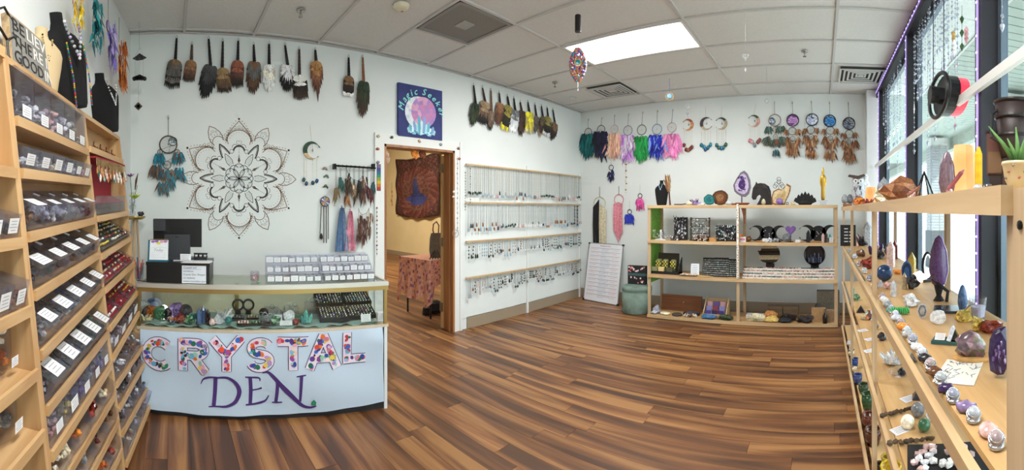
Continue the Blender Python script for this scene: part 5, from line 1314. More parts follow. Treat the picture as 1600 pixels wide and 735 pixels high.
part('jar', MB().lathe([(.03, 0), (.034, .05), (.028, .07), (.026, .07), (.03, .05), (.027, .003), (0, .003)], 16), PLASTIC, t, True)
q = part('stones', pile(MB(), 0, 0, .003, .05, .05, .055, .008, 26, ['d8a0a0', 'c88a8a', 'e8c8c0'], R), VG, t); q['kind'] = 'stuff'
mineral('tumble', .03, 'green', MT(tl(404, 438, .1)[0], .08, ZT).translation, 'small green tumbled stone on the counter beside the clear bins')
# tiers of clear bins
rb = random.Random(31)
labm = {}
def stone_bin(m, w, d, h, cname, label, group, n=14, r=.008, cardw=.94, cardh=.7, lid=False, sub_=''):
    t = thing('stone_bin', label, 'bin', m, group); R = rb
    part('box', open_box(MB(), w, d, h), PLASTIC, t)
    q = part('stones', pile(MB(), 0, d / 2, .002, w - .006, d - .008, h * .85, r, n, STONEC[cname], R), VG, t); q['kind'] = 'stuff'
    mb = MB(); mini_label(mb, w * cardw, h * cardh, R, Matrix.Translation((0, -.0015, h * .1))); part('price_card', mb, VP, t)
    if lid: part('lid', MB().bb((-w / 2 - .001, -.001, h), (w / 2 + .001, d + .001, h + .002)), PLASTIC, t); part('tab', MB().bb((-.012, d * .25, h + .002), (.012, d * .35, h + .004)), VPW, t)
    return t
VPW = mat('white_tab', 'e8eaec', .6)
cn = ['clear quartz', 'rose quartz', 'amethyst', 'cream', 'grey', 'blue', 'clear quartz', 'brown', 'clear quartz', 'grey', 'orange', 'green', 'clear quartz', 'dark']
tn = ['front', 'middle', 'back']
for blk, (pa, pb, nb) in enumerate(((417, 502, 7), (506, 584, 7))):
    ua, ub = tl(pa, 437, .12)[0], tl(pb, 434, .12)[0]
    t = thing('bin_riser', 'clear stepped riser carrying the %s half of the counter bins' % ('left' if blk == 0 else 'right'), 'riser', MT((ua + ub) / 2, .1))
    hw = (ub - ua) / 2
    for k in range(3): part('step', MB().bb((-hw, .085 * k, .0 if k == 0 else .055 * k - .003), (hw, .085 * k + .083, .055 * k if k else .002)), PLASTIC, t)
    part('back_plate', MB().bb((-hw, .255, 0), (hw, .258, .17)), PLASTIC, t)
    for sx_ in (-hw - .002, hw): part('side_plate', MB().prism([(0, 0), (.255, 0), (.255, .17), (.17, .16), (.085, .1), (0, .03)], .002, Matrix.Translation((sx_, 0, 0)) @ Matrix.Rotation(math.pi / 2, 4, 'Z')), PLASTIC, t)
    for k in range(3):
        w_ = (ub - ua) / nb
        for j in range(nb):
            m = MT(ua + w_ * (j + .5), .102 + .085 * k, ZT + (.003 if k == 0 else .055 * k + .001)); c_ = cn[(j * 5 + k * 3 + blk * 7) % len(cn)]
            stone_bin(m, w_ * .93, .078, .046, c_, 'carded clear bin of %s stones, %s from left, %s tier, %s riser' % (c_, ORD[j], tn[k], 'left' if blk == 0 else 'right'), 'clear bins on the counter risers', n=12, r=.007, cardh=.75)

# ---- inside the case
def inn(px, y): return (cl(px, 490, -y)[0], y, .586)
TCL = mat('teal_cloth', '7f9c98', .8, col2='9ab8b0', scale=12)
a, b = UL + .05, UR - .06
mb = MB(); R = random.Random(14)
mb.cloth(lambda u, v: (a + (b - a) * u, .02 + .4 * v, .0 + .012 * (1 + math.sin(u * 40 + 3 * math.sin(v * 5))) * .5 + (.008 * math.sin(u * 90) if v == 0 else 0)), 60, 8)
solo('case_liner', mb, TCL, 'pale teal cloth lining the floor of the glass case', 'cloth', MC0 @ Matrix.Translation((0, 0, .5865)), smooth=True)
cz_ = .602
def inside(kind, px, y, s, cname, lab, z=cz_): return mineral(kind, s, cname, (MC0 @ Matrix.Translation((cl(px, 490, -y)[0], y, z))).translation, lab + ' inside the glass counter', 'stones in the glass counter', seed=int(px))
its = [('twin', 214, .1, .14, 'dark', 'tall dark blade'), ('slab', 223, .24, .12, 'clear quartz', 'white banded slice'), ('cluster', 228, .08, .08, 'cream', 'cream crystal cluster by the left end'), ('rough', 236, .2, .10, 'orange', 'amber orange rough lump'), ('slab', 241, .3, .13, 'blue', 'blue framed slice'), ('geode', 250, .10, .10, 'green', 'green geode'), ('egg', 262, .12, .09, 'dark', 'dark polished egg'), ('rough', 268, .06, .06, 'mixed', 'mixed rough nugget'), ('geode', 275, .18, .11, 'amethyst', 'purple grey geode'), ('rough', 282, .08, .07, 'red', 'red brown rough stone'), ('sphere', 290, .20, .10, 'dark', 'dark marbled sphere'), ('rough', 296, .07, .06, 'green', 'green nugget'), ('heart', 303, .12, .07, 'teal', 'teal heart'), ('tower', 311, .07, .11, 'blue', 'slate blue tower'), ('tower', 318, .10, .12, 'blue', 'dark blue tower'), ('tower', 325, .08, .10, 'dark', 'black tower'), ('rough', 332, .06, .05, 'rose quartz', 'pink nugget'), ('pyramid', 340, .12, .08, 'clear quartz', 'clear pyramid'), ('cluster', 349, .20, .13, 'clear quartz', 'large white crystal cluster'), ('sphere', 357, .08, .05, 'teal', 'small teal sphere'), ('rough', 430, .08, .07, 'green', 'mossy green lump'), ('cluster', 440, .2, .12, 'grey', 'grey crystal cluster'), ('slab', 452, .12, .09, 'clear quartz', 'pale slice'), ('rough', 462, .06, .05, 'red', 'rusty nugget'), ('dish', 470, .18, .11, 'green', 'green stone dish'), ('twin', 478, .1, .09, 'teal', 'teal twin points'), ('sphere', 412, .25, .07, 'dark', 'black marbled sphere')]
for it in its: inside(it[0], it[1], it[2], it[3], it[4], it[5])
# tray of jewellery: rows of dark carved sets and open boxes
for k, (px, y, c_, lb) in enumerate(((380, .05, 'rose quartz', 'pink'), (398, .05, 'green', 'green'), (416, .05, 'dark', 'black'), (372, .2, 'grey', 'grey'), (395, .2, 'cream', 'cream'))):
    m = MC0 @ Matrix.Translation((cl(px, 490, -y)[0], y, cz_)); t = thing('stone_tray', 'small black tray holding %s oval stones inside the glass counter' % lb, 'tray', m, 'small trays in the glass counter')
    part('tray', open_box(MB(), .085, .07, .012, .004), BLK, t); R = random.Random(k)
    mb = MB()
    for i in range(4):
        for j in range(3): mb.C(cvar(R.choice(STONEC[c_]), .3)).blob((-.03 + .02 * i, .015 + .02 * j, .014), (.009, .007, .007), i + j * 5, .1, 1)
    q = part('stones', mb, VG, t, True); q['kind'] = 'stuff'
for k, (px, y, zr_) in enumerate(((372, .34, .10), (388, .34, .10))):
    m = MC0 @ Matrix.Translation((cl(px, 470, -y)[0], y, cz_ + .07)); t = thing('bangle_set', 'dark round bangle standing by the gold post, %s of two' % ('left' if k == 0 else 'right'), 'bangle', m, 'bangles in the glass counter')
    part('bangle', MB().ring((0, 0, .0), .038, .008, 22, 8), BLK, t, True); part('stand', MB().bb((-.02, -.01, -.068), (.02, .03, -.04)), BLK, t)
# four ring boxes
RING = mat('ring_foam', '121214', .95)
for k, (px, y, z, wl) in enumerate(((516, .30, .05, 'back left'), (560, .30, .05, 'back right'), (523, .08, 0, 'front left'), (566, .10, 0, 'front right'))):
    m = MC0 @ Matrix.Translation((cl(px, 480, -y)[0], y, cz_ + z)) @ Matrix.Rotation(.30, 4, 'X'); t = thing('ring_box', 'black tray of gemstone rings, %s of the four in the glass counter' % wl, 'ring tray', m, 'ring trays in the glass counter')
    part('tray', open_box(MB(), .205, .16, .028, .006), BLK, t); part('foam', MB().bb((-.096, .007, .003), (.096, .153, .02)), RING, t)
    mb = MB(); R = random.Random(k + 3)
    for i in range(9):
        for j in range(6):
            x_, y_ = -.084 + i * .021, .02 + j * .023
            mb.C('b8b4a8').ring((x_, y_, .022), .006, .0012, 6, 3); mb.C(cvar(R.choice(['e0e0dc', 'c8b888', 'b8d0d8', '3a6a5a', '8a6aa8', 'd8c8a0', 'f0f0ee']), .2)).blob((x_, y_, .031), .0058, i * j, .1, 0)
    q = part('rings', mb, VG, t); q['kind'] = 'stuff'
for k, (px, y, w_, h_, lb) in enumerate(((572, .03, .07, .05, 'white card leaning in front of the ring trays'), (545, .36, .09, .07, 'white card standing behind the ring trays'), (447, .04, .08, .03, 'white price strip lying at the front of the glass counter'), (434, .15, .07, .05, 'pale blue tag among the jewellery in the glass counter'))):
    mb = MB(); mini_label(mb, w_, h_, random.Random(k)); solo('price_card', mb.bb((-w_ / 2, .001, 0), (w_ / 2, .003, h_)), VP, lb, 'card', MC0 @ Matrix.Translation((cl(px, 490, -y)[0], y, cz_)) @ Matrix.Rotation(-.25, 4, 'X'))
mb = MB().C('e8e8ee').box((0, 0, .028), (.045, .045, .056)); 
for i in range(6):
    for j in range(3): mb.C('3a3a4a').box((-.014 + .014 * j, -.0226, .008 + .008 * i), (.006, .0006, .003))
solo('patterned_box', mb, VP, 'small white patterned cube in the right corner of the glass counter', 'box', MC0 @ Matrix.Translation((cl(594, 495, -.04)[0], .04, cz_)))
c = cl(256, 478, -.15); t = thing('arch_lamp', 'small glowing white arch lamp at the left of the glass counter', 'lamp', MC0 @ Matrix.Translation((c[0], .15, cz_)))
part('arch', MB().prism([(-.025, 0)] + [(.025 * -math.cos(math.pi * i / 8), .07 + .025 * math.sin(math.pi * i / 8)) for i in range(9)] + [(.025, 0)], .02), mat('glow_white', 'fffdf4', .5, emit=3.0), t); part('foot', MB().bb((-.03, -.006, -.006), (.03, .026, 0)), VPW, t)
# chains in a tangle of silver boxes
for k, (px, y) in enumerate(((415, .10), (424, .30), (455, .28), (487, .34))):
    m = MC0 @ Matrix.Translation((cl(px, 490, -y)[0], y, cz_)); R = random.Random(k + 40); t = thing('jewellery_stand', 'low acrylic stand of silver jewellery, %s from the left inside the glass counter' % ORD[k], 'jewellery stand', m, 'jewellery stands in the glass counter')
    part('block', MB().bb((-.05, -.03, 0), (.05, .03, .05 + .01 * k)), PLASTIC, t); mb = MB()
    for j in range(8): mb.C(cvar(R.choice(['b8bcc0', '8a9aa0', '5a6a6c', 'd0d4d6']), .2)).ring((R.uniform(-.04, .04), R.uniform(-.032, .0), .06 + .01 * k + R.uniform(-.03, .012)), R.uniform(.01, .02), .0015, 12, 4); 
    q = part('jewellery', mb, VX, t); q['kind'] = 'stuff'

# ---- stand with a flower vase in the left corner, behind the counter
vp = at(211, 338, 3.46); vz = vp.z
t = thing('tripod_table', 'small round wooden tripod table in the corner behind the counter', 'table', (vp.x, vp.y, 0))
part('top', MB().lathe([(.06, vz - .03), (.085, vz - .015), (.09, vz), (0, vz)], 18), GOLD, t, True)
for k in range(3):
    a = 2.1 * k + .5; part('leg', MB().tube([(.02 * math.cos(a), .02 * math.sin(a), vz - .03), (.085 * math.cos(a), .08 * math.sin(a), .0)], .010, 7), PINEV, t)
t = thing('flower_vase', 'glass vase with a purple flower and brown cattail on the corner table', 'vase', (vp.x - .02, vp.y, vz))
mb = MB()
for k in range(4): mb.lathe([(.012, .0 + .05 * k), (.028, .015 + .05 * k), (.028, .035 + .05 * k), (.012, .05 + .05 * k)], 12)
part('vase', mb, PLASTIC, t, True)
part('stem', MB().C('4a6a3a').tube([(0, 0, .02), (-.01, 0, .2), (-.02, 0, .33)], .003, 5), VM, t); part('stem', MB().C('5a7a44').tube([(0, 0, .02), (.02, 0, .18), (.04, 0, .26)], .003, 5), VM, t)
mb = MB().C('8a5a90')
for j in range(9): mb.feather((-.02, 0, .33), (math.cos(j * .7) * .8, math.sin(j * .7) * .5, .5), .045, .022, (0, -.5, 1), [cvar('8f5a98', .2), cvar('b07ab0', .2)], seg=3)
part('flower', mb, VM, t); part('cattail', MB().C('4a2a20').tube([(.02, 0, .22), (.03, 0, .30), (.045, 0, .36)], [.004, .010, .002], 7), VM, t)
mb = MB()
for j in range(10): mb.feather((.02, -.01, .15), (math.cos(j * .63), math.sin(j * .63) * .6, .6), .06, .025, (0, -.6, 1), [cvar('b8c83a', .2), cvar('d8e06a', .15)], seg=3)
part('yellow_flower', mb, VM, t)
mineral('rough', .05, 'dark', (vp.x + .05, vp.y - .02, vz), 'dark stone beside the glass vase on the corner table')
# ================================================================ LEANING BIN SHELVES ON THE LEFT
def P3(x, y, z): return Vector((x * FT, y * FT, CZ + z * FT))
UP = [(P3(-2.02, 1.35, 1.62), P3(-1.30, 1.40, -4.5)), (P3(-1.69, 3.95, 1.62), P3(-1.036, 4.05, -4.5)), (P3(-1.49, 6.84, 1.66), P3(-.79, 6.9, -4.5)), (P3(-1.19, 9.33, 1.66), P3(-.49, 9.19, -4.5))]
def upz(i, z): a, b = UP[i]; return a.lerp(b, (a.z - z) / (a.z - b.z))
def upy(i, py):
    lo, hi = 0.0, 1.0; a, b = UP[i]
    for _ in range(40):
        m_ = (lo + hi) / 2
        if proj(a.lerp(b, m_))[1] < py: lo = m_
        else: hi = m_
    return a.lerp(b, (lo + hi) / 2)
dW = Vector((LS, 1, 0)).normalized(); nW = Vector((-1, LS, 0)).normalized()      # along the wall, into the wall
def depth_at(p): return max(.05, (p.x - lw(p.y)) / math.hypot(1, LS) - .012)
def board(mb, a, b, t, da=None, db=None, ox=0):
    """board between two front points with its back at the wall"""
    da = da or min(depth_at(a), .42); db = db or min(depth_at(b), .42)
    P = [a, b, b + nW * db, a + nW * da]; dz = Vector((0, 0, t))
    mb.add([p for p in P] + [p - dz for p in P], [(0, 1, 2, 3), (7, 6, 5, 4), (0, 4, 5, 1), (1, 5, 6, 2), (2, 6, 7, 3), (3, 7, 4, 0)])
bays = [
 ('near', 0, 1, None, [(None, 5), (None, 270), (None, 376), (None, 481), (None, 578), (None, 671)]),
 ('middle', 1, 2, None, [(185, 238), (268, 284), (369, 343), (462, 396), (556.6, 452), (644, 518), (717, 566), (775, 613), (835, 655), (900, 700)]),
 ('far', 2, 3, None, [(231, 253), (341, 332), (400, 371), (453, 411), (514, 456), (560, 487), (603, 539), (640, 565), (680, 605), (740, 648)]),
]
shelf_pts = {}
T_ = .019
for name_, i0, i1, _, rows_ in bays:
    org = UP[i1][1].copy(); org.z = 0
    t = thing('display_shelf', {'near': 'nearest leaning wooden bin shelf at the left edge, mostly out of view', 'middle': 'tall leaning wooden bin shelf with rows of clear stone bins on the left', 'far': 'narrower leaning wooden shelf with jewellery trays nearest the counter'}[name_], 'shelf', (org.x, org.y, 0), 'leaning display shelves on the left wall')
    inv = Matrix.Translation(-org); O = lambda v: v - org
    for k, i in ((0, i0), (1, i1)):
        mb = MB(); sgn = 1 if k == 0 else -1; a, b = UP[i]; off = dW * (T_ * .5 * sgn); da, db = min(depth_at(a), .3), min(depth_at(b), .42)
        P = []
        for (p, d) in ((a, da), (b, db)):
            q = Vector(p); 
            if p is b: q.z = .001
            for s_ in (0, 1):
                P += [O(q + off - dW * T_ / 2), O(q + off + dW * T_ / 2)] if s_ == 0 else [O(q + nW * d + off + dW * T_ / 2), O(q + nW * d + off - dW * T_ / 2)]
        mb.add(P, [(0, 1, 2, 3), (7, 6, 5, 4), (0, 4, 5, 1), (1, 5, 6, 2), (2, 6, 7, 3), (3, 7, 4, 0)])
        part('side_panel', mb, OAKZ, t)
    mb = MB(); a, b = UP[i0][0], UP[i1][0]; board(mb, O(a) + dW * 0, O(b), .022, min(depth_at(a), .3), min(depth_at(b), .3)); part('top_board', mb, OAKY, t)
    # thin back board following the wall
    mb = MB(); za, zb = UP[i0][0].z - .05, .02
    for (i,) in ((0,),):
        q0, q1 = UP[i0][0], UP[i1][0]; r0, r1 = upz(i0, .02), upz(i1, .02)
        pts = [q0 + nW * min(depth_at(q0), .29), q1 + nW * min(depth_at(q1), .29), r1 + nW * min(depth_at(r1), .41), r0 + nW * min(depth_at(r0), .41)]
        pts = [O(p) for p in pts]; mb.add(pts + [p + nW * .004 for p in pts], [(0, 1, 2, 3), (7, 6, 5, 4), (0, 4, 5, 1), (1, 5, 6, 2), (2, 6, 7, 3), (3, 7, 4, 0)])
    part('back_board', mb, OAKY, t)
    pts = []
    for (ya, yb) in rows_:
        pb = upy(i1, yb)
        pa = upz(i0, pb.z) if ya is None else upy(i0, min(ya, 1200))
        if pa.z < .05 or pb.z < .05: 
            pa.z = max(pa.z, .06); pb.z = max(pb.z, .06)
        mb = MB(); e0, e1 = O(pa) + dW * T_, O(pb) - dW * T_
        board(mb, e0, e1, T_, min(depth_at(pa), .41), min(depth_at(pb), .41)); s_ = part('shelf_board', mb, OAKY, t)
        lip = MB(); u = Vector((0, 0, .012)); n_ = -nW * .012
        P = [e0 + u, e1 + u, e1 - Vector((0, 0, T_ + .002)), e0 - Vector((0, 0, T_ + .002))]
        lip.add(P + [p + n_ for p in P], [(0, 1, 2, 3), (7, 6, 5, 4), (0, 4, 5, 1), (1, 5, 6, 2), (2, 6, 7, 3), (3, 7, 4, 0)])
        part('lip', lip, OAKY, s_); pts.append((pa, pb))
    shelf_pts[name_] = pts
rl = random.Random(77)
def shelf_mat(pa, pb, f, tilt=.0, back=.0):
    """frame on a shelf: x towards the near end... right = away from the lens, y into the wall"""
    p = pa.lerp(pb, f); d = (pb - pa).normalized(); y = nW.copy(); y -= d * y.dot(d); y.normalize(); z = d.cross(y)
    if z.z < 0: z = -z
    x = y.cross(z)
    m = Matrix((x, y, z)).transposed().to_4x4(); m.translation = p + y * back + z * .013
    return m @ Matrix.Rotation(tilt, 4, 'X')
rn_ = ['top', 'second', 'third', 'fourth', 'fifth', 'sixth', 'seventh', 'eighth', 'ninth', 'lowest']
def bin_row(bay, idx, rowi, n, cnames, depth, h, tilt, r, nst, f0=.03, f1=.97, upright=False, lid=True, kind='bin'):
    pa, pb = shelf_pts[bay][idx]; L = (pb - pa).length; wd = L * (f1 - f0) / n
    for k in range(n):
        c_ = cnames[k % len(cnames)]; m = shelf_mat(pa, pb, f0 + (f1 - f0) * (k + .5) / n, tilt, .004)
        R = rl; w_ = wd * .93
        lb = 'clear bin of %s stones, %s from near end, %s row, %s bay' % (c_, ORD[k], rn_[rowi], bay)
        if upright: lb = 'upright clear box of %s stones, %s from near end, %s row, %s bay' % (c_, ORD[k], rn_[rowi], bay)
        t = thing('stone_bin', lb, 'bin', m, 'clear stone bins on the %s shelf bay' % bay)
        d_ = min(depth, depth_at(pa.lerp(pb, .5)) - .01)
        part('box', open_box(MB(), w_, d_, h), PLASTIC, t)
        q = part('stones', pile(MB(), 0, d_ / 2, .002, w_ - .006, d_ - .01, h * .75, r, nst, STONEC[c_], R), VG, t); q['kind'] = 'stuff'
        mb = MB()
        if upright: mini_label(mb, w_ * .5, h * .25, R, Matrix.Translation((w_ * .1, -.0015, h * .08)))
        elif kind == 'flat': mini_label(mb, w_ * .55, d_ * .35, R, Matrix.Translation((w_ * .05, .01, h + .0035)) @ Matrix.Rotation(-math.pi / 2, 4, 'X'))
        else: mini_label(mb, w_ * .62, h * .62, R, Matrix.Translation((0, -.0015, h * .2)))
        part('price_card', mb, VP, t)
        if lid:
            part('lid', MB().bb((-w_ / 2, 0, h), (w_ / 2, d_, h + .002)), PLASTIC, t)
            part('tab', MB().bb((-.012, d_ * .6, h + .002), (.006, d_ * .75, h + .005)), VPW, t)
# middle bay: board list index 0.. are the boards the rows stand on
T0, T1 = UP[1][0], UP[2][0]
B = 'middle'
bin_row(B, 0, 0, 5, ['grey', 'clear quartz', 'rose quartz', 'clear quartz', 'cream'], .14, .165, 0, .016, 26, upright=True)
bin_row(B, 1, 1, 6, ['clear quartz', 'clear quartz', 'cream', 'dark', 'clear quartz', 'rose quartz'], .16, .07, .25, .013, 26)
bin_row(B, 2, 2, 5, ['brown', 'clear quartz', 'clear quartz', 'grey', 'red'], .20, .08, .38, .014, 34, kind='flat')
bin_row(B, 3, 3, 5, ['dark', 'dark', 'brown', 'dark', 'dark'], .22, .07, .42, .013, 30, kind='flat')
bin_row(B, 4, 4, 5, ['grey', 'dark', 'blue', 'grey', 'dark'], .25, .07, .45, .014, 32, kind='flat')
bin_row(B, 5, 5, 5, ['dark', 'dark', 'grey', 'green', 'green'], .27, .07, .48, .015, 34, kind='flat')
bin_row(B, 6, 6, 5, ['rose quartz', 'yellow', 'amethyst', 'grey', 'amethyst'], .06, .165, -.12, .014, 22, upright=True)
bin_row(B, 7, 7, 4, ['cream', 'orange', 'red', 'cream'], .26, .05, .5, .018, 30, lid=False)
bin_row(B, 8, 8, 4, ['dark', 'grey', 'red', 'brown'], .27, .05, .5, .018, 30, lid=False)
bin_row(B, 9, 9, 4, ['dark', 'blue', 'orange', 'red'], .27, .05, .5, .018, 30, lid=False)
# near bay (only its far end shows)
B = 'near'
bin_row(B, 3, 3, 2, ['mixed', 'brown'], .16, .08, .2, .016, 24, f0=.72, f1=.96)
bin_row(B, 2, 2, 2, ['brown', 'dark'], .14, .07, .2, .016, 20, f0=.72, f1=.96)
def stone_bag(m, s, cols, label):
    t = thing('stone_bag', label, 'bag', m, 'bags of stones on the near shelf')
    q = part('stones', pile(MB(), 0, .08, 0, .16 * s, .13 * s, .17 * s, .018, 70, cols, rl), VG, t); q['kind'] = 'stuff'
    mb = MB(); mb.sm = True; mb.lathe([(.075 * s, 0), (.09 * s, .05 * s), (.085 * s, .14 * s), (.03 * s, .19 * s), (.05 * s, .22 * s)], 12, c=(0, .08, 0)); part('clear_bag', mb, PLASTIC, t)
    mb = MB(); mini_label(mb, .05, .035, rl, Matrix.Translation((.03, -.012, .02))); part('price_card', mb, VP, t)
pa, pb = shelf_pts['near'][4]; stone_bag(shelf_mat(pa, pb, .86, 0, .05), .95, STONEC['cream'] + STONEC['orange'], 'clear bag of pale and orange stones on the near left shelf')
pa, pb = shelf_pts['near'][5]; stone_bag(shelf_mat(pa, pb, .84, 0, .05), 1.0, STONEC['cream'] + STONEC['grey'], 'clear bag of pale pebbles on the lower near left shelf')
# far bay
B = 'far'
def thing_on(bay, idx, f, name, label, cat, group=None, tilt=0, back=.01):
    pa, pb = shelf_pts[bay][idx]; return thing(name, label, cat, shelf_mat(pa, pb, f, tilt, back), group)
for k in range(4):
    t = thing_on(B, 0, .25 + .17 * k, 'incense_burner', 'small brown wooden incense burner, %s from the near end of the far bay top shelf' % ORD[k], 'incense burner', 'incense burners on the top shelf')
    part('base', MB().C('7a4526').prism([(-.02, 0), (.02, 0), (.03, .02), (.0, .012), (-.03, .02)], .10), VM, t); part('peg', MB().C('5a3018').tube([(0, .02, .01), (.012, .02, .05)], .004, 6), VM, t)
CRIM = mat('crimson_tray', '8e1f2c', .8)
t = thing_on(B, 1, .5, 'keychain_rack', 'red lined clear rack with charm keychains hanging from its front edge', 'rack', None, .0, .01)
L = (shelf_pts[B][1][1] - shelf_pts[B][1][0]).length; ww = L * .9
part('box', open_box(MB(), ww, .13, .10), PLASTIC, t); part('lining', MB().prism([(-ww / 2 + .006, 0), (ww / 2 - .006, 0), (ww / 2 - .006, .12), (-ww / 2 + .006, .12)], .004, Matrix.Translation((0, .01, .06)) @ Matrix.Rotation(-1.1, 4, 'X')), CRIM, t)
zr_ = .36
part('rack_board', MB().bb((-ww / 2, .0, .30), (ww / 2, .12, .31)).bb((-ww / 2, .10, .10), (ww / 2, .11, .31)), CRIM, t)
mb = MB(); R = random.Random(8)
for j in range(26):
    x_ = -ww / 2 + .01 + (ww - .02) * j / 25; mb.C('b8a070').tube([(x_, -.004, .30), (x_, -.006, .26 - .02 * (j % 3))], .002, 4); mb.C(cvar(R.choice(['e8c8b8', 'c88a5a', '3a6a5a', 'e8e4da', '3a3a3a', '8ab0a0', 'd8a070']), .2)).blob((x_, -.008, .235 - .02 * (j % 3)), (.009, .007, .022), j, .3, 0)
q = part('charms', mb, VG, t); q['kind'] = 'stuff'
# stacks of coloured bracelet cards
def card_rows(idx, rowi, n, m_, cols, label, tiltv, d_=.22):
    pa, pb = shelf_pts[B][idx]; L = (pb - pa).length; w_ = L * .94 / n; R = random.Random(idx)
    for k in range(n):
        t = thing('bracelet_tray', '%s, %s from near end, %s row, far bay' % (label, ORD[k], rn_[rowi]), 'tray', shelf_mat(pa, pb, .03 + .94 * (k + .5) / n, tiltv, .004), 'bracelet trays in the far bay')
        part('tray', open_box(MB(), w_ * .95, d_, .03), PLASTIC, t)
        part('lining', MB().C(cols[0]).bb((-w_ * .46, .004, .003), (w_ * .46, d_ - .004, .01)), VM, t)
        for j in range(m_):
            y_ = .012 + (d_ - .02) * (j + .5) / m_; c_ = cols[1 + (j + k) % (len(cols) - 1)]; mb = MB()
            nb = 8
            for b_ in range(nb): mb.C(cvar(c_ if b_ % 3 else R.choice(cols[1:]), .3)).blob((-w_ * .42 + w_ * .84 * (b_ + .5) / nb, y_, .018 + .003 * math.sin(b_)), (w_ * .055, .008, .008), b_ + j, .1, 0)
            part('bracelet', mb, VG, t)
card_rows(2, 2, 3, 6, ['3a3a30', 'd8c050', 'e8e4da', '8a3a34', '3a4a3a', 'c8b078', 'c0c4c8'], 'tray of mixed yellow, white and black bracelets', .5)
card_rows(3, 3, 3, 6, ['7a1f2a', '9a2a34', 'c8b890', '4a3a34', 'b03a3a', 'd8d0c0'], 'red lined tray of bracelets', .5)
card_rows(4, 4, 3, 6, ['7a1a24', 'e8e4e0', '8a1f2c', '3a3230', 'c8a040'], 'red and white tray of bracelets', .5)
bin_row(B, 5, 5, 4, ['clear quartz', 'rose quartz', 'red', 'grey'], .12, .08, .1, .012, 22)
bin_row(B, 6, 6, 5, ['grey', 'clear quartz', 'dark', 'brown', 'clear quartz'], .2, .05, .5, .012, 22, lid=False)
bin_row(B, 7, 7, 5, ['clear quartz', 'dark', 'clear quartz', 'grey', 'brown'], .2, .05, .5, .012, 22, lid=False)
bin_row(B, 8, 8, 5, ['dark', 'clear quartz', 'grey', 'clear quartz', 'dark'], .22, .05, .5, .012, 22, lid=False)
bin_row(B, 9, 9, 3, ['cream', 'clear quartz', 'rose quartz'], .24, .09, .3, .016, 22)

# ---- on top of the shelves
def top_m(i0, f, back=.1, rz=0):
    a, b = UP[i0][0], UP[i0 + 1][0]; p = a.lerp(b, f); d = (b - a).normalized(); y = nW.copy(); m = Matrix((d, y, Vector((0, 0, 1)))).transposed().to_4x4()
    m.translation = p + nW * back + Vector((0, 0, .001)); return m @ Matrix.Rotation(rz, 4, 'Z')
FLW = Fr((lw(0), 0, 0), (LS, 1))
def fl(px, py, off): q = FLW.hit(px, py, off); return q
BVEL = mat('black_velvet', '0d0d10', .95, bump=.2, bscale=300); BEIGE = mat('beige_linen', 'cbb48c', .85, bump=.2, bscale=300)
def bust(m, H, W_, mt, label, group='necklace busts on top of the left shelves'):
    t = thing('necklace_bust', label, 'jewellery bust', m, group)
    mb = MB(); mb.sm = True; vs = []
    prof = [(.30, 0, .22), (.36, .05, .22), (.40, .2, .22), (.47, .45, .22), (.50, .62, .22), (.46, .70, .2), (.34, .77, .18), (.17, .83, .13), (.125, .9, .12), (.13, 1.0, .12)]
    n = 20
    for hw, z, dp in prof:
        for k in range(n):
            a = 6.283 * k / n; vs.append((hw * W_ * math.cos(a), (dp * W_ * math.sin(a)) * (1 if math.sin(a) < 0 else .5) + .02, z * H))
    K = len(prof); mb.add(vs, [(i * n + k, i * n + (k + 1) % n, (i + 1) * n + (k + 1) % n, (i + 1) * n + k) for i in range(K - 1) for k in range(n)] + [tuple((K - 1) * n + k for k in range(n)), tuple(range(n))[::-1]])
    part('bust', mb, mt, t)
    return t
def chain(t, pts, cols, r, name='necklace'):
    mb = MB(); R = random.Random(len(pts)); L = []
    for a, b in zip(pts, pts[1:]):
        a, b = Vector(a), Vector(b); n = max(1, int((b - a).length / (r * 1.7)))
        for k in range(n): mb.C(cvar(R.choice(cols), .2)).blob(a.lerp(b, k / n), r, k, .15, 0)
    return part(name, mb, VG, t)
def vee(W_, H, z0, z1, x0=.14, y=-.2, n=8):
    out = []
    for i in range(2 * n + 1):
        u = (i - n) / n; out.append((u * x0 * W_ * (1.9 - .9 * abs(u)), (y + .06 * abs(u) - .04) * W_ * .62, (z0 + (z1 - z0) * abs(u) ** .8) * H))
    return out
m = top_m(1, .52, .05, -.45); t = bust(m, .27, .24, BEIGE, 'beige linen necklace bust beside the wooden sign'); chain(t, vee(.20, .27, .45, .84), ['3a3028', 'c8b070', '2a2a2a'], .005)
m = top_m(1, .93, .055, -.30) @ Matrix.Rotation(-.26, 4, 'Y'); t = bust(m, .46, .42, BVEL, 'large black velvet bust with long beaded chains on the left shelf top'); chain(t, vee(.42, .46, .50, .86, y=-.36), ['c8ccd0', 'b8a8c8', '9aa0a8', 'e0e0e4'], .009)
chain(t, [(.07, -.09, .30), (.075, -.095, .14), (.07, -.09, .0)], ['c83a3a', 'e0b040', '3a8ac0', '6a4ab0', '3a9a5a'], .005); chain(t, [(-.07, -.09, .30), (-.065, -.095, .14), (-.07, -.09, .0)], ['c83a3a', 'e0b040', '3a8ac0', '6a4ab0', '3a9a5a'], .005)
m = top_m(1, .70, .12, -.3); t = bust(m, .33, .22, mat('grey_velvet', '5c5c66', .9), 'grey necklace bust between the beige and the large black one')
m = top_m(2, .80, .055, -.30) @ Matrix.Rotation(-.22, 4, 'Y'); t = bust(m, .38, .40, BVEL, 'black velvet bust with a silver necklace at the far end of the shelf top'); chain(t, vee(.40, .38, .45, .86, y=-.36), ['d8dcde', 'b8bcc0', 'e8e8e8'], .006)
m = top_m(2, .34, .14, -.3); t = bust(m, .30, .24, BVEL, 'black velvet bust behind the long beaded chains')
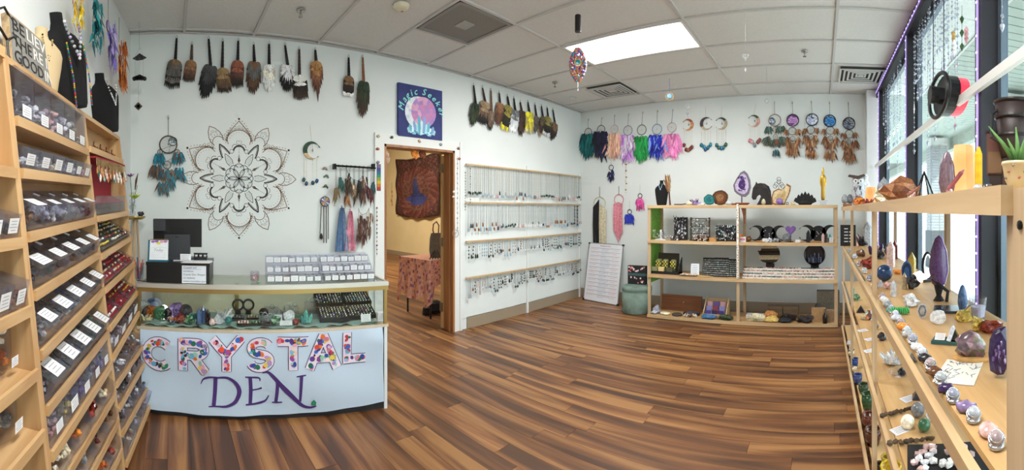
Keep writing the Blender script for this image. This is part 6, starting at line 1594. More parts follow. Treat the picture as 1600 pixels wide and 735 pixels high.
# wooden sign
pts = [fl(20, 40, .10), fl(84, 70, .10), fl(68, 125, .10)]
A, Bp = pts[0], pts[1]; wd = (Bp - A).length; zc = UP[1][0].z; hh = .20
d = Vector((Bp.x - A.x, Bp.y - A.y, 0)).normalized(); sm = Matrix((d, nW, Vector((0, 0, 1)))).transposed().to_4x4(); sm.translation = Vector(((A.x + Bp.x) / 2, (A.y + Bp.y) / 2, zc + .002)); sm = sm @ Matrix.Rotation(-.10, 4, 'X')
wd = (Vector((Bp.x, Bp.y)) - Vector((A.x, A.y))).length
t = thing('wooden_sign', 'grey painted wooden block sign reading BELIEVE THERE IS GOOD IN', 'sign', sm)
part('block', MB().bb((-wd / 2, .0, 0), (wd / 2, .03, hh)), wood('sign_edge', 'a88a64', 'c4a880', .6, 0), t); part('face', MB().bb((-wd / 2 + .006, -.002, .006), (wd / 2 - .006, .0, hh - .006)), mat('sign_grey', '8f8e88', .8, col2='7c7b76', scale=20), t)
mb = MB()
LN = [('BE', '2a2826', 'LIEVE', 'e4e2dc'), ('THE', '2a2826', 'RE IS', 'e4e2dc'), ('GOOD', '2a2826', 'IN', 'e4e2dc')]
for i, (a1, c1, a2, c2) in enumerate(LN):
    z = hh * (.72 - .29 * i); w1, w2 = textmesh(a1)[2], textmesh(a2)[2]; sc = .064; tot = (w1 + w2 + .12); sx = (wd * .92) / (tot * sc); x0_ = -wd * .46
    for dx in (-.0012, 0, .0012): mb.C(c1).text(a1, sc, (x0_ + dx, z), y=-.0035 - dx * .05, sx=sx); mb.C(c2).text(a2, sc, (x0_ + (w1 + .12) * sc * sx + dx, z), y=-.0035 - dx * .05, sx=sx)
part('lettering', mb, VP, t)
# black geometric frame
g0 = fl(3, 70, .10); gm = Matrix((d, nW, Vector((0, 0, 1)))).transposed().to_4x4(); gm.translation = Vector((g0.x, g0.y, zc + .002))
t = thing('geometric_frame', 'black honeycomb frame beside the wooden sign on the left shelf', 'ornament', gm @ Matrix.Rotation(-.1, 4, 'X')); s_ = .058
for cx, cz in ((0, s_), (s_ * 1.73, s_), (s_ * .87, s_ * 2.5), (-s_ * .87, s_ * 2.5)):
    part('hexagon', MB().tube([(cx + s_ * math.sin(1.047 * k), 0, cz + s_ * math.cos(1.047 * k)) for k in range(6)], .005, 4, closed=True), BLK, t)
# feather hangings on the left wall
def plume(px, top, bot, wpx, cols, label, n=70, off=.06, hoop=None):
    p = fl(px, top, off); k = (p - fl(px, top + 1, off)).length; m = FLW.mat(p); t = thing('feather_hanging', label, 'feather hanging', m, 'coloured feather hangings above the left shelves'); R = random.Random(px)
    H = (bot - top) * k; Wd = wpx * k * 1.0; mb = MB().C('3a3028').tube([(0, 0, min(.16, ZC - p.z - .002)), (0, 0, -.02)], .0018, 4)
    if hoop: mb.C(hoop).ring((0, 0, -.03), .035, .004, 14, 5)
    part('cord', mb, VM, t); mb = MB()
    for j in range(n):
        f = R.random(); z = -H * f * .8; u = R.uniform(-1, 1) * (.35 + .65 * math.sin(min(1, f * 1.6 + .2) * 2.2)); L = H * R.uniform(.16, .3)
        mb.feather((u * Wd * .30, -R.uniform(0, .05), z), (u * .5 + R.uniform(-.4, .4), R.uniform(-.3, .1), -1), L, L * .3, (R.uniform(-.6, .6), -1, .2), [cvar(R.choice(cols), .25)], seg=4, curl=R.uniform(-.2, .2))
    part('feathers', mb, VF, t)
plume(115, -8, 52, 34, ['e8c818', 'f0d83a', 'd8b010', 'c8982a'], 'yellow feather hanging at the top left')
plume(146, -4, 84, 26, ['1a7a80', '1f8f92', '14606a', '2aa0a0'], 'teal feather hanging at the top left')
plume(169, 34, 118, 20, ['8a78c8', 'a896dc', '7060b0', 'b8a8e0'], 'lilac feather hanging above the left shelves', hoop='6a4a6a')
plume(186, 62, 150, 13, ['c8682a', 'd8823a', 'a8501e', 'e09a50'], 'orange feather hanging nearest the left corner')
# ================================================================ FAR WALL (RIGHT OF THE CORNER)
def fcatch(top, hc, r, rc, face, fy0, fy1, w_, cols, label, px=None):
    px = px or hc[0]; n = 26
    mid = (fy0 + fy1) / 2
    dreamcatcher(FB, top, [(hc[0], hc[1], r, rc, None), (px, hc[1] + r + 4, 2.2, rc, None)], [(px - w_ * .3, fy0 + 2, w_ * .2, 34, n, cols), (px + w_ * .3, fy0 + 2, w_ * .2, 34, n, cols), (px, mid, w_ * .25, (fy1 - mid) * 1.4 + 4, n, cols), (px, mid - 8, w_ * .36, 30, n, cols)], label, 'coloured feather dreamcatchers on the far wall')
fcatch((919, 187), (919, 207), 6.5, '3a2a28', None, 212, 247, 16, ['0f5a5c', '14706e', '0a4648'], 'dark teal feathered dreamcatcher nearest the corner')
fcatch((940, 185), (939, 203), 7, '2a2428', None, 208, 248, 17, ['1c1a2c', '2a2440', '1a2a5a', '17161e'], 'navy and black feathered dreamcatcher on the far wall')
fcatch((960, 181), (960, 202), 6.5, 'e0b0b4', None, 212, 247, 17, ['e8b898', 'f0c8a8', 'e8a8a0'], 'peach feathered dreamcatcher on the far wall')
fcatch((982, 179), (981, 204), 7.5, '9a8aa8', None, 214, 252, 16, ['c890d8', 'e4dce8', 'b87ad0', 'dcd0e4'], 'lilac and white feathered dreamcatcher on the far wall')
fcatch((1004, 176), (1002.6, 203), 7.7, '4a6a5a', None, 216, 252, 18, ['1f9a48', '2aa858', '168038'], 'bright green feathered dreamcatcher on the far wall')
fcatch((1027, 174), (1026.5, 202), 8, '7a9ac0', None, 214, 248, 20, ['1c2aa8', '2434c0', '7a9ad8', '141f80'], 'royal blue feathered dreamcatcher on the far wall')
fcatch((1051, 172), (1049.6, 199), 7.5, 'd8b8c0', None, 212, 246, 21, ['f090c8', 'f8a8d4', 'e87ab8'], 'candy pink feathered dreamcatcher on the far wall')
MG = 'crescent moon mobiles on the far wall'
moon_mobile(FB, (1073, 170), (1075, 195), 9, math.pi, 'a8502c', 'c88a60', [(1069, 224), (1072, 231), (1075, 232), (1078, 230), (1081, 227)], 'rust orange crescent moon mobile with brown stones on the far wall', MG, ['7a3024', '6a2a20', '8a5a3a'], '6a8a6a')
moon_mobile(FB, (1102, 166), (1103, 193), 10, 0, '4a3e40', 'b0a088', [(1096, 224), (1100, 227), (1102, 231), (1106, 228), (1110, 223)], 'grey brown crescent moon mobile with blue stones on the far wall', MG, ['1f6a8a', '2a8aa0', '1f4a7a'], 'c8c8d0')
moon_mobile(FB, (1128, 166), (1127, 193), 9.5, math.pi, '3c4a40', 'b8a888', [(1120, 224), (1123, 228), (1127, 229), (1130, 228), (1134, 223)], 'dark green crescent moon mobile with teal stones on the far wall', MG, ['1f6a6a', '3a5a50', '1f6a9a'])
moon_mobile(FB, (1181, 162), (1178, 189), 9.5, math.pi, '3f5a3c', 'd0a090', [(1172, 217), (1175, 219), (1179, 224), (1184, 219), (1187, 216)], 'green crescent moon mobile with pink and brown stones on the far wall', MG, ['d07a90', 'c8a0a0', '7a8a98', '7a4038', '8a4a40'], '5a5a7a')
BF = ['7a4a30', '8a5a3a', '5a3626', 'a07a58', 'b8906a']
def tall(top, h0, h1, h2, face, yb, label, cols=BF, rc='1c1c22', first=None):
    hs = [(h0[0], h0[1], h0[2], rc, face)] + [(h1[0], h1[1], h1[2], rc, None), (h2[0], h2[1], h2[2], rc, None)]
    x = h1[0]; dreamcatcher(FB, top, hs, [(x - 9, h1[1], 2.5, 14, 10, cols), (x + 9, h1[1] - 1, 2.5, 14, 10, cols), (x - 7, h2[1], 2.5, 19, 14, cols), (x + 8, h2[1], 2.5, 19, 12, cols), (x, h2[1] + 8, 5, 20, 18, cols), (x - 4, yb - 16, 2.5, 20, 10, cols), (x + 5, yb - 15, 2.5, 20, 10, cols), (x + 1, yb - 12, 3, 18, 9, cols)], label, 'tall three ring dreamcatchers on the far wall',
        strings=[((x - 9, h0[1] + 4), (x - 9, h2[1])), ((x + 9, h0[1] + 4), (x + 9, h2[1])), ((x - 5, h2[1] + 4), (x - 5, yb - 14)), ((x + 5, h2[1] + 4), (x + 5, yb - 13))])
GF = ['3f5a4c', '4a6a58', '5a4a38', '7a8a78', '2f5a60']
dreamcatcher(FB, (1210, 160), [(1210.5, 188), ] and [(1210.5, 188, 9.3, '8a7a68', None), (1206, 189, 5, '4a4a50', ['4a6a9a', 'c8d4e0', '3a5a8a']), (1212, 203, 4.6, '6a6a60', None), (1211.5, 214, 3.6, '6a6a60', None)],
    [(1201, 200, 4, 15, 22, GF), (1220, 199, 4, 16, 22, GF), (1199, 216, 4, 18, 24, GF), (1222, 216, 4, 18, 24, GF), (1211, 220, 8, 16, 30, GF + BF[:2]), (1213, 236, 4, 14, 16, ['2f4f5a', '3a6470', '4a5a50'])], 'grey green feathered dreamcatcher with a blue moon ring on the far wall', 'tall three ring dreamcatchers on the far wall', strings=[((1201, 194), (1200, 216)), ((1220, 194), (1221, 216)), ((1212, 218), (1213, 236))])
tall((1238, 160), (1238.7, 188, 9.3), (1238, 205, 6), (1238.5, 217, 3.8), ['a878b8', 'c8a0d0', '7a4a8a', '5a3a6a'], 247, 'brown feathered dreamcatcher with a purple tree face on the far wall')
tall((1267.6, 159), (1269, 187, 9.3), (1266.5, 203, 6.2), (1267.5, 214, 4), ['c0c8dc', '9aa4c8', 'dfe4ec', '4a5070'], 251, 'brown feathered dreamcatcher with a pale grey sky face on the far wall')
tall((1296, 160), (1296.5, 189, 9.3), (1297, 204, 6.2), (1297.5, 216, 3.6), ['2a6ab0', '4a9ad8', '3a4a6a', '7ab0d8'], 253, 'brown feathered dreamcatcher with a bright blue face on the far wall')
tall((1325.5, 161), (1326.5, 193, 9.3), (1327, 209.7, 6.4), (1326, 222, 3.6), ['5a6478', '8a94a8', '3a4458', 'a8a8a0'], 257, 'brown feathered dreamcatcher with a grey landscape face nearest the windows')
# hanging shells and little dolls
W = WP(FB, 978, 252, .012); mb = MB().C('c8b8a0').tube([(0, 0, 0), W.P(978, 302)], .0015, 4); R = random.Random(3)
for k in range(15): q = W.P(978, 254 + k * 3.3); mb.C(['e4dccc', '9a6a50', 'e8e2d6'][k % 3]).blob((q[0] + R.uniform(-.01, .01), -.004, q[2]), (.017, .006, .011), k, .3, 1)
solo('shell_string', mb, VM, 'string of pale shells hanging below the lilac dreamcatcher', 'shell string', W.m)
def doll(top, hc, r, fy, w_, cols, rc, label):
    W = WP(FB, top[0], top[1], .014); t = thing('dreamcatcher_charm', label, 'charm', W.m, 'small feather charms on the far wall'); k = W.k(hc[0], hc[1], 1); c = W.P(*hc)
    part('cord', MB().C('4a4a4a').tube([(0, 0, 0), (c[0], 0, c[2] + r * k)], .001, 4), VM, t); part('hoop', MB().C(rc).ring(c, r * k, .005, 14, 5), VM, t)
    mb = MB(); R = random.Random(int(hc[0]))
    for j in range(34):
        u = R.uniform(-1, 1); q = W.P(hc[0] + u * w_ * .35, hc[1] + r + R.uniform(0, fy - hc[1] - r - 9)); mb.feather((q[0], -R.uniform(0, .02), q[2]), (u * .5, 0, -1), 9 * k, 3.2 * k, (R.uniform(-.4, .4), -1, 0), [cvar(R.choice(cols), .25)], seg=3)
    part('feathers', mb, VF, t)
doll((955, 250), (955, 262), 4, 287, 7, ['1f2450', '2a2a4a', 'c8c8cc'], '2a2624', 'small dark ring charm with navy feathers below the peach dreamcatcher')
doll((984, 314), (983.6, 331), 3.5, 353, 14, ['1f2a9a', '2a3ab8', '3a4ac8'], '2a2a3a', 'small royal blue feather charm beside the pink macrame')
doll((1000, 289), (1000, 306), 3.5, 331, 11, ['d84a9a', 'e070b0', 'b83a80'], '3a3a3a', 'small magenta feather charm left of the shelf')
# macrame
def macrame(top, c, r, label, sides):
    W = WP(FB, top[0], top[1], .02); t = thing('macrame_hanging', label, 'macrame', W.m, 'macrame hangings on the far wall'); k = W.k(c[0], c[1], 1); q = W.P(*c)
    part('ring', MB().C(sides[-1][5]).ring(q, r * k, .006, 26, 6), VM, t); part('cord', MB().C('2a2624').tube([(0, 0, 0), (q[0], 0, q[2] + r * k)], .003, 5), VM, t)
    R = random.Random(int(c[0]))
    for (x0_, x1_, y0_, y1_, n, col, tap) in sides:
        mb = MB()
        for j in range(n):
            f = (j + .5) / n; px = x0_ + (x1_ - x0_) * f; yt = y0_ + (abs(f - (1 if x0_ < c[0] else 0)) * 12 if tap == 0 else 6 * abs(f - .5)); yb_ = y1_ - tap * abs(f - .55) * 2 + R.uniform(-2, 2)
            a, b = W.P(px, yt), W.P(px + R.uniform(-.5, .5), yb_); mb.C(cvar(col, .18)).tube([(a[0], -.01, a[2]), ((a[0] + b[0]) / 2, -.014 - R.uniform(0, .012), (a[2] + b[2]) / 2), (b[0], -.01, b[2])], .0065, 5)
        part('fringe', mb, VM, t)
macrame((937, 292), (937, 318), 10.5, 'round macrame hanging, half black and half cream, above the whiteboard', [(927.5, 936.5, 312, 379, 16, '1c1a1c', 0), (937.5, 947.5, 318, 382, 16, 'cfc4a8', 0)])
macrame((967, 291), (967, 312), 8, 'pink macrame moon hanging with a long pointed fringe', [(959.5, 973, 316, 378, 20, 'd88a98', 18)])
# whiteboard leaning on the wall by the corner
bl_ = onZ(911.5, 468, .005); br_ = onZ(965, 478, .005); L = (br_ - bl_).length; d = (br_ - bl_).normalized(); nin = Vector((-d.y, d.x, 0)) * (1 if (-d.y) > 0 else -1)
tr_ = (CZ - (384 - YH) / F_PX * 20.1 * FT); Hh = tr_ + .03
M_ = Matrix((d, nin, Vector((0, 0, 1)))).transposed().to_4x4(); M_.translation = (bl_ + br_) / 2; M_ = M_ @ Matrix.Rotation(-.16, 4, 'X')
t = thing('whiteboard', 'white board of handwritten price list leaning on the wall by the corner', 'whiteboard', M_)
part('panel', MB().bb((-L / 2, 0, 0), (L / 2, .012, Hh)), mat('whiteboard', 'e4e4ea', .35), t)
mb = MB(); fw = .010
mb.bb((-L / 2 - .004, -.003, 0), (-L / 2 + fw, .014, Hh)); mb.bb((L / 2 - fw, -.003, 0), (L / 2 + .004, .014, Hh)); mb.bb((-L / 2 + fw, -.0031, 0), (L / 2 - fw, .014, fw)); mb.bb((-L / 2 + fw, -.0031, Hh - fw), (L / 2 - fw, .014, Hh)); part('frame', mb, mat('aluminium', 'a8aaac', .35, .8), t)
for sx in (-1, 1):
    for z in (0, Hh): part('corner_cap', MB().box((sx * (L / 2 - .004), .005, z + (.01 if z == 0 else -.01)), (.026, .024, .026)), BLK, t)
mb = MB(); R = random.Random(12); 
for i in range(14):
    z = Hh * (.945 - i * .066)
    if i == 0: mb.C('8a3a6a').text('Reading Services', .03, (0, z), y=-.003, align='C', shear=.2); continue
    mb.C('303048').box((0, -.0016, z + .030), (L * .86, .0005, .003))
    def scrib(x0_, x1_, zc_, c_):
        """a line of small handwriting"""
        mb.C(c_); x_ = x0_
        while x_ < x1_:
            w_ = R.uniform(.010, .022); p_ = [(x_ + w_ * q / 4, zc_ + R.uniform(-.006, .007)) for q in range(5)]; mb.stroke(p_, .0026, -.002); x_ += w_ + .008
    scrib(-L * .42, -L * .42 + L * R.uniform(.12, .25), z + .010, 'c83a5a'); scrib(-L * .10, L * R.uniform(.04, .22), z + .014, ['3a5aa8', '4a3a8a', '2a6a9a'][i % 3]); scrib(-L * .10, L * R.uniform(.0, .16), z - .006, '3a8ac0')
    scrib(L * .22, L * R.uniform(.34, .42), z + .006, ['c83a5a', '2a8a7a', 'c83a5a'][i % 3])
q = part('handwriting', mb, VP, t); q['kind'] = 'stuff'
# round ottoman and dark patterned bag
oc = at(989, 470, 17.9 * FT); ocp = Vector((oc.x + .12, oc.y, 0))
OT = mat('ottoman_velvet', '7f9488', .8, col2='66796f', scale=9, bump=.4, bscale=30)
t = thing('ottoman', 'round grey green crushed velvet ottoman left of the shelf', 'ottoman', ocp)
part('body', MB().lathe([(.185, .0), (.20, .02), (.195, .10), (.20, .30)], 28), OT, t, True); part('lid', MB().lathe([(.20, .302), (.205, .32), (.20, .345), (.17, .358), (0, .36)], 28), OT, t, True)
part('piping', MB().C('6f8478').ring((0, 0, .301), .202, .005, 28, 5, ax='z').ring((0, 0, .012), .192, .006, 28, 5, ax='z'), VM, t)
t = thing('gift_bag', 'black paper bag with pink and white flowers standing on the ottoman', 'bag', Matrix.Translation((ocp.x + .06, ocp.y + .02, .361)) @ Matrix.Rotation(-math.pi / 2 + .1, 4, 'Z'))
part('bag', MB().C('1c1a1e').bb((-.13, -.03, 0), (.13, .03, .25)), VP, t); mb = MB(); R = random.Random(5)
for k in range(26): mb.C(R.choice(['e8c8c8', 'd88a98', 'e8e4dc', 'c86a6a'])).blob((R.uniform(-.115, .115), -.031, R.choice([R.uniform(.02, .10), R.uniform(.16, .235)])), (.013, .0012, .013), k, .3, 0)
q = part('flowers', mb, VP, t); q['kind'] = 'stuff'; part('ribbon', MB().C('3a5a5c').bb((-.131, -.032, .115), (.131, .031, .15)), VP, t)

# ================================================================ LONG SHELF ON THE FAR WALL
XS, XSB = 15.8 * FT, 17.25 * FT; Ya, Yb, Ym = 7.07 * FT, -.62 * FT, 3.24 * FT
LV = [CZ + .18 * FT, CZ - 1.27 * FT, CZ - 2.70 * FT, .10 * FT + .01]
FS = Fr((XS, 0, 0), (0, -1))
PTH = .075 * FT; RH = .115 * FT
org = Vector((XS, (Ya + Yb) / 2, 0)); SM = FS.mat(org)
def sy(Y): return org.y - Y      # world Y -> local x
ls = thing('wooden_rack', 'long open pine rack with four levels along the far wall', 'shelf', SM)
for Y in (Ya, Ym, Yb):
    xw = sy(Y); s_ = 1 if Y == Ya else (-1 if Y == Yb else 0)
    c = xw + s_ * .02
    part('front_post', MB().bb((c - .019, 0, 0), (c + .019, .02, LV[0] - .001)), PINEV, ls); part('rear_post', MB().bb((c - .019, XSB - XS - .02, 0), (c + .019, XSB - XS, LV[0] - .001)), PINEV, ls)
for z in LV:
    b_ = part('shelf_board', MB().bb((sy(Ya), .02, z - .014), (sy(Yb), XSB - XS - .0, z)), PINED, ls)
    part('front_rail', MB().bb((sy(Ya), -.018, z - RH), (sy(Yb), -.0005, z + .002)), PINE, b_); part('rear_rail', MB().bb((sy(Ya), XSB - XS, z - RH), (sy(Yb), XSB - XS + .018, z)), PINE, b_)
part('side_panel', MB().C('6aa03a').bb((sy(Ya) + .001, .021, LV[2] - .12), (sy(Ya) + .006, XSB - XS - .02, LV[0] - .015)), VM, ls, label='lime green panel inside the left end')
def on_s(lv, px, back=.1): q = FS.hit(px, 400, -back); return Vector((q.x, q.y, LV[lv] + .001))
def Mb(lv, px, back=.1, rz=0): return FS.mat(on_s(lv, px, back)) @ Matrix.Rotation(rz, 4, 'Z')
KB = XS / F_PX            # metres per pixel roughly, at the shelf
def spx(n, back=.1): return n * (XS + back) / F_PX
# --- top level
t = bust(Mb(0, 1033, .14), .325, .19, BVEL, 'black velvet bust with a pale blue necklace on the left end of the far rack', None); chain(t, vee(.19, .325, .62, .88), ['8ab0d0', 'b8d0e0'], .005)
t = thing('feather_wand', 'tall brown wooden plume wand leaning beside the black bust', 'ornament', Mb(0, 1047, .12) @ Matrix.Rotation(-.08, 4, 'Y'))
part('stem', MB().C('5a3024').tube([(0, 0, 0), (0, 0, .22)], [.013, .009], 8), VM, t); mb = MB(); R = random.Random(2)
for k in range(30): mb.feather((R.uniform(-.02, .02), -R.uniform(0, .02), .17 + R.random() * .12), (R.uniform(-.45, .25), R.uniform(-.1, .1), 1), R.uniform(.10, .15), .035, (0, -1, 0), [cvar(R.choice(['4a2f22', '6a4630', '8a6a4a', 'b89a6a']), .2)], seg=4)
part('plumes', mb, VF, t)
solo('wooden_stick', MB().C('4a3830').tube([(-.09, 0, .012), (0, .01, .010), (.09, 0, .02)], .007, 6), VM, 'thin dark stick lying on the far rack beside the bust', 'stick', Mb(0, 1064, .08))
def bt(kind, px, size_px, cname, label, back=.1, lv=0, rz=0, sx=1, sz=1, raise_=0):
    s = spx(size_px, back); m = Mb(lv, px, back, rz) @ Matrix.Diagonal((sx, 1, sz, 1)); m = Matrix.Translation((0, 0, raise_)) @ m
    return mineral(kind, s, cname, None, label, None, seed=int(px + size_px), m=m)
bt('egg', 1077, 10, 'cream', 'white egg shaped stone lying before the purple cluster', .07, sx=1.6, sz=.7)
bt('cluster', 1086, 17, 'amethyst', 'small purple crystal cluster on the far rack', .12)
bt('rough', 1099, 6, 'clear quartz', 'small clear nugget between purple cluster and teal geode', .06)
bt('slab', 1108, 20, 'teal', 'grey teal agate half standing on the far rack', .08)
bt('slab', 1125, 27, 'brown', 'large round brown agate slice on the far rack', .14)
bt('egg', 1139, 10, 'clear quartz', 'white oval stone before the brown agate slice', .06, sx=1.7, sz=.7)
t = thing('geode', 'large amethyst geode slab raised on a dark stand on the far rack', 'geode', Mb(0, 1159, .12)); k = spx(1, .12)
R = random.Random(1); poly = [(-12, 22), (-14, 32), (-9, 42), (-2, 52), (4, 55), (9, 50), (13, 40), (14, 28), (11, 18), (5, 13), (-1, 14), (-8, 18)]
part('stand', MB().C('1c1a1c').tube([(0, 0, 0), (0, 0, 14 * k)], .008, 6).box((0, 0, .004), (.09, .06, .008)), VM, t)
part('rim', MB().C('6a6470').prism([(p[0] * k, p[1] * k) for p in poly], .05), VG, t); mid = [(p[0] * .8 * k, (34 + (p[1] - 34) * .8) * k) for p in poly]
part('quartz_band', MB().C('b8a8c4').prism(mid, .006, y0=-.004), VG, t); mb = MB().C('4a2f6a').prism([(p[0] * .5, 34 * k + (p[1] - 34 * k) * .55) for p in mid], .004, y0=-.007)
for j in range(46): mb.C(cvar(R.choice(STONEC['amethyst'][:3]), .3)).blob((R.uniform(-5, 6) * k, -.007, (34 + R.uniform(-11, 12)) * k), .009, j, .5, 0)
part('amethyst_centre', mb, VG, t)
# horse head
t = thing('horse_head', 'black carved wooden horse head sculpture facing left on the far rack', 'sculpture', Mb(0, 1190, .14)); k = spx(1, .14)
prof = [(16, 0), (15, 10), (14, 22), (11, 30), (5, 34), (-2, 35), (-7, 34), (-9, 37), (-10, 33), (-14, 27), (-15.5, 18), (-16, 12), (-14, 8.5), (-10, 9), (-8, 14), (-4, 17), (-1, 14), (-4, 7), (-8, 0)]
part('head', MB().C('201c1c').prism([(p[0] * k, p[1] * k) for p in prof], .05), VM, t); mb = MB(); R = random.Random(4)
for j in range(16): f = j / 15; mb.C(cvar('2a2424', .3)).feather(((2 + 13 * f) * k, -.005, (34 - 26 * f * f) * k), (.4, -.2, -1), 9 * k, 3 * k, (0, -1, 0), [cvar('302828', .3)], seg=3)
part('mane', mb, VM, t); part('eye', MB().C('0a0a0a').blob((-8 * k, -.002, 27 * k), .008, 0, 0, 1), VG, t); part('jaw_block', MB().C('5a2a22').prism([(-8 * k, 0), (4 * k, 0), (4 * k, 12 * k)], .04, y0=.005), VM, t)
bt('egg', 1193, 10, 'cream', 'pale oval stone leaning on the horse head', .05)
t = thing('agate_slab', 'cream agate slab with dark rim standing right of the horse head', 'stone', Mb(0, 1220, .12)); k = spx(1, .12)
poly = [(-14, 2), (-15, 12), (-12, 22), (-4, 26), (2, 24), (6, 28), (10, 34), (16, 30), (15, 22), (12, 14), (8, 6), (6, 0), (-8, 0)]
part('rim', MB().C('8a5a34').prism([(p[0] * k, p[1] * k) for p in poly], .03), VG, t); part('face', MB().C('d0bc94').prism([(p[0] * .86 * k, (14 + (p[1] - 14) * .86) * k) for p in poly], .005, y0=-.004), VG, t); part('centre', MB().C('b89a68').prism([(p[0] * .5 * k, (12 + (p[1] - 14) * .5) * k) for p in poly], .004, y0=-.006), VG, t)
t = thing('knot_ornament', 'dark wire quatrefoil ornament above the cream agate slab', 'ornament', Mb(0, 1217, .155)); part('post', MB().C('2a2a2c').tube([(0, 0, 0), (0, 0, 30 * k)], .003, 5), VX, t); mb = MB().C('2a2a2c')
for dx, dz in ((-4, 33), (4, 33), (0, 37), (0, 41), (-6, 30), (6, 30)): mb.ring((dx * k, 0, dz * k), 3.2 * k, .003, 12, 4)
part('knot', mb, VX, t)
bt('sphere', 1218, 11, 'amethyst', 'small dark purple sphere before the cream agate slab', .06)
bt('rough', 1239, 8, 'cream', 'small pale rough stone left of the black lotus', .08)
solo('metal_ring', MB().C('2a2a2c').ring((0, 0, .017), .014, .004, 14, 5), VX, 'small dark ring standing beside the purple sphere', 'ornament', Mb(0, 1230, .05))
t = thing('lotus_holder', 'black openwork lotus candle holder on the far rack', 'candle holder', Mb(0, 1258, .13)); k = spx(1, .13)
part('base', MB().C('121214').lathe([(9 * k, 0), (12 * k, 3 * k), (10 * k, 7 * k), (0, 7 * k)], 14, sy=.6), VM, t)
for j, (dx, h_, y_) in enumerate(((-14, 12, .0), (-10, 17, .01), (-5, 20, .015), (0, 22, .02), (5, 20, .015), (10, 17, .01), (14, 12, .0), (-11, 10, -.03), (-4, 12, -.04), (4, 12, -.04), (11, 10, -.03))):
    part('petal', MB().C('141416').prism([(dx * .7 * k, 2 * k), ((dx - 4) * k, h_ * .45 * k), ((dx - 2.5) * k, h_ * .8 * k), (dx * 1.05 * k, h_ * k), ((dx + 2.5) * k, h_ * .8 * k), ((dx + 4) * k, h_ * .45 * k)], .012, y0=y_), VM, t)
t = thing('gold_statue', 'slender gold standing figure on a small stand at the right of the far rack', 'statue', Mb(0, 1286, .12)); k = spx(1, .12)
GLD = mat('gold_leaf', 'c8a24a', .35, .9)
part('stand', MB().bb((-7 * k, -.03, 6 * k), (7 * k, .03, 7.5 * k)).bb((-5 * k, -.025, 0), (5 * k, .025, 6 * k)), PLASTIC, t); mb = MB(); mb.sm = True
mb.lathe([(2.6 * k, 7.5 * k), (3.4 * k, 12 * k), (3.2 * k, 24 * k), (3.6 * k, 34 * k), (4.2 * k, 42 * k), (3.6 * k, 46 * k), (1.5 * k, 48 * k), (2.2 * k, 50 * k), (2.3 * k, 53 * k), (1.4 * k, 55.5 * k), (.9 * k, 58 * k), (0, 60 * k)], 14, sy=.7); part('figure', mb, GLD, t)
mb = MB()
for sx in (-1, 1): mb.tube([(sx * 4 * k, 0, 44 * k), (sx * 4.4 * k, -.008, 36 * k), (sx * 3.2 * k, -.016, 30 * k)], 1.0 * k, 6)
part('arm', mb, GLD, t)
# --- second level
def jewelry_stand(px, w, h, lv, back, cols, label, frame='3a2e2a', n=60, kind='rack'):
    k = spx(1, back); t = thing('jewellery_stand', label, 'jewellery stand', Mb(lv, px, back)); R = random.Random(int(px)); W_, H_ = w * k, h * k
    if kind == 'rack':
        for sx in (-1, 1): part('post', MB().C(frame).box((sx * (W_ / 2 - .006), 0, H_ / 2), (.014, .02, H_)), VM, t)
        for z in (.95, .62, .3): part('bar', MB().C(frame).box((0, 0, H_ * z), (W_, .012, .01)), VM, t)
        part('foot', MB().C(frame).box((0, 0, .005), (W_, .08, .01)), VM, t)
    elif kind == 'white': part('stand', MB().C('dfe2e4').box((0, 0, H_ * .5), (.022, .022, H_)).box((0, 0, .004), (W_ * .7, .06, .008)), VM, t)
    else: part('block', MB().C(frame).prism([(-W_ / 2, 0), (W_ / 2, 0), (W_ / 2, H_ * .9), (-W_ / 2, H_ * .9)], .05), VM, t)
    mb = MB()
    for j in range(n):
        x_, z_ = R.uniform(-.48, .48) * W_, H_ * R.uniform(.08, .95); y_ = -R.uniform(.008, .03); mb.C(cvar(R.choice(cols), .3))
        if j % 3 == 0: mb.ring((x_, y_, z_), R.uniform(.006, .012), .0016, 8, 3)
        else: mb.blob((x_, y_, z_), (R.uniform(.004, .009), .005, R.uniform(.006, .014)), j, .3, 0)
    q = part('jewellery', mb, VG, t); q['kind'] = 'stuff'
SIL = ['c8ccd0', '8a8e94', 'e4e6e8', '3a3a40', '6a6e72']
jewelry_stand(1033, 27, 17, 1, .08, SIL, 'white stand of glittering bangles at the left of the second level', kind='white', n=70)
jewelry_stand(1063, 22, 42, 1, .14, SIL + ['3a2a3a', '8a8090'], 'tall dark jewellery tower on the second level', n=110, kind='block', frame='241f24')
jewelry_stand(1094, 33, 38, 1, .12, SIL + ['3a5a60', '2a2a2e'], 'dark wooden jewellery rack with tall posts on the second level', n=130)
jewelry_stand(1096, 26, 10, 1, .05, ['c8b8a8', 'b88a70', '8a6a5a', 'e0d8d0'], 'low tray of copper and cream bracelets before the jewellery rack', n=50, kind='block', frame='3a2a24')
jewelry_stand(1134, 33, 28, 1, .12, SIL + ['8ab0b8', '2a2a2c', '17171a'], 'black jewellery block of silver charms beside the centre post', n=140, kind='block', frame='141416')
solo('wooden_box', MB().C('b8854c').bb((-.05, 0, 0), (.05, .06, .045)), VM, 'small tan wooden box before the jewellery rack', 'box', Mb(1, 1112, .05))
jewelry_stand(1054, 14, 8, 1, .05, SIL + ['b89a70'], 'small heap of bangles on the second level', n=24, kind='block', frame='4a3a34')
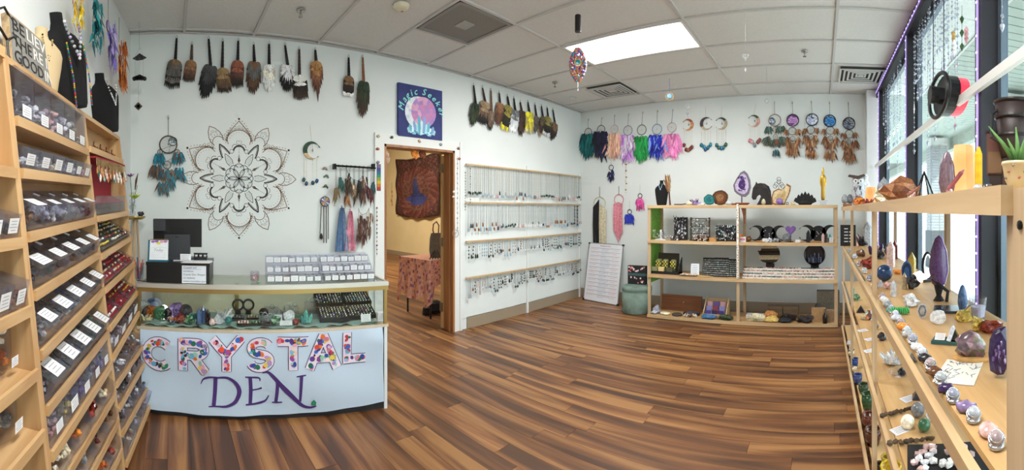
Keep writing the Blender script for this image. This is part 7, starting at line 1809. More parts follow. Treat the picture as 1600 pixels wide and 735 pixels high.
# striped ribbon of beads in front of the centre post
q0 = FS.hit(1152.5, 319, .03); q1 = FS.hit(1151, 436, .03); mb = MB().C('e4e0da').bb((-.012, 0, 0), (.012, .003, q1.z - q0.z)); R = random.Random(6)
for j in range(30): mb.C(R.choice(['8a5a5a', 'c8a0a0', '6a6a70', 'f0ece8', '9a7a4a'])).blob((R.uniform(-.008, .008), -.002, (q1.z - q0.z) * (j + .5) / 30), (.006, .003, .008), j, .2, 0)
solo('bead_garland', mb, VM, 'pale beaded strap hanging down the centre post of the far rack', 'garland', FS.mat(q0))
solo('twig_bundle', MB().C('7a3a28').tube([(-.10, 0, .01), (.10, .0, .012)], .012, 6).tube([(-.05, -.02, .02), (.12, -.02, .02)], .009, 6).tube([(.02, -.045, .004), (.05, -.05, -.10), (.07, -.05, -.22)], .008, 6).tube([(.04, -.045, .004), (.06, -.05, -.12)], .010, 6), VM, 'rust brown cord bundle draped over the far rack below the geode', 'cord', Mb(0, 1156, .05))
t = thing('mug_box', 'small white and pink box at the left of the right second level', 'box', Mb(1, 1160, .04)); part('box', MB().C('e0d8dc').bb((-.04, 0, 0), (.04, .05, .06)), VP, t); part('label', MB().C('c87a90').bb((-.03, -.001, .02), (.03, 0, .045)), VP, t)
bt('rough', 1158, 14, 'orange', 'tan stone figure behind the small white box', .12, 1)
bt('rough', 1169, 11, 'brown', 'brown stone block on the second level', .08, 1)
def triple_moon(px, w, h, label, lv=1, back=.18):
    k = spx(1, back); t = thing('triple_moon', label, 'wall shelf', Mb(lv, px, back), 'black triple moon ornaments'); R = h * .5 * k
    part('full_moon', MB().C('141418').prism([(R * math.cos(6.283 * j / 24), R + R * math.sin(6.283 * j / 24)) for j in range(24)], .04), VM, t)
    for sg in (-1, 1):
        c = (sg * w * .38 * k, 0, R * 1.05); pl = crescent(c, R * 1.05, .38, math.pi if sg < 0 else 0); n = len(pl) // 2; mb = MB().C('141418')
        for i in range(n - 1): j = 2 * n - 1 - i; mb.prism([pl[i], pl[i + 1], pl[j - 1], pl[j]], .035)
        part('crescent', mb, VM, t)
    mb = MB(); Q = random.Random(px)
    for j in range(7): mb.C('c8c8c8').blob((Q.uniform(-.7, .7) * R, -.003, R * Q.uniform(.6, 1.5)), .006, j, .2, 0)
    part('charm', mb, VG, t)
triple_moon(1200, 47, 24, 'black triple moon shelf ornament left of the purple heart'); triple_moon(1279, 47, 25, 'black triple moon shelf ornament right of the purple heart')
t = bt('heart', 1235.5, 18, 'amethyst', 'purple amethyst heart raised on a stand between the triple moons', .12, 1, raise_=spx(10)); solo('heart_stand', MB().C('1c1a1c').tube([(0, 0, 0), (0, 0, spx(11))], .006, 6).box((0, 0, .004), (.06, .05, .008)), VM, 'thin dark stand under the purple heart', 'stand', Mb(1, 1235.5, .12))
for px, s_, c_, k_, lb, bk in ((1202, 9, 'clear quartz', 'rough', 'clear nugget before the left triple moon', .05), (1212, 9, 'grey', 'rough', 'grey nugget before the left triple moon', .05), (1218, 7, 'dark', 'rough', 'dark nugget before the left triple moon', .07), (1229, 14, 'grey', 'geode', 'grey banded stone dome below the purple heart', .06), (1263, 20, 'dark', 'tower', 'dark seated stone figure before the right triple moon', .05), (1286, 15, 'rose quartz', 'tower', 'pink stone tower before the right triple moon', .06), (1291, 16, 'brown', 'tower', 'brown stone tower before the right triple moon', .08), (1297, 14, 'teal', 'tower', 'pale teal vial at the right of the second level', .06), (1248, 7, 'rose quartz', 'tumble', 'small pink stone beside the white card', .06)): bt(k_, px, s_, c_, lb, bk, 1)
for j, (px, lv, w_, h_, lb) in enumerate(((1195, 1, 7, 6, 'white card at the left triple moon'), (1246, 1, 8, 5, 'white card right of the purple heart'), (1299, 1, 6, 8, 'white card at the right end of the second level'))):
    mb = MB(); mini_label(mb, spx(w_), spx(h_), random.Random(j)); mb.bb((-spx(w_) / 2, .001, 0), (spx(w_) / 2, .012, .003)); solo('price_card', mb, VP, lb, 'card', Mb(lv, px, .03))
for j, px in enumerate((1190, 1273)): solo('wooden_dish', MB().C('c8955c').lathe([(.05, 0), (.075, .012), (.07, .012), (.05, .004), (0, .004)], 18), VM, 'flat round wooden dish before the %s triple moon' % ('left', 'right')[j], 'dish', Mb(1, px, .07), smooth=True)
# --- third level
t = thing('display_box', 'black display box of olive and yellow patterned tins on the third level', 'display', Mb(2, 1040, .10)); k = spx(1)
part('tray', MB().C('131315').bb((-25 * k, -.03, 0), (25 * k, .10, .035)), VM, t); part('header', MB().C('3a3428').bb((-18 * k, .09, .03), (20 * k, .10, 34 * k)), VP, t, label='dark patterned header card'); part('side', MB().C('131315').prism([(-.03, 0), (.10, 0), (.10, 28 * k), (-.03, 10 * k)], .01, Matrix.Translation((25 * k, 0, 0)) @ Matrix.Rotation(math.pi / 2, 4, 'Z')), VM, t)
for j, dx in enumerate((-14, -2, 12)):
    tn_ = part('tin', MB().C('8a8a5a').lathe([(5 * k, .035), (5 * k, 22 * k), (4 * k, 24 * k), (0, 24 * k)], 14, c=(dx * k, .05, 0)), VM, t, True); mb = MB()
    for r in range(4):
        for q in range(4): mb.C('d8c84a' if (r + q) % 2 else '2a2a20').box(((dx - 3.6 + 2.4 * q) * k, .05 - 5.1 * k, (11 + 3 * r) * k), (2 * k, .002, 2.4 * k))
    q = part('pattern', mb, VP, tn_); q['kind'] = 'stuff'
for j, (dx, c_) in enumerate(((-19, '8a8a60'), (-7, 'd8c088'), (8, '4a4a34'))): part('packet', MB().C(c_).bb(((dx - 5) * k, -.028, .036), ((dx + 5) * k, .0, .036 + 7 * k)), VP, t)
mb = MB().C('dfe4ea').bb((-.055, 0, 0), (.055, .012, .145)); 
for j in range(5): mb.C('9aa4b0').box((0, -.0008, .03 + .022 * j), (.07, .001, .004))
solo('framed_card', mb, VP, 'white framed card standing on the third level', 'card', Mb(2, 1085.5, .12) @ Matrix.Rotation(-.12, 4, 'X'))
t = thing('shell_dish', 'wide woven dish of pale shells on the third level', 'dish', Mb(2, 1076, .04)); part('dish', MB().C('8a7a60').lathe([(.09, 0), (.13, .018), (.12, .018), (.09, .006), (0, .006)], 20, sy=.4), VM, t); q = part('shells', pile(MB(), 0, 0, .008, .22, .08, .03, .012, 60, ['e0d0bc', 'c8a890', 'f0e8dc', 'b88a70'], random.Random(3)), VG, t); q['kind'] = 'stuff'
solo('rattan_mat', MB().C('c8a468').lathe([(.0, .0), (.11, .0), (.115, .006), (0, .007)], 20, sy=.5), VM, 'round straw mat before the black earring boards', 'mat', Mb(2, 1098, .06))
for j, (px, w_, h_, lb) in enumerate(((1108, 24, 30, 'left'), (1126, 24, 31, 'middle'), (1142, 20, 29, 'right'))):
    k = spx(1, .12); t = thing('earring_board', 'black board of small white earrings, %s of three on the third level' % lb, 'earring board', Mb(2, px, .08 + .03 * (j != 1)) @ Matrix.Rotation(-.22, 4, 'X'), 'black earring boards'); part('board', MB().C('0f0f11').bb((-w_ / 2 * k, 0, 0), (w_ / 2 * k, .01, h_ * k)), VM, t); mb = MB(); R = random.Random(j)
    for a in range(int(w_ / 2.4)):
        for b in range(8): mb.C(cvar(R.choice(['e8e8e4', 'c8ccd0', 'b8a8a0', '8ab0a8']), .2)).blob((-w_ / 2 * k + (a + .8) * 2.4 * k, -.003, (b + .8) * h_ / 9 * k), (.005, .003, .0075), a + b, .2, 0)
    q = part('earrings', mb, VG, t); q['kind'] = 'stuff'
# right part of third level: two round plates and tiers of polished stones
t = thing('agate_plate', 'round black and cream striped stone plate standing on the third level', 'plate', Mb(2, 1203, .22) @ Matrix.Translation((0, 0, .15))); k = spx(1, .22); R_ = 16 * k
stripes = MB()
for a in range(9):
    z0_, z1_ = -R_ + a * 2 * R_ / 9, -R_ + (a + 1) * 2 * R_ / 9; w0, w1 = math.sqrt(max(0, R_ ** 2 - z0_ ** 2)), math.sqrt(max(0, R_ ** 2 - z1_ ** 2)); stripes.C(['1c1a1c', 'b8a888', '2a2624', '3a3430', 'a89a7c'][(a * 3) % 5]).prism([(-w0 - .01 * (a % 2), R_ + z0_), (w0, R_ + z0_ + .004), (w1, R_ + z1_ + .006), (-w1 - .02 * (a % 3), R_ + z1_)], .02)
part('plate', stripes, VG, t); part('stand', MB().C('1c1a1c').bb((-.05, -.0, -.15), (.05, .05, .012)), VM, t)
t = thing('dark_plate', 'round black plate with blue crystal shapes standing on the third level', 'plate', Mb(2, 1273, .24) @ Matrix.Translation((0, 0, .14))); k = spx(1, .24); R_ = 17 * k; part('stand', MB().C('1c1a1c').bb((-.05, .02, -.14), (.05, .06, .03)), VM, t)
mb = MB(); mb.lathe([(R_, 0), (R_, .015), (R_ * .92, .02), (R_ * .8, .008), (0, .006)], 30, m=Matrix.Translation((0, 0, R_)) @ Matrix.Rotation(math.pi / 2, 4, 'X')); mb.c = [hexc('17151c')] * len(mb.f); part('plate', mb, VG, t); mb = MB()
for j in range(7): mb.C(cvar(['3a4460', '2a3048', '4a4a6a'][j % 3], .2)).point(((j - 3) * 3 * k, -.022, 5 * k), (10 + 6 * (j % 2)) * k, 1.6 * k)
part('crystal_relief', mb, VG, t)
k = spx(1, .08); t = thing('stone_tier', 'three long clear tiers of small polished stones on the third level', 'display tier', Mb(2, 1232, .04)); Wd = 146 * k
for a in range(4): part('tier_bar', MB().C('d8d4cc').bb((-Wd / 2, .035 * a - .002, 0), (Wd / 2, .035 * a, .022 + .030 * a)), VM, t)
for a in range(3): part('tier_floor', MB().C('c8c4bc').bb((-Wd / 2, .035 * a, 0), (Wd / 2, .035 * a + .033, .012 + .030 * a)), VM, t)
mb = MB(); R = random.Random(66); seg_c = [['7a3a3a', 'c88a7a', 'e0c8b8'], ['3a4a3a', '2a2a2c', '5a6a5a'], ['d8a8a0', 'e8c8c0', 'c87a6a'], ['2a2c34', '4a6a50', 'c8a070'], ['8a5a4a', 'b88a90', 'd8b0b8']]
for a in range(4):
    for j in range(62): mb.C(cvar(R.choice(seg_c[(j // 13 + a) % 5]), .25)).blob((-Wd / 2 + Wd * (j + .5) / 62, .018 + .035 * a - (.035 if a == 3 else 0) * 0, .026 + .030 * a), (.010, .010, .009), j + a * 9, .25, 0)
q = part('stones', mb, VG, t); q['kind'] = 'stuff'
# --- bottom level
t = thing('wooden_board', 'long grained brown wooden board leaning at the back of the lowest level', 'board', Mb(3, 1064, .30) @ Matrix.Rotation(-.15, 4, 'X')); part('board', MB().bb((-37 * k, 0, 0), (37 * k, .02, 27 * k)), wood('walnut', '6a3f26', '8f5a36', .4, 0, 1.3), t); part('knob', MB().C('e0e0e0').blob((4 * k, -.004, 15 * k), .008, 0, 0, 1), VG, t)
t = thing('packet_box', 'pale wooden box holding purple and blue packets on the lowest level', 'box', Mb(3, 1116, .06)); k = spx(1, .06)
part('side', MB().prism([(0, 0), (.20, 0), (.20, 29 * k), (.14, 29 * k), (0, 8 * k)], .008, Matrix.Translation((20 * k, 0, 0)) @ Matrix.Rotation(math.pi / 2, 4, 'Z')), PINE, t); part('side', MB().prism([(0, 0), (.20, 0), (.20, 29 * k), (.14, 29 * k), (0, 8 * k)], .008, Matrix.Translation((-18 * k, 0, 0)) @ Matrix.Rotation(math.pi / 2, 4, 'Z')), PINE, t); part('front', MB().bb((-20 * k, 0, 0), (20 * k, .008, 7 * k)), PINE, t); part('back', MB().bb((-20 * k, .19, 0), (20 * k, .2, 28 * k)), PINE, t)
R = random.Random(3)
for a in range(3):
    for b in range(3): part('packet', MB().C(cvar(['4a3a7a', '6a5a9a', '8a8ac0', '3a2a5a', 'c8a0a8', '7a3a4a'][(a * 2 + b * 3) % 6], .2)).bb((-16 * k + b * 11 * k, .02 + .055 * a, .006 + 5 * k * a), (-7 * k + b * 11 * k, .03 + .055 * a, (12 + 6 * a) * k)), VP, t)
def heap(px, w, h, cols, name, label, cat, lv=3, back=.05, n=24, r=.016, dep=.08):
    return solo(name, pile(MB(), 0, 0, 0, spx(w), dep, spx(h), r, n, cols, random.Random(int(px))), VM, label, cat, Mb(lv, px, back + dep / 2), kind=None)
def lump(px, w, h, cols, name, label, cat, lv=3, back=.05, dep=.1, seed=1, rough=.35):
    mb = MB(); R = random.Random(seed); mb.sm = True; mb.blob((0, 0, spx(h) * .42), (spx(w) / 2, dep / 2, spx(h) * .55), seed, rough, 3); mb.v = [(x, y, max(0, z)) for x, y, z in mb.v]
    mb.c = [cvar(R.choice(cols), .12) for _ in mb.f]; return solo(name, mb, VM, label, cat, Mb(lv, px, back + dep / 2))
lump(1026, 14, 12, ['8a8a98', '9a98a8'], 'cloth_bag', 'small grey lilac bag at the left end of the lowest level', 'bag', seed=2)
lump(1023, 10, 6, ['b8bcc0', 'a8acb4'], 'silver_pouch', 'small silvery pouch at the front of the lowest level', 'bag', back=.01, seed=3)
lump(1039, 18, 4, ['d8d0b0', 'e0d8bc'], 'folded_cloth', 'folded cream cloth on the lowest level', 'cloth', back=.02, seed=4, rough=.15)
lump(1058, 18, 5, ['4a4034', '3a342c'], 'beaded_mat', 'dark beaded mat on the lowest level', 'mat', back=.01, seed=5, rough=.1)
lump(1079, 28, 8, ['2c2c34', '3a3a44', '4a3a34'], 'dark_pouch', 'dark patterned pouch behind the shells on the lowest level', 'bag', back=.08, seed=6)
heap(1080, 26, 7, ['d8c0b0', 'b88a70', 'e8dcd0', '4a3a34'], 'shell_heap', 'heap of pink and cream shells on the lowest level', 'shells', back=.0, n=40, r=.013)['kind'] = 'stuff'
lump(1107, 26, 7, ['3a6a9a', '2a5a8a', '4a7aa8'], 'blue_scarf', 'folded bright blue cloth at the front of the lowest level', 'cloth', back=.0, seed=7, rough=.2)
lump(1135, 24, 8, ['2f3f2a', '4a5a3a', '1c2418'], 'green_pouch', 'dark green and black bundle at the front of the lowest level', 'bundle', back=.0, seed=8)
for j, (px, lb) in enumerate(((1211, 'left'), (1236, 'right'))):
    t = thing('cardboard_box', 'brown cardboard box with lid, %s of the pair on the lowest level' % lb, 'box', Mb(3, px, .22)); part('box', MB().C('6a563e').bb((-12 * k, 0, 0), (12 * k, .12, 15 * k)), VM, t); part('lid', MB().C('74604a').bb((-12.3 * k, -.003, 15 * k), (12.3 * k, .123, 19 * k)), VM, t)
solo('white_box', MB().C('dfe0e2').bb((-.13, 0, 0), (.13, .1, .045)), VP, 'flat white box behind the cream fur on the lowest level', 'box', Mb(3, 1182, .16) @ Matrix.Translation((0, 0, 0)))
def fur(px, w, h, cols, label, back=.03, n=160):
    R = random.Random(int(px)); mb = MB(); k = spx(1, back); lb_ = MB()
    lump_ = MB(); lump_.C(cols[0]).blob((0, .04, h * .35 * k), (w * .46 * k, .05, h * .42 * k), 3, .3, 2); lump_.v = [(x, y, max(0, z)) for x, y, z in lump_.v]
    t = thing('fur_pelt', label, 'fur', Mb(3, px, back)); part('pelt', lump_, VM, t)
    for j in range(n):
        u = R.uniform(-1, 1); v_ = R.random(); p = (u * w * .46 * k, .04 - .05 * math.sin(v_ * 3) * (1 - abs(u) * .4), v_ * h * .7 * k * (1 - u * u * .5)); mb.feather(p, (u * .7, -.6, -.3 + v_), .03, .006, (0, -1, .3), [cvar(R.choice(cols), .2)], seg=3)
    q = part('hair', mb, VM, t); q['kind'] = 'stuff'
fur(1181, 28, 15, ['d8d0b0', 'c8bc98', 'e0dac4'], 'folded cream fur pelt on the lowest level')
fur(1231, 26, 13, ['2a211e', '3a2c26', '1c1616'], 'dark brown fur pelt before the cardboard boxes', .10)
lump(1205, 22, 13, ['a8703a', 'c88a4a'], 'orange_pouch', 'orange brown leather bundle before the left cardboard box', 'bundle', back=.12, seed=11)
lump(1205, 24, 9, ['c8a85a', 'b8984a', 'd8bc74'], 'yellow_pouch', 'mustard yellow cloth pouch at the front of the lowest level', 'pouch', back=.0, seed=12, rough=.2)
lump(1227, 22, 7, ['17171a', '202024'], 'black_pouch', 'flat black pouch at the front of the lowest level', 'pouch', back=.0, seed=13, rough=.15)
lump(1259, 22, 12, ['1c1a1c', '2a2426', '4a3a34'], 'dark_figure', 'crouching dark figure at the front of the lowest level', 'ornament', back=.01, seed=14, rough=.5)
t = thing('cardboard_box', 'tall grey brown carton at the right back of the lowest level', 'box', Mb(3, 1294, .26)); part('box', MB().C('6b6254').bb((-.14, 0, 0), (.14, .1, .33)), VM, t); part('flap', MB().C('7a705f').bb((-.14, -.004, .20), (.14, -.001, .205)), VM, t)
solo('cardboard_box', MB().C('a8845a').bb((-.085, 0, 0), (.085, .07, .16)), VM, 'small tan carton at the right front of the lowest level', 'box', Mb(3, 1279, .07))
solo('cardboard_box', MB().C('8a6e50').bb((-.05, 0, 0), (.05, .07, .14)), VM, 'narrow brown carton near the right post of the lowest level', 'box', Mb(3, 1297, .06))
solo('bottle', MB().C('2a1f1c').lathe([(.028, 0), (.03, .08), (.012, .12), (.012, .16), (0, .16)], 12), VG, 'small dark bottle between the cartons on the lowest level', 'bottle', Mb(3, 1289, .03), smooth=True)
solo('bottle', MB().C('3a3434').lathe([(.04, 0), (.04, .16), (.03, .19), (0, .2)], 12), VM, 'dark jar behind the small tan carton on the lowest level', 'jar', Mb(3, 1278, .18), smooth=True)
# ================================================================ RACK UNDER THE WINDOWS
YF, YB = -.80 * FT, -2.08 * FT
FR = Fr((0, YF, 0), (-1, 0))
LW = [CZ + .10 * FT, CZ - 1.345 * FT, CZ - 2.70 * FT, .12 * FT + .01]
PX = [1.60 * FT, 6.45 * FT, 11.3 * FT, 15.55 * FT]
X_0, X_1 = PX[0], PX[3]
wr = thing('wooden_rack', 'long open pine rack with four levels under the windows on the right', 'shelf', ((X_0 + X_1) / 2, YF, 0))
ox_ = (X_0 + X_1) / 2; lx = lambda x: x - ox_
for i, x in enumerate(PX):
    a = (lx(x) - .0, lx(x) + .036) if i else (lx(x) - .03, lx(x) + .02)
    part('front_post', MB().bb((a[0], -.022, 0), (a[1], 0, LW[0] - .002)), PINEV, wr); part('rear_post', MB().bb((a[0], YB - YF, 0), (a[1], YB - YF + .022, LW[0] - .002)), PINEV, wr)
part('front_post', MB().bb((lx(1.67 * FT), -.045, 0), (lx(1.81 * FT), -.023, LW[0] - .04)), DOORW if False else wood('pine_dark', 'b98c5c', 'cfa472', .5, 2, 1.6), wr)
part('screw', MB().C('1a1a1a').lathe([(.006, 0), (.006, .003), (0, .004)], 8, m=Matrix.Translation((lx(1.53 * FT), .0, LW[0] - .05)) @ Matrix.Rotation(-math.pi / 2, 4, 'X')), VX, wr)
for li, z in enumerate(LW):
    for j in range(3):
        a, b = lx(PX[j]), lx(PX[j + 1])
        bd = part('shelf_board', MB().bb((a, YB - YF, z - .014), (b, -.022, z)), PINED, wr)
        t_ = .125 * FT if li == 0 else .10 * FT
        part('front_rail', MB().bb((a, 0, z - t_), (b, .018, z + .002)), PINE, bd); part('rear_rail', MB().bb((a, YB - YF - .001, z - t_), (b, YB - YF - .018, z)), PINE, bd)
def Rm(p, rz=0): return face_cam(p, rz)
def on_r(lv, px, Y): # point on level at azimuth px, depth Y (feet behind the lens plane)
    d = -Y * FT / math.sin(ang(px) - math.pi / 2); p = at(px, YH, d)
    if p.x > X_1 - .09: p = onX(px, YH, X_1 - .09)
    p.z = LW[lv] + .001; return p
def on_p(lv, px, py):  # foot of a thing seen at px, py on a level below the lens
    p = onZ(px, py, LW[lv]); p.y = max(min(p.y, YF - .03), YB + .03); return Vector((min(p.x, X_1 - .07), p.y, LW[lv] + .001))
def kk(p): return math.hypot(p.x, p.y) / F_PX
def rs(kind, p, size_px, cname, label, seed=0, scale=(1, 1, 1), rz=0, group=None, raise_=0):
    s = size_px * kk(p); m = Matrix.Translation((0, 0, raise_)) @ Rm(p, rz) @ Matrix.Diagonal((*scale, 1)); return mineral(kind, s, cname, None, label, group, seed=seed + int(size_px), m=m)
# ---- on top
TP = lambda px, Y=-1.5: on_r(0, px, Y)
t = thing('carved_stones', 'two small dark carved stones on a wooden foot on the window rack', 'stone', Rm(TP(1322, -1.1))); k = kk(TP(1322, -1.1))
part('foot', MB().C('8a5a34').bb((-5 * k, -.03, 0), (9 * k, .03, .035)), VM, t)
for dx in (-2, 6): part('stone', stone_mb('egg', 15 * k, STONEC['grey'], random.Random(dx)), VG, t, m=Matrix.Translation((dx * k, 0, .036)))
p = TP(1341, -1.6); k = kk(p); t = thing('owl_figurine', 'white and grey owl figurine with dark brows on the window rack', 'figurine', Rm(p))
mb = MB(); mb.sm = True; mb.C('c4c6cc').lathe([(6 * k, 0), (9 * k, 8 * k), (11 * k, 22 * k), (10 * k, 33 * k), (10.5 * k, 40 * k), (8 * k, 46 * k), (0, 48 * k)], 16, sy=.8); part('body', mb, VM, t)
mb = MB().C('3a3c44'); R = random.Random(1)
for j in range(40): mb.feather((R.uniform(-6, 4) * k, -8 * k, R.uniform(14, 34) * k), (R.uniform(-.3, .3), 0, -1), 7 * k, 3 * k, (0, -1, 0), [cvar(R.choice(['5a5c64', '8a8c94', '3a3c44']), .2)], seg=3)
part('breast_feathers', mb, VM, t); mb = MB()
for sx in (-1, 1): mb.C('f0f0f0').blob((sx * 4 * k, -8 * k, 40 * k), (3.6 * k, 1.5 * k, 3.4 * k), 1, 0, 2).C('17171a').blob((sx * 4 * k, -9.4 * k, 40 * k), 1.5 * k, 1, 0, 1)
part('eye', mb, VG, t); part('brow', MB().C('4a3a34').prism([(-16 * k, 47 * k), (0, 43 * k), (11 * k, 48 * k), (9 * k, 51 * k), (0, 48 * k), (-14 * k, 50 * k)], 6 * k, y0=-9 * k).C('2a2622').lathe([(1.4 * k, 0), (0, 4 * k)], 6, m=Matrix.Translation((0, -10 * k, 37 * k)) @ Matrix.Rotation(math.pi * .75, 4, 'X')), VM, t)
p = TP(1353, -1.95); solo('angel_figurine', MB().C('eef0f2').lathe([(.05, 0), (.045, .10), (.035, .2), (.045, .26), (.02, .30), (.028, .34), (0, .38)], 14, sy=.6), VG, 'tall white angel figure behind the owl', 'figurine', Rm(p), smooth=True)
rs('rough', TP(1342, -1.05), 17, 'orange', 'orange crystal lump on the window rack below the owl', 3)
rs('cluster', TP(1355, -1.05), 18, 'red', 'dark red crystal cluster beside the orange lump', 4)
GLOW = mat('lit_salt', 'f07a38', .6, col2='ffb480', scale=5, emit=.6, mixw=.5)
def lamp(p, w, h, label, m_=None):
    k = kk(p); t = thing('salt_lamp', label, 'lamp', Rm(p), 'glowing lamps on the window rack'); mb = MB(); mb.lathe([(w * .5 * k, .02), (w * .52 * k, h * .4 * k), (w * .47 * k, h * .85 * k), (w * .42 * k, h * k), (0, h * k)], 9); part('salt_block', mb, m_ or GLOW, t); part('base', MB().C('4a2c1c').lathe([(w * .55 * k, 0), (w * .55 * k, .02), (0, .02)], 16), VM, t)
lamp(TP(1361, -1.5), 19, 30, 'small glowing orange lamp on the window rack beside the owl')
rs('point', TP(1381, -1.8), 46, 'clear quartz', 'pale quartz point behind the large brown rock', 2, (1.4, 1.4, 1))
rs('rough', TP(1392, -1.9), 42, 'blue', 'dark blue rough stone behind the large brown rock', 3, (.7, .7, 1.0))
rs('rough', TP(1380, -1.3), 30, 'cream', 'pinkish cream rough stone left of the large brown rock', 5)
t = rs('rough', TP(1407, -1.35), 60, 'rust', 'large orange brown rock on the window rack', 9, (1.0, .6, .8)); 
p = TP(1428, -1.0); k = kk(p); t = thing('crystal_wands', 'two crossed pale and brown stone wands before the large rock', 'crystal', Rm(p))
for a, b, c_ in (((-9, 2), (10, 22), '8a5a4a'), ((-6, 0), (-6, 14), 'e0d0cc'), ((-2, 2), (2, 16), 'c8a0a0')): part('wand', MB().C(c_).tube([(a[0] * k, 0, a[1] * k + .01), (b[0] * k, .0, b[1] * k)], [.010, .004], 6), VG, t)
p = TP(1444, -1.5); k = kk(p); t = thing('glass_terrarium', 'glass pyramid terrarium with dark metal edges on the window rack', 'terrarium', Rm(p, .3)); s_ = 14 * k; hh_ = 49 * k
C4 = [(-s_, -s_, .006), (s_, -s_, .006), (s_, s_, .006), (-s_, s_, .006)]; ap = (0, 0, hh_)
part('glass', MB().add(C4 + [ap], [(0, 1, 4), (1, 2, 4), (2, 3, 4), (3, 0, 4)]), CGL, t); mb = MB().C('2a2622')
for i in range(4): mb.tube([C4[i], C4[(i + 1) % 4]], .0035, 5); mb.tube([C4[i], ap], .0035, 5)
part('edge', mb, VX, t); q = part('moss', pile(MB(), 0, 0, .006, s_ * 1.5, s_ * 1.5, .04, .014, 20, ['5a6a4a', '8a6a4a', 'c8b8a0'], R), VM, t); q['kind'] = 'stuff'
rs('egg', TP(1480, -1.25), 76, 'mauve', 'tall dark purple slab of polished stone standing before the salt lamp', 2, (.50, .3, 1), rz=.2)
p = TP(1490, -1.05); k = kk(p); t = thing('crystal_wand', 'rose brown crystal wand tilted on a small stand before the salt lamp', 'crystal', Rm(p)); part('wand', MB().C('8a4a50').tube([(-9 * k, 0, 10 * k), (12 * k, 0, 38 * k), (17 * k, 0, 43 * k)], [4 * k, 4 * k, .001], 6), VG, t); part('stand', MB().C('c8a8a8').tube([(-11 * k, 0, 0), (-7 * k, 0, 12 * k)], .006, 6).tube([(-2 * k, 0, 0), (-6 * k, 0, 12 * k)], .006, 6), VX, t)
lamp(TP(1506, -1.62), 38, 86, 'large glowing pale orange salt lamp on the window rack')
p = TP(1529, -1.5); k = kk(p); solo('yellow_candle', MB().C('d8a818').lathe([(6 * k, 0), (6 * k, 70 * k), (2 * k, 82 * k), (0, 82 * k)], 8), VM, 'tall yellow pillar beside the large salt lamp', 'candle', Rm(p))
rs('sphere', TP(1528, -1.0), 16, 'grey', 'small dark grey sphere before the yellow pillar')
p = TP(1543, -1.0); k = kk(p); solo('tealight_glass', MB().lathe([(6 * k, 0), (6.5 * k, 14 * k), (6 * k, 14 * k), (5.5 * k, 1 * k), (0, 1 * k)], 14), PLASTIC, 'small clear tealight glass at the near end of the window rack', 'candle holder', Rm(p), smooth=True)
p = TP(1584, -2.0); k = kk(p); t = thing('metal_lantern', 'dark brown bucket lantern with black straps at the near end of the window rack', 'lantern', Rm(p)); DKB = mat('dark_leather', '2a1c1a', .5)
part('body', MB().lathe([(20 * k, 66 * k), (24 * k, 90 * k), (30 * k, 152 * k), (28 * k, 152 * k), (0, 100 * k)], 20), DKB, t, True); part('support', MB().lathe([(20 * k, 0), (18 * k, 66 * k), (0, 66 * k)], 14), DKB, t)
for z, r_ in ((152, 30.5), (128, 29), (100, 26)): part('strap', MB().ring((0, 0, z * k), r_ * k, .005, 24, 5, ax='z'), BLK, t)
part('handle', MB().tube([(-22 * k, -12 * k, 140 * k), (-34 * k, -14 * k, 132 * k), (-34 * k, -14 * k, 96 * k), (-20 * k, -12 * k, 88 * k)], .006, 6), BLK, t)
p = TP(1559, -1.9); k = kk(p); t = thing('wooden_lantern', 'smaller reddish brown box lantern left of the bucket lantern', 'lantern', Rm(p)); RB = mat('red_brown', '5a3226', .5)
part('body', MB().bb((-17 * k, -14 * k, 40 * k), (17 * k, 14 * k, 106 * k)), RB, t); part('front_panel', MB().bb((-15 * k, -15 * k, 42 * k), (15 * k, -14 * k, 74 * k)), mat('kraft', '6e5236', .7), t); part('pedestal', MB().bb((-13 * k, -12 * k, 0), (13 * k, 12 * k, 40 * k)), DKB, t)
part('rim', MB().bb((-19 * k, -16 * k, 104 * k), (19 * k, 16 * k, 108 * k)), BLK, t)
p = TP(1592, -1.25); k = kk(p); t = thing('aloe_plant', 'green aloe in a cream flowered pot at the near end of the window rack', 'plant', Rm(p))
part('pot', MB().lathe([(11 * k, 0), (22 * k, 22 * k), (26 * k, 44 * k), (28 * k, 46 * k), (27 * k, 50 * k), (24 * k, 50 * k), (20 * k, 30 * k), (0, 30 * k)], 22), mat('cream_glaze', 'c8bc9c', .35), t, True); mb = MB()
for j in range(12): a = -2.6 + j * .35; z = (24 + 9 * (j % 3)) * k; r_ = (22.6 + 4.4 * (z / k - 22) / 22) * k; mb.C('9a5a50' if j % 2 else '8a7a6a').blob((r_ * math.cos(a), r_ * math.sin(a), z), (2.6 * k, 2.6 * k, 2.2 * k), j, .3, 1)
part('painted_flower', mb, VM, t)
for j, (dx, dy, L_, w_) in enumerate(((-46, -4, 74, 9), (-16, -8, 46, 9), (10, -6, 52, 10), (26, 4, 58, 10), (-4, 8, 64, 9), (-28, 6, 50, 8))):
    d = Vector((dx, dy, L_)).normalized(); q = Vector((dx * .1 * k, dy * .1 * k, 46 * k)); mb = MB().C(cvar('5c8a48', .15)); mb.tube([q, q + d * L_ * .5 * k, q + d * L_ * k + Vector((dx * .08 * k, 0, -3 * k))], [w_ * .5 * k, w_ * .38 * k, .001], 6); part('leaf', mb, VM, t, True)
solo('soil', MB().C('3a2a20').lathe([(22 * k, 0), (0, .004)], 16), VM, 'dark soil in the flowered pot', 'soil', Rm(p) @ Matrix.Translation((0, 0, 47 * k)), kind='stuff')

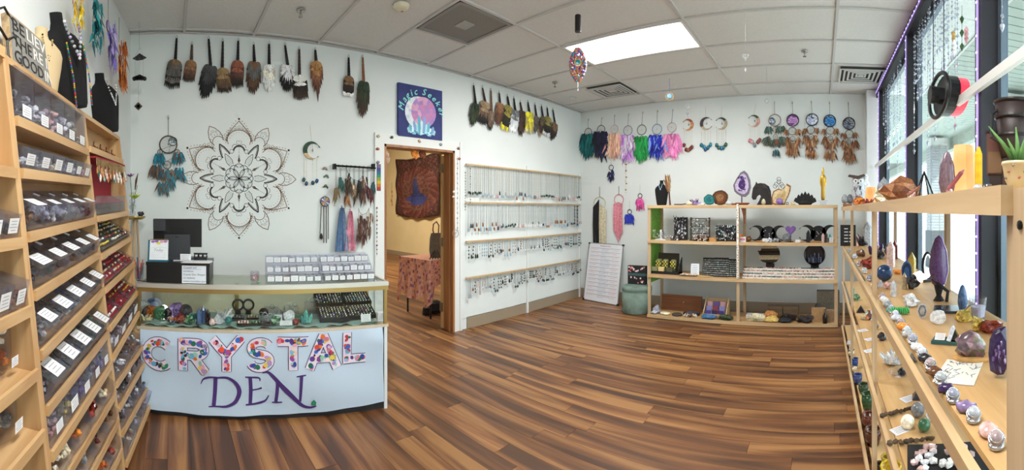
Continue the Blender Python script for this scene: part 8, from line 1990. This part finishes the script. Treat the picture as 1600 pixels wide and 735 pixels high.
# ---- second level: foot positions read from the photograph
L2 = [('tower', 1355, 384, 38, 'clear quartz', 'white carved head shaped stone', (1.3, 1, 1)), ('cluster', 1345, 382, 22, 'dark', 'dark spiky crystal cluster', (1, 1, 1.3)), ('rough', 1358, 420, 22, 'red', 'red brown rough rock', (1, 1, 1)),
      ('tower', 1392, 418, 42, 'rose quartz', 'pale pink tower', (1, 1, 1)), ('sphere', 1382, 440, 26, 'blue', 'large dark blue sphere', (1, 1, 1)), ('pyramid', 1376, 448, 14, 'clear quartz', 'white cube stone', (1, 1, 1)), ('rough', 1388, 452, 15, 'rose quartz', 'pale pink cube stone', (1, 1, 1)),
      ('dish', 1403, 428, 18, 'orange', 'amber bowl', (1, 1, 1.4)), ('tower', 1425, 434, 40, 'yellow', 'golden yellow tower', (1, 1, 1)), ('slab', 1417, 444, 40, 'blue', 'tall blue grey slab', (.45, 1, 1)), ('rough', 1426, 452, 26, 'dark', 'dark rough stone', (.7, .7, 1)), ('tower', 1413, 452, 26, 'cream', 'cream tower', (1, 1, 1)),
      ('rough', 1422, 480, 24, 'clear quartz', 'clear rounded quartz block', (1, .8, 1)), ('tower', 1396, 464, 26, 'clear quartz', 'clear glassy tower', (1.2, 1, 1)), ('slab', 1441, 499, 28, 'grey', 'round polished quartz disc', (.6, 1, 1)), ('slab', 1466, 508, 28, 'clear quartz', 'large clear quartz disc', (1, 1, .9)),
      ('egg', 1504, 489, 44, 'blue', 'blue grey wing shaped slab', (.5, .4, 1)), ('rough', 1506, 503, 26, 'yellow', 'yellow citrine lump', (1, .8, 1)), ('rough', 1527, 518, 26, 'yellow', 'second yellow citrine lump', (.8, .8, 1)), ('geode', 1518, 495, 18, 'grey', 'small grey geode face', (1, 1, 1)),
      ('geode', 1561, 592, 78, 'amethyst', 'tall amethyst geode', (.45, .6, 1)), ('rough', 1547, 520, 40, 'red', 'dark red brown rock by the near post', (.9, .8, .6)), ('rough', 1374, 405, 16, 'dark', 'dark nugget', (1, 1, 1)), ('egg', 1388, 400, 18, 'dark', 'black polished egg', (1, 1, 1)), ('twin', 1367, 398, 26, 'amethyst', 'purple crystal points', (1, 1, 1)), ('tower', 1331, 376, 18, 'rose quartz', 'pink tower by the far end', (1, 1, 1)), ('rough', 1345, 402, 14, 'brown', 'brown nugget', (1, 1, 1)), ('tower', 1402, 405, 30, 'red', 'dark red tower', (1, 1, 1))]
for i, (kd, px, py, s_, c_, lb, sc) in enumerate(L2): rs(kd, on_p(1, px, py), s_, c_, lb + ' on the second level of the window rack', i, sc)
p = on_p(1, 1467, 470); k = kk(p); t = thing('crystal_egg_stand', 'tall banded purple stone egg held upright on a dark stand', 'crystal', Rm(p))
part('egg', stone_mb('egg', 84 * k, ['5a3f6a', '7a6088'], random.Random(3)), VG, t, m=Matrix.Translation((0, 0, 18 * k)) @ Matrix.Diagonal((.52, .40, 1, 1))); part('stand', MB().C('1c1a1c').lathe([(9 * k, 0), (7 * k, 3 * k), (4 * k, 8 * k), (7 * k, 20 * k), (9 * k, 30 * k), (6 * k, 24 * k), (0, 20 * k)], 12), VM, t); part('ribbon', MB().C('1c1a1e').tube([(-10 * k, -.01, 34 * k), (4 * k, -.03, 24 * k), (14 * k, -.03, 16 * k), (12 * k, -.03, 0)], .008, 5), VM, t)
solo('slate_plate', MB().C('3a3e48').bb((-.07, -.05, 0), (.07, .05, .01)), VG, 'thin dark slate plate beside the tall purple egg', 'plate', Rm(on_p(1, 1486, 486)))
p = on_p(1, 1449, 440); k = kk(p); t = thing('ring_lamp', 'black oval ring lamp glowing white inside on the second level', 'lamp', Rm(p, .5)); RW = mat('ring_glow', 'f4fbff', .4, emit=2.2)
part('ring', MB().tube([(8 * k * math.cos(6.283 * j / 20), 0, 24 * k + 20 * k * math.sin(6.283 * j / 20)) for j in range(20)], .009, 6, closed=True), BLK, t, True); part('light_strip', MB().tube([(6.2 * k * math.cos(6.283 * j / 20), -.004, 24 * k + 18 * k * math.sin(6.283 * j / 20)) for j in range(20)], .004, 5, closed=True), RW, t); part('foot', MB().bb((-.04, -.03, 0), (.04, .03, .015)), BLK, t)
p = on_p(1, 1437, 440); solo('dome_lamp', MB().lathe([(.04, 0), (.045, .02), (.035, .045), (0, .06)], 16), mat('warm_glow', 'fff4e0', .5, emit=1.2), 'small white dome lamp beside the black ring lamp', 'lamp', Rm(p), smooth=True)
p = on_p(1, 1528, 497); k = kk(p); t = thing('candle_glass', 'clear glass tumbler candle near the near post', 'candle', Rm(p)); part('glass', MB().lathe([(12 * k, 0), (14 * k, 32 * k), (13 * k, 32 * k), (11 * k, 2 * k), (0, 2 * k)], 20), PLASTIC, t, True); part('wax', MB().C('d8d8ec').lathe([(10.5 * k, 2 * k), (11.5 * k, 18 * k), (0, 18 * k)], 16), VM, t)
# coil of green glass
p = on_p(1, 1406, 492); k = kk(p); mb = MB(); mb.C('3fae5c')
pts = [((-14 + 28 * j / 60) * k, 5 * k * math.cos(j * .9), (6 + 5 * math.sin(j * .9)) * k) for j in range(61)]; mb.tube(pts, .0035, 5); solo('glass_coil', mb, VG, 'bright green coil on the second level of the window rack', 'ornament', Rm(p), smooth=True)
p = on_p(1, 1477, 540); k = kk(p); t = thing('velvet_tray', 'teal tray with a white card and a clear crystal on the second level', 'tray', Rm(p, -.2)); part('tray', open_box(MB().C('2f5a5a'), 46 * k, 26 * k, 5 * k, .004), VM, t); mb = MB(); mini_label(mb, 18 * k, 14 * k, R, Matrix.Translation((-10 * k, 4 * k, 6 * k)) @ Matrix.Rotation(-.9, 4, 'X')); part('card', mb, VP, t); part('crystal', MB().C('d8dce4').tube([(4 * k, 4 * k, 5 * k), (10 * k, 12 * k, 24 * k), (11 * k, 13 * k, 28 * k)], [4 * k, 4 * k, .001], 6), VG, t); part('dark_pyramid', MB().C('3a3428').add([(0, 10 * k, 5 * k), (20 * k, 10 * k, 5 * k), (20 * k, 24 * k, 5 * k), (0, 24 * k, 5 * k), (10 * k, 17 * k, 26 * k)], [(0, 1, 4), (1, 2, 4), (2, 3, 4), (3, 0, 4)]), VG, t)
p = on_p(1, 1520, 562); k = kk(p); t = thing('fluorite_rock', 'large rounded purple green rock on a slice of pale wood', 'stone', Rm(p)); part('wood_slice', MB().C('c89a5c').lathe([(31 * k, 0), (32 * k, 3 * k), (31 * k, 6 * k), (0, 6 * k)], 18, sy=.6), VM, t); rk = stone_mb('rough', 50 * k, ['8a6a78', '7a7a64', 'a08a90', '6a5a64'], random.Random(8)); part('rock', rk, VG, t, True, m=Matrix.Translation((-4 * k, 0, 5 * k)) @ Matrix.Diagonal((1, .7, .85, 1)))
p = onZ(1499, 582, LW[1]); mb = MB().C('dcdcd4').bb((-.075, -.05, 0), (.075, .05, .001)); R = random.Random(9)
for j in range(34): x_, y_ = R.uniform(-.06, .06), R.uniform(-.04, .04); mb.C(cvar('7a7c80', .3)).box((x_, y_, .0014), (R.uniform(.008, .03), .002, .0004), rz=R.uniform(-1, 1))
solo('printed_sheet', mb, VP, 'printed white sheet lying on the second level near the front rail', 'paper', Matrix.Translation((p.x, p.y, LW[1] + .001)) @ Matrix.Rotation(2.6, 4, 'Z'))
p = on_r(1, 1325, -1.6); t = thing('letter_board', 'black board with rows of white writing at the far end of the second level', 'sign', Rm(p)); k = kk(p); part('board', MB().C('121214').bb((-12 * k, 0, 0), (12 * k, .015, 33 * k)), VM, t); mb = MB().C('d8d8d8')
for j in range(9): mb.box(((-3 if j < 5 else 5) * k, -.001, (7 + (j % 5) * 5) * k), (6 * k, .001, 1.2 * k))
part('writing', mb, VP, t)
# wrapped spheres with a dark stone behind each, along the front rail
FOIL = mat('foil_ring', 'b8bcc4', .22, .85, bump=.6, bscale=90)
rowp = [(1328, 395, 4), (1334, 405, 4.5), (1341, 417, 5), (1347, 428, 5), (1354, 440, 5.5), (1361, 452, 6), (1372, 470, 6), (1379, 481, 6.5), (1386, 491, 7), (1393, 500, 7.5), (1402, 513, 8), (1410, 527, 8.5), (1419, 540, 9), (1435, 562, 9.5), (1447, 580, 10), (1466, 603, 11), (1489, 630, 12), (1521, 661, 13), (1557, 702, 15)]
SC2 = ['grey', 'clear quartz', 'dark', 'rose quartz', 'brown', 'amethyst', 'blue', 'clear quartz', 'grey', 'teal', 'clear quartz', 'orange', 'grey', 'clear quartz', 'dark', 'brown', 'amethyst', 'amethyst', 'rose quartz']
for j, (px, py, r_) in enumerate(rowp):
    p = on_p(1, px, py); k = kk(p); n_ = nth(len(rowp) - 1 - j)
    t = thing('wrapped_sphere', 'silver wrapped stone sphere along the front rail, %s from near post' % n_, 'sphere', Rm(p), 'wrapped spheres along the second level'); R_ = r_ * k
    part('ring', MB().ring((0, 0, R_ * .35), R_ * .62, R_ * .28, 16, 6, ax='z'), FOIL, t, True); mb = MB(); mb.sm = True; mb.C(cvar(['8a90a0', 'b4bac4', '9a8a8c', 'a8b0b4'][j % 4], .1)).blob((0, 0, R_ * 1.05), R_ * .82, j, .0, 3); part('sphere', mb, VG, t); part('swirl', MB().ring((0, 0, 0), R_ * .84, R_ * .10, 18, 5, m=Matrix.Translation((0, 0, R_ * 1.05)) @ Matrix.Rotation(.6, 4, 'X'), ax='z').ring((0, 0, R_ * .45), R_ * .68, R_ * .09, 18, 5, m=Matrix.Translation((0, 0, R_ * 1.05)) @ Matrix.Rotation(.6, 4, 'X'), ax='z'), FOIL, t, True)
    if j > 6:
        q = on_p(1, px - r_ * .9, py - r_ * 1.25); mineral('tumble', 2.2 * r_ * kk(q), SC2[j], None, 'polished %s stone behind silver wrapped sphere %s from near post' % (SC2[j], n_), 'polished stones behind the wrapped spheres', seed=j, m=Rm(q))
# ---- third level
L3 = [('sphere', 1434, 652, 22, 'grey', 'grey marbled sphere', 1), ('sphere', 1418, 671, 22, 'cream', 'white sphere', 1), ('sphere', 1444, 675, 20, 'green', 'green sphere', 1), ('cluster', 1393, 570, 32, 'clear quartz', 'large white quartz cluster', 1), ('sphere', 1431, 566, 18, 'grey', 'grey sphere in the middle', 1), ('rough', 1377, 532, 14, 'dark', 'dark carved face', 1), ('rough', 1409, 587, 14, 'dark', 'dark nugget', 1), ('pyramid', 1436, 622, 22, 'dark', 'black pyramid', 1), ('rough', 1360, 500, 16, 'mixed', 'mixed nugget heap', 1), ('pyramid', 1345, 488, 14, 'dark', 'small dark pyramid', 1), ('cluster', 1350, 500, 14, 'cream', 'small cream cluster', 1), ('rough', 1338, 470, 12, 'green', 'green nugget', 1), ('tower', 1333, 462, 14, 'teal', 'teal tower', 1), ('sphere', 1368, 515, 10, 'dark', 'small dark sphere', 1), ('slab', 1458, 660, 24, 'clear quartz', 'white quartz slice', 1)]
for i, (kd, px, py, s_, c_, lb, sc) in enumerate(L3): rs(kd, on_p(2, px, py), s_, c_, lb + ' on the third level of the window rack', i + 50)
p = on_p(2, 1405, 586); k = kk(p); t = thing('glass_dish', 'oval clear glass dish with a dark green stone on the third level', 'dish', Rm(p)); part('dish', MB().lathe([(12 * k, 0), (18 * k, 5 * k), (17 * k, 5 * k), (11 * k, 1 * k), (0, 1 * k)], 20), PLASTIC, t, True); part('stone', stone_mb('rough', 10 * k, STONEC['green'], random.Random(1)), VG, t, m=Matrix.Translation((3 * k, 0, .003)))
for j, (px, py, lb) in enumerate(((1348, 517, 'farthest'), (1360, 531, 'second'), (1358, 549, 'third'), (1420, 624, 'fourth'), (1407, 673, 'nearest'))):
    p = onZ(px, py, LW[2]); mb = MB().C('dcdce0').bb((-.035, -.025, 0), (.035, .025, .001)); 
    for q in range(4): mb.C('8a8c94').box((0, -.015 + .01 * q, .0014), (.05, .002, .0004))
    solo('price_card', mb, VP, 'white price card lying on the third level of the window rack, %s of five' % lb, 'card', Matrix.Translation((p.x, min(p.y, YF - .035), LW[2] + .001)) @ Matrix.Rotation(2.0, 4, 'Z'), 'price cards lying on the third level')
for j, (px, py, L_, a, lb) in enumerate(((1402, 648, .13, .5, 'carved brown face charm'), (1424, 694, .15, .2, 'long dark carved wand'))):
    p = on_p(2, px, py); mb = MB(); mb.C('4a3a28')
    for q in range(9): mb.C(cvar('4f3d2a', .35)).blob((-L_ / 2 + L_ * q / 8, .004 * math.sin(q * 2), .010), (.013, .014 * (1 - q / 12), .009), q, .4, 1)
    solo('carved_wand', mb, VM, lb + ' lying on the third level of the window rack', 'ornament', Rm(p, a))
p = onZ(1480, 722, LW[2]); p = Vector((p.x, max(p.y, YB + .12), LW[2] + .001)); t = thing('velvet_mat', 'black velvet mat of clear and pink crystals low beside the near post', 'mat', Rm(p, .1)); part('mat', MB().C('101012').bb((-.13, -.09, 0), (.13, .09, .008)), VM, t); mb = MB(); R = random.Random(4)
for j in range(22): mb.C(cvar(R.choice(['d8dce0', 'e4d0cc', 'c8a8a4', 'eef0f2']), .15)).blob((R.uniform(-.11, .11), R.uniform(-.07, .07), .018), (.016, .012, .011), j, .35, 1)
q = part('crystals', mb, VG, t); q['kind'] = 'stuff'
# ---- lowest level: pots and bowls
def pot(px, py, r_, h, col, label, inner='1c1a18'):
    p = on_p(3, px, py); k = kk(p); t = thing('ceramic_pot', label + ' on the lowest level of the window rack', 'pot', Rm(p)); mb = MB(); c = hexc(col)
    mb.C(c).lathe([(r_ * .7 * k, 0), (r_ * k, h * .5 * k), (r_ * .95 * k, h * k), (r_ * .85 * k, h * k), (r_ * .85 * k, h * .5 * k), (0, h * .3 * k)], 22); n = len(mb.f)
    part('pot', mb, VG, t, True); part('rim', MB().C(cvar(col, .2)).ring((0, 0, h * k), r_ * .9 * k, .006, 22, 6, ax='z'), VG, t, True)
for a in ((1336, 575, 5, 14, '2f4a8a', 'blue glass jar'), (1340, 600, 7, 14, '3a4a7a', 'blue grey bowl'), (1349, 615, 8, 14, '3a4c34', 'small dark green pot'), (1356, 640, 10, 24, '2f5230', 'dark green planter'), (1358, 668, 11, 20, '6a3a2c', 'upper red brown bowl'), (1364, 695, 13, 24, '54301f', 'lower dark brown bowl'), (1386, 735, 9, 20, 'b8a030', 'small yellow jar'), (1392, 775, 17, 46, 'c8a81c', 'bright yellow pot'), (1375, 740, 7, 14, '3a3430', 'dark bowl behind the yellow pot')): pot(*a)
for j, (px, py, c_) in enumerate(((1327, 552, 'grey'), (1331, 556, 'cream'), (1325, 540, 'clear quartz'), (1330, 580, 'cream'))): rs('rough', on_p(3, px, py), 9, c_, '%s rough stone at the far end of the lowest level, %s of four' % (c_, ORD[j]), j)

# ================================================================ THINGS HANGING FROM THE CEILING
p = onC(903, 8); dsp = math.hypot(p.x, p.y); k = dsp / F_PX; zz = lambda py: CZ + (YH - py) * k
t = thing('bead_spinner', 'large beaded mandala wind spinner hanging from the ceiling under a black motor', 'wind spinner', face_cam((p.x, p.y, ZC))); Z = lambda py: zz(py) - ZC
part('hook', MB().C('e0e0e0').tube([(0, 0, 0), (0, 0, Z(24))], .003, 5), VX, t); part('motor', MB().lathe([(4.6 * k, Z(50)), (4.8 * k, Z(49)), (4.8 * k, Z(25)), (4.6 * k, Z(24))], 16), BLK, t); part('cord', MB().C('c8c8cc').tube([(0, 0, Z(50)), (0, 0, Z(74))], .0015, 4).tube([(0, 0, Z(125)), (0, 0, Z(142))], .0025, 4), VX, t)
mb = MB(); R = random.Random(2)
for j in range(420):
    f = R.random(); hw = math.sin(math.pi * (f * .92 + .04)) ** .75 * 12.5 * k; a = R.uniform(0, 6.283); x_ = hw * math.cos(a); mb.C(R.choice(['c87a3a', '8a5a9a', '3a9aa0', 'c84a6a', 'd8a84a', '4a5ab0', '9a6ab8', 'c8684a'])).blob((x_, hw * .35 * math.sin(a), Z(76) + (Z(127) - Z(76)) * f), .0095, j, .1, 0)
q = part('beads', mb, VG, t); q['kind'] = 'stuff'; part('centre_disc', MB().C('c8a04a').lathe([(6 * k, 0), (6 * k, .006), (0, .008)], 18, m=Matrix.Translation((0, -5.4 * k, Z(100))) @ Matrix.Rotation(math.pi / 2, 4, 'X')).C('1f8a98').lathe([(4 * k, 0), (4 * k, .012), (0, .014)], 18, m=Matrix.Translation((0, -5.6 * k, Z(100))) @ Matrix.Rotation(math.pi / 2, 4, 'X')), VG, t)
def hang(px, y0, items, label, name='hanging_crystal', col='c8ccd4'):
    p = onC(px, y0); k = math.hypot(p.x, p.y) / F_PX; t = thing(name, label, 'ornament', face_cam((p.x, p.y, ZC)), 'crystals hanging from the ceiling'); Z = lambda py: CZ + (YH - py) * k - ZC
    part('cord', MB().C(col).tube([(0, 0, 0), (0, 0, Z(items[-1][0]))], .0012, 4), VX, t)
    for (py, kind, r_, c_) in items:
        mb = MB().C(c_)
        if kind == 'ball': mb.blob((0, 0, Z(py)), r_ * k, 1, 0, 2)
        elif kind == 'beads':
            for j in range(8): mb.blob((0, 0, Z(py - 12 + 3 * j)), r_ * k, j, 0, 0)
        elif kind == 'ring': mb.ring((0, 0, Z(py)), r_ * k, .003, 18, 5)
        elif kind == 'drop': mb.lathe([(0, 4 * k), (r_ * k, 0), (0, -4 * k)], 6, c=(0, 0, Z(py)))
        elif kind == 'heart':
            pl = [((16 * math.sin(6.283 * i / 16) ** 3) / 17 * r_ * k, Z(py) + (13 * math.cos(6.283 * i / 16) - 5 * math.cos(12.566 * i / 16) - 2 * math.cos(18.85 * i / 16)) / 17 * r_ * k) for i in range(16)]; mb.tube([(a, 0, b) for a, b in pl], .003, 5, closed=True)
        part({'ball': 'crystal_ball', 'beads': 'beads', 'ring': 'ring', 'drop': 'drop', 'heart': 'heart'}[kind], mb, VG, t)
hang(1046, 119, [(136, 'beads', .8, '4a5ab8'), (151, 'ring', 6, 'd8b060'), (151, 'ball', 4.6, '8ab0c8')], 'round crystal on blue beads hanging before the far wall')
hang(1165, 20, [(46, 'beads', .9, 'd4dae0'), (58, 'beads', .8, 'd4dae0'), (88, 'heart', 5, 'dfe3e6'), (92, 'drop', 1.8, 'c8d4dc'), (109, 'drop', 2, 'e4e8ea')], 'clear heart and bead drop hanging from the ceiling near the far wall')
hang(1198, 103, [(120, 'beads', .5, 'c8ccd0'), (158, 'ring', 3, 'b8bcc0')], 'fine wire crystal drop hanging right of the heart drop')
hang(1074, 142, [(165, 'ring', 4, 'd8dce0'), (177, 'drop', 2.4, 'b8c0c8')], 'small clear crystal hanging above the rust moon mobile')
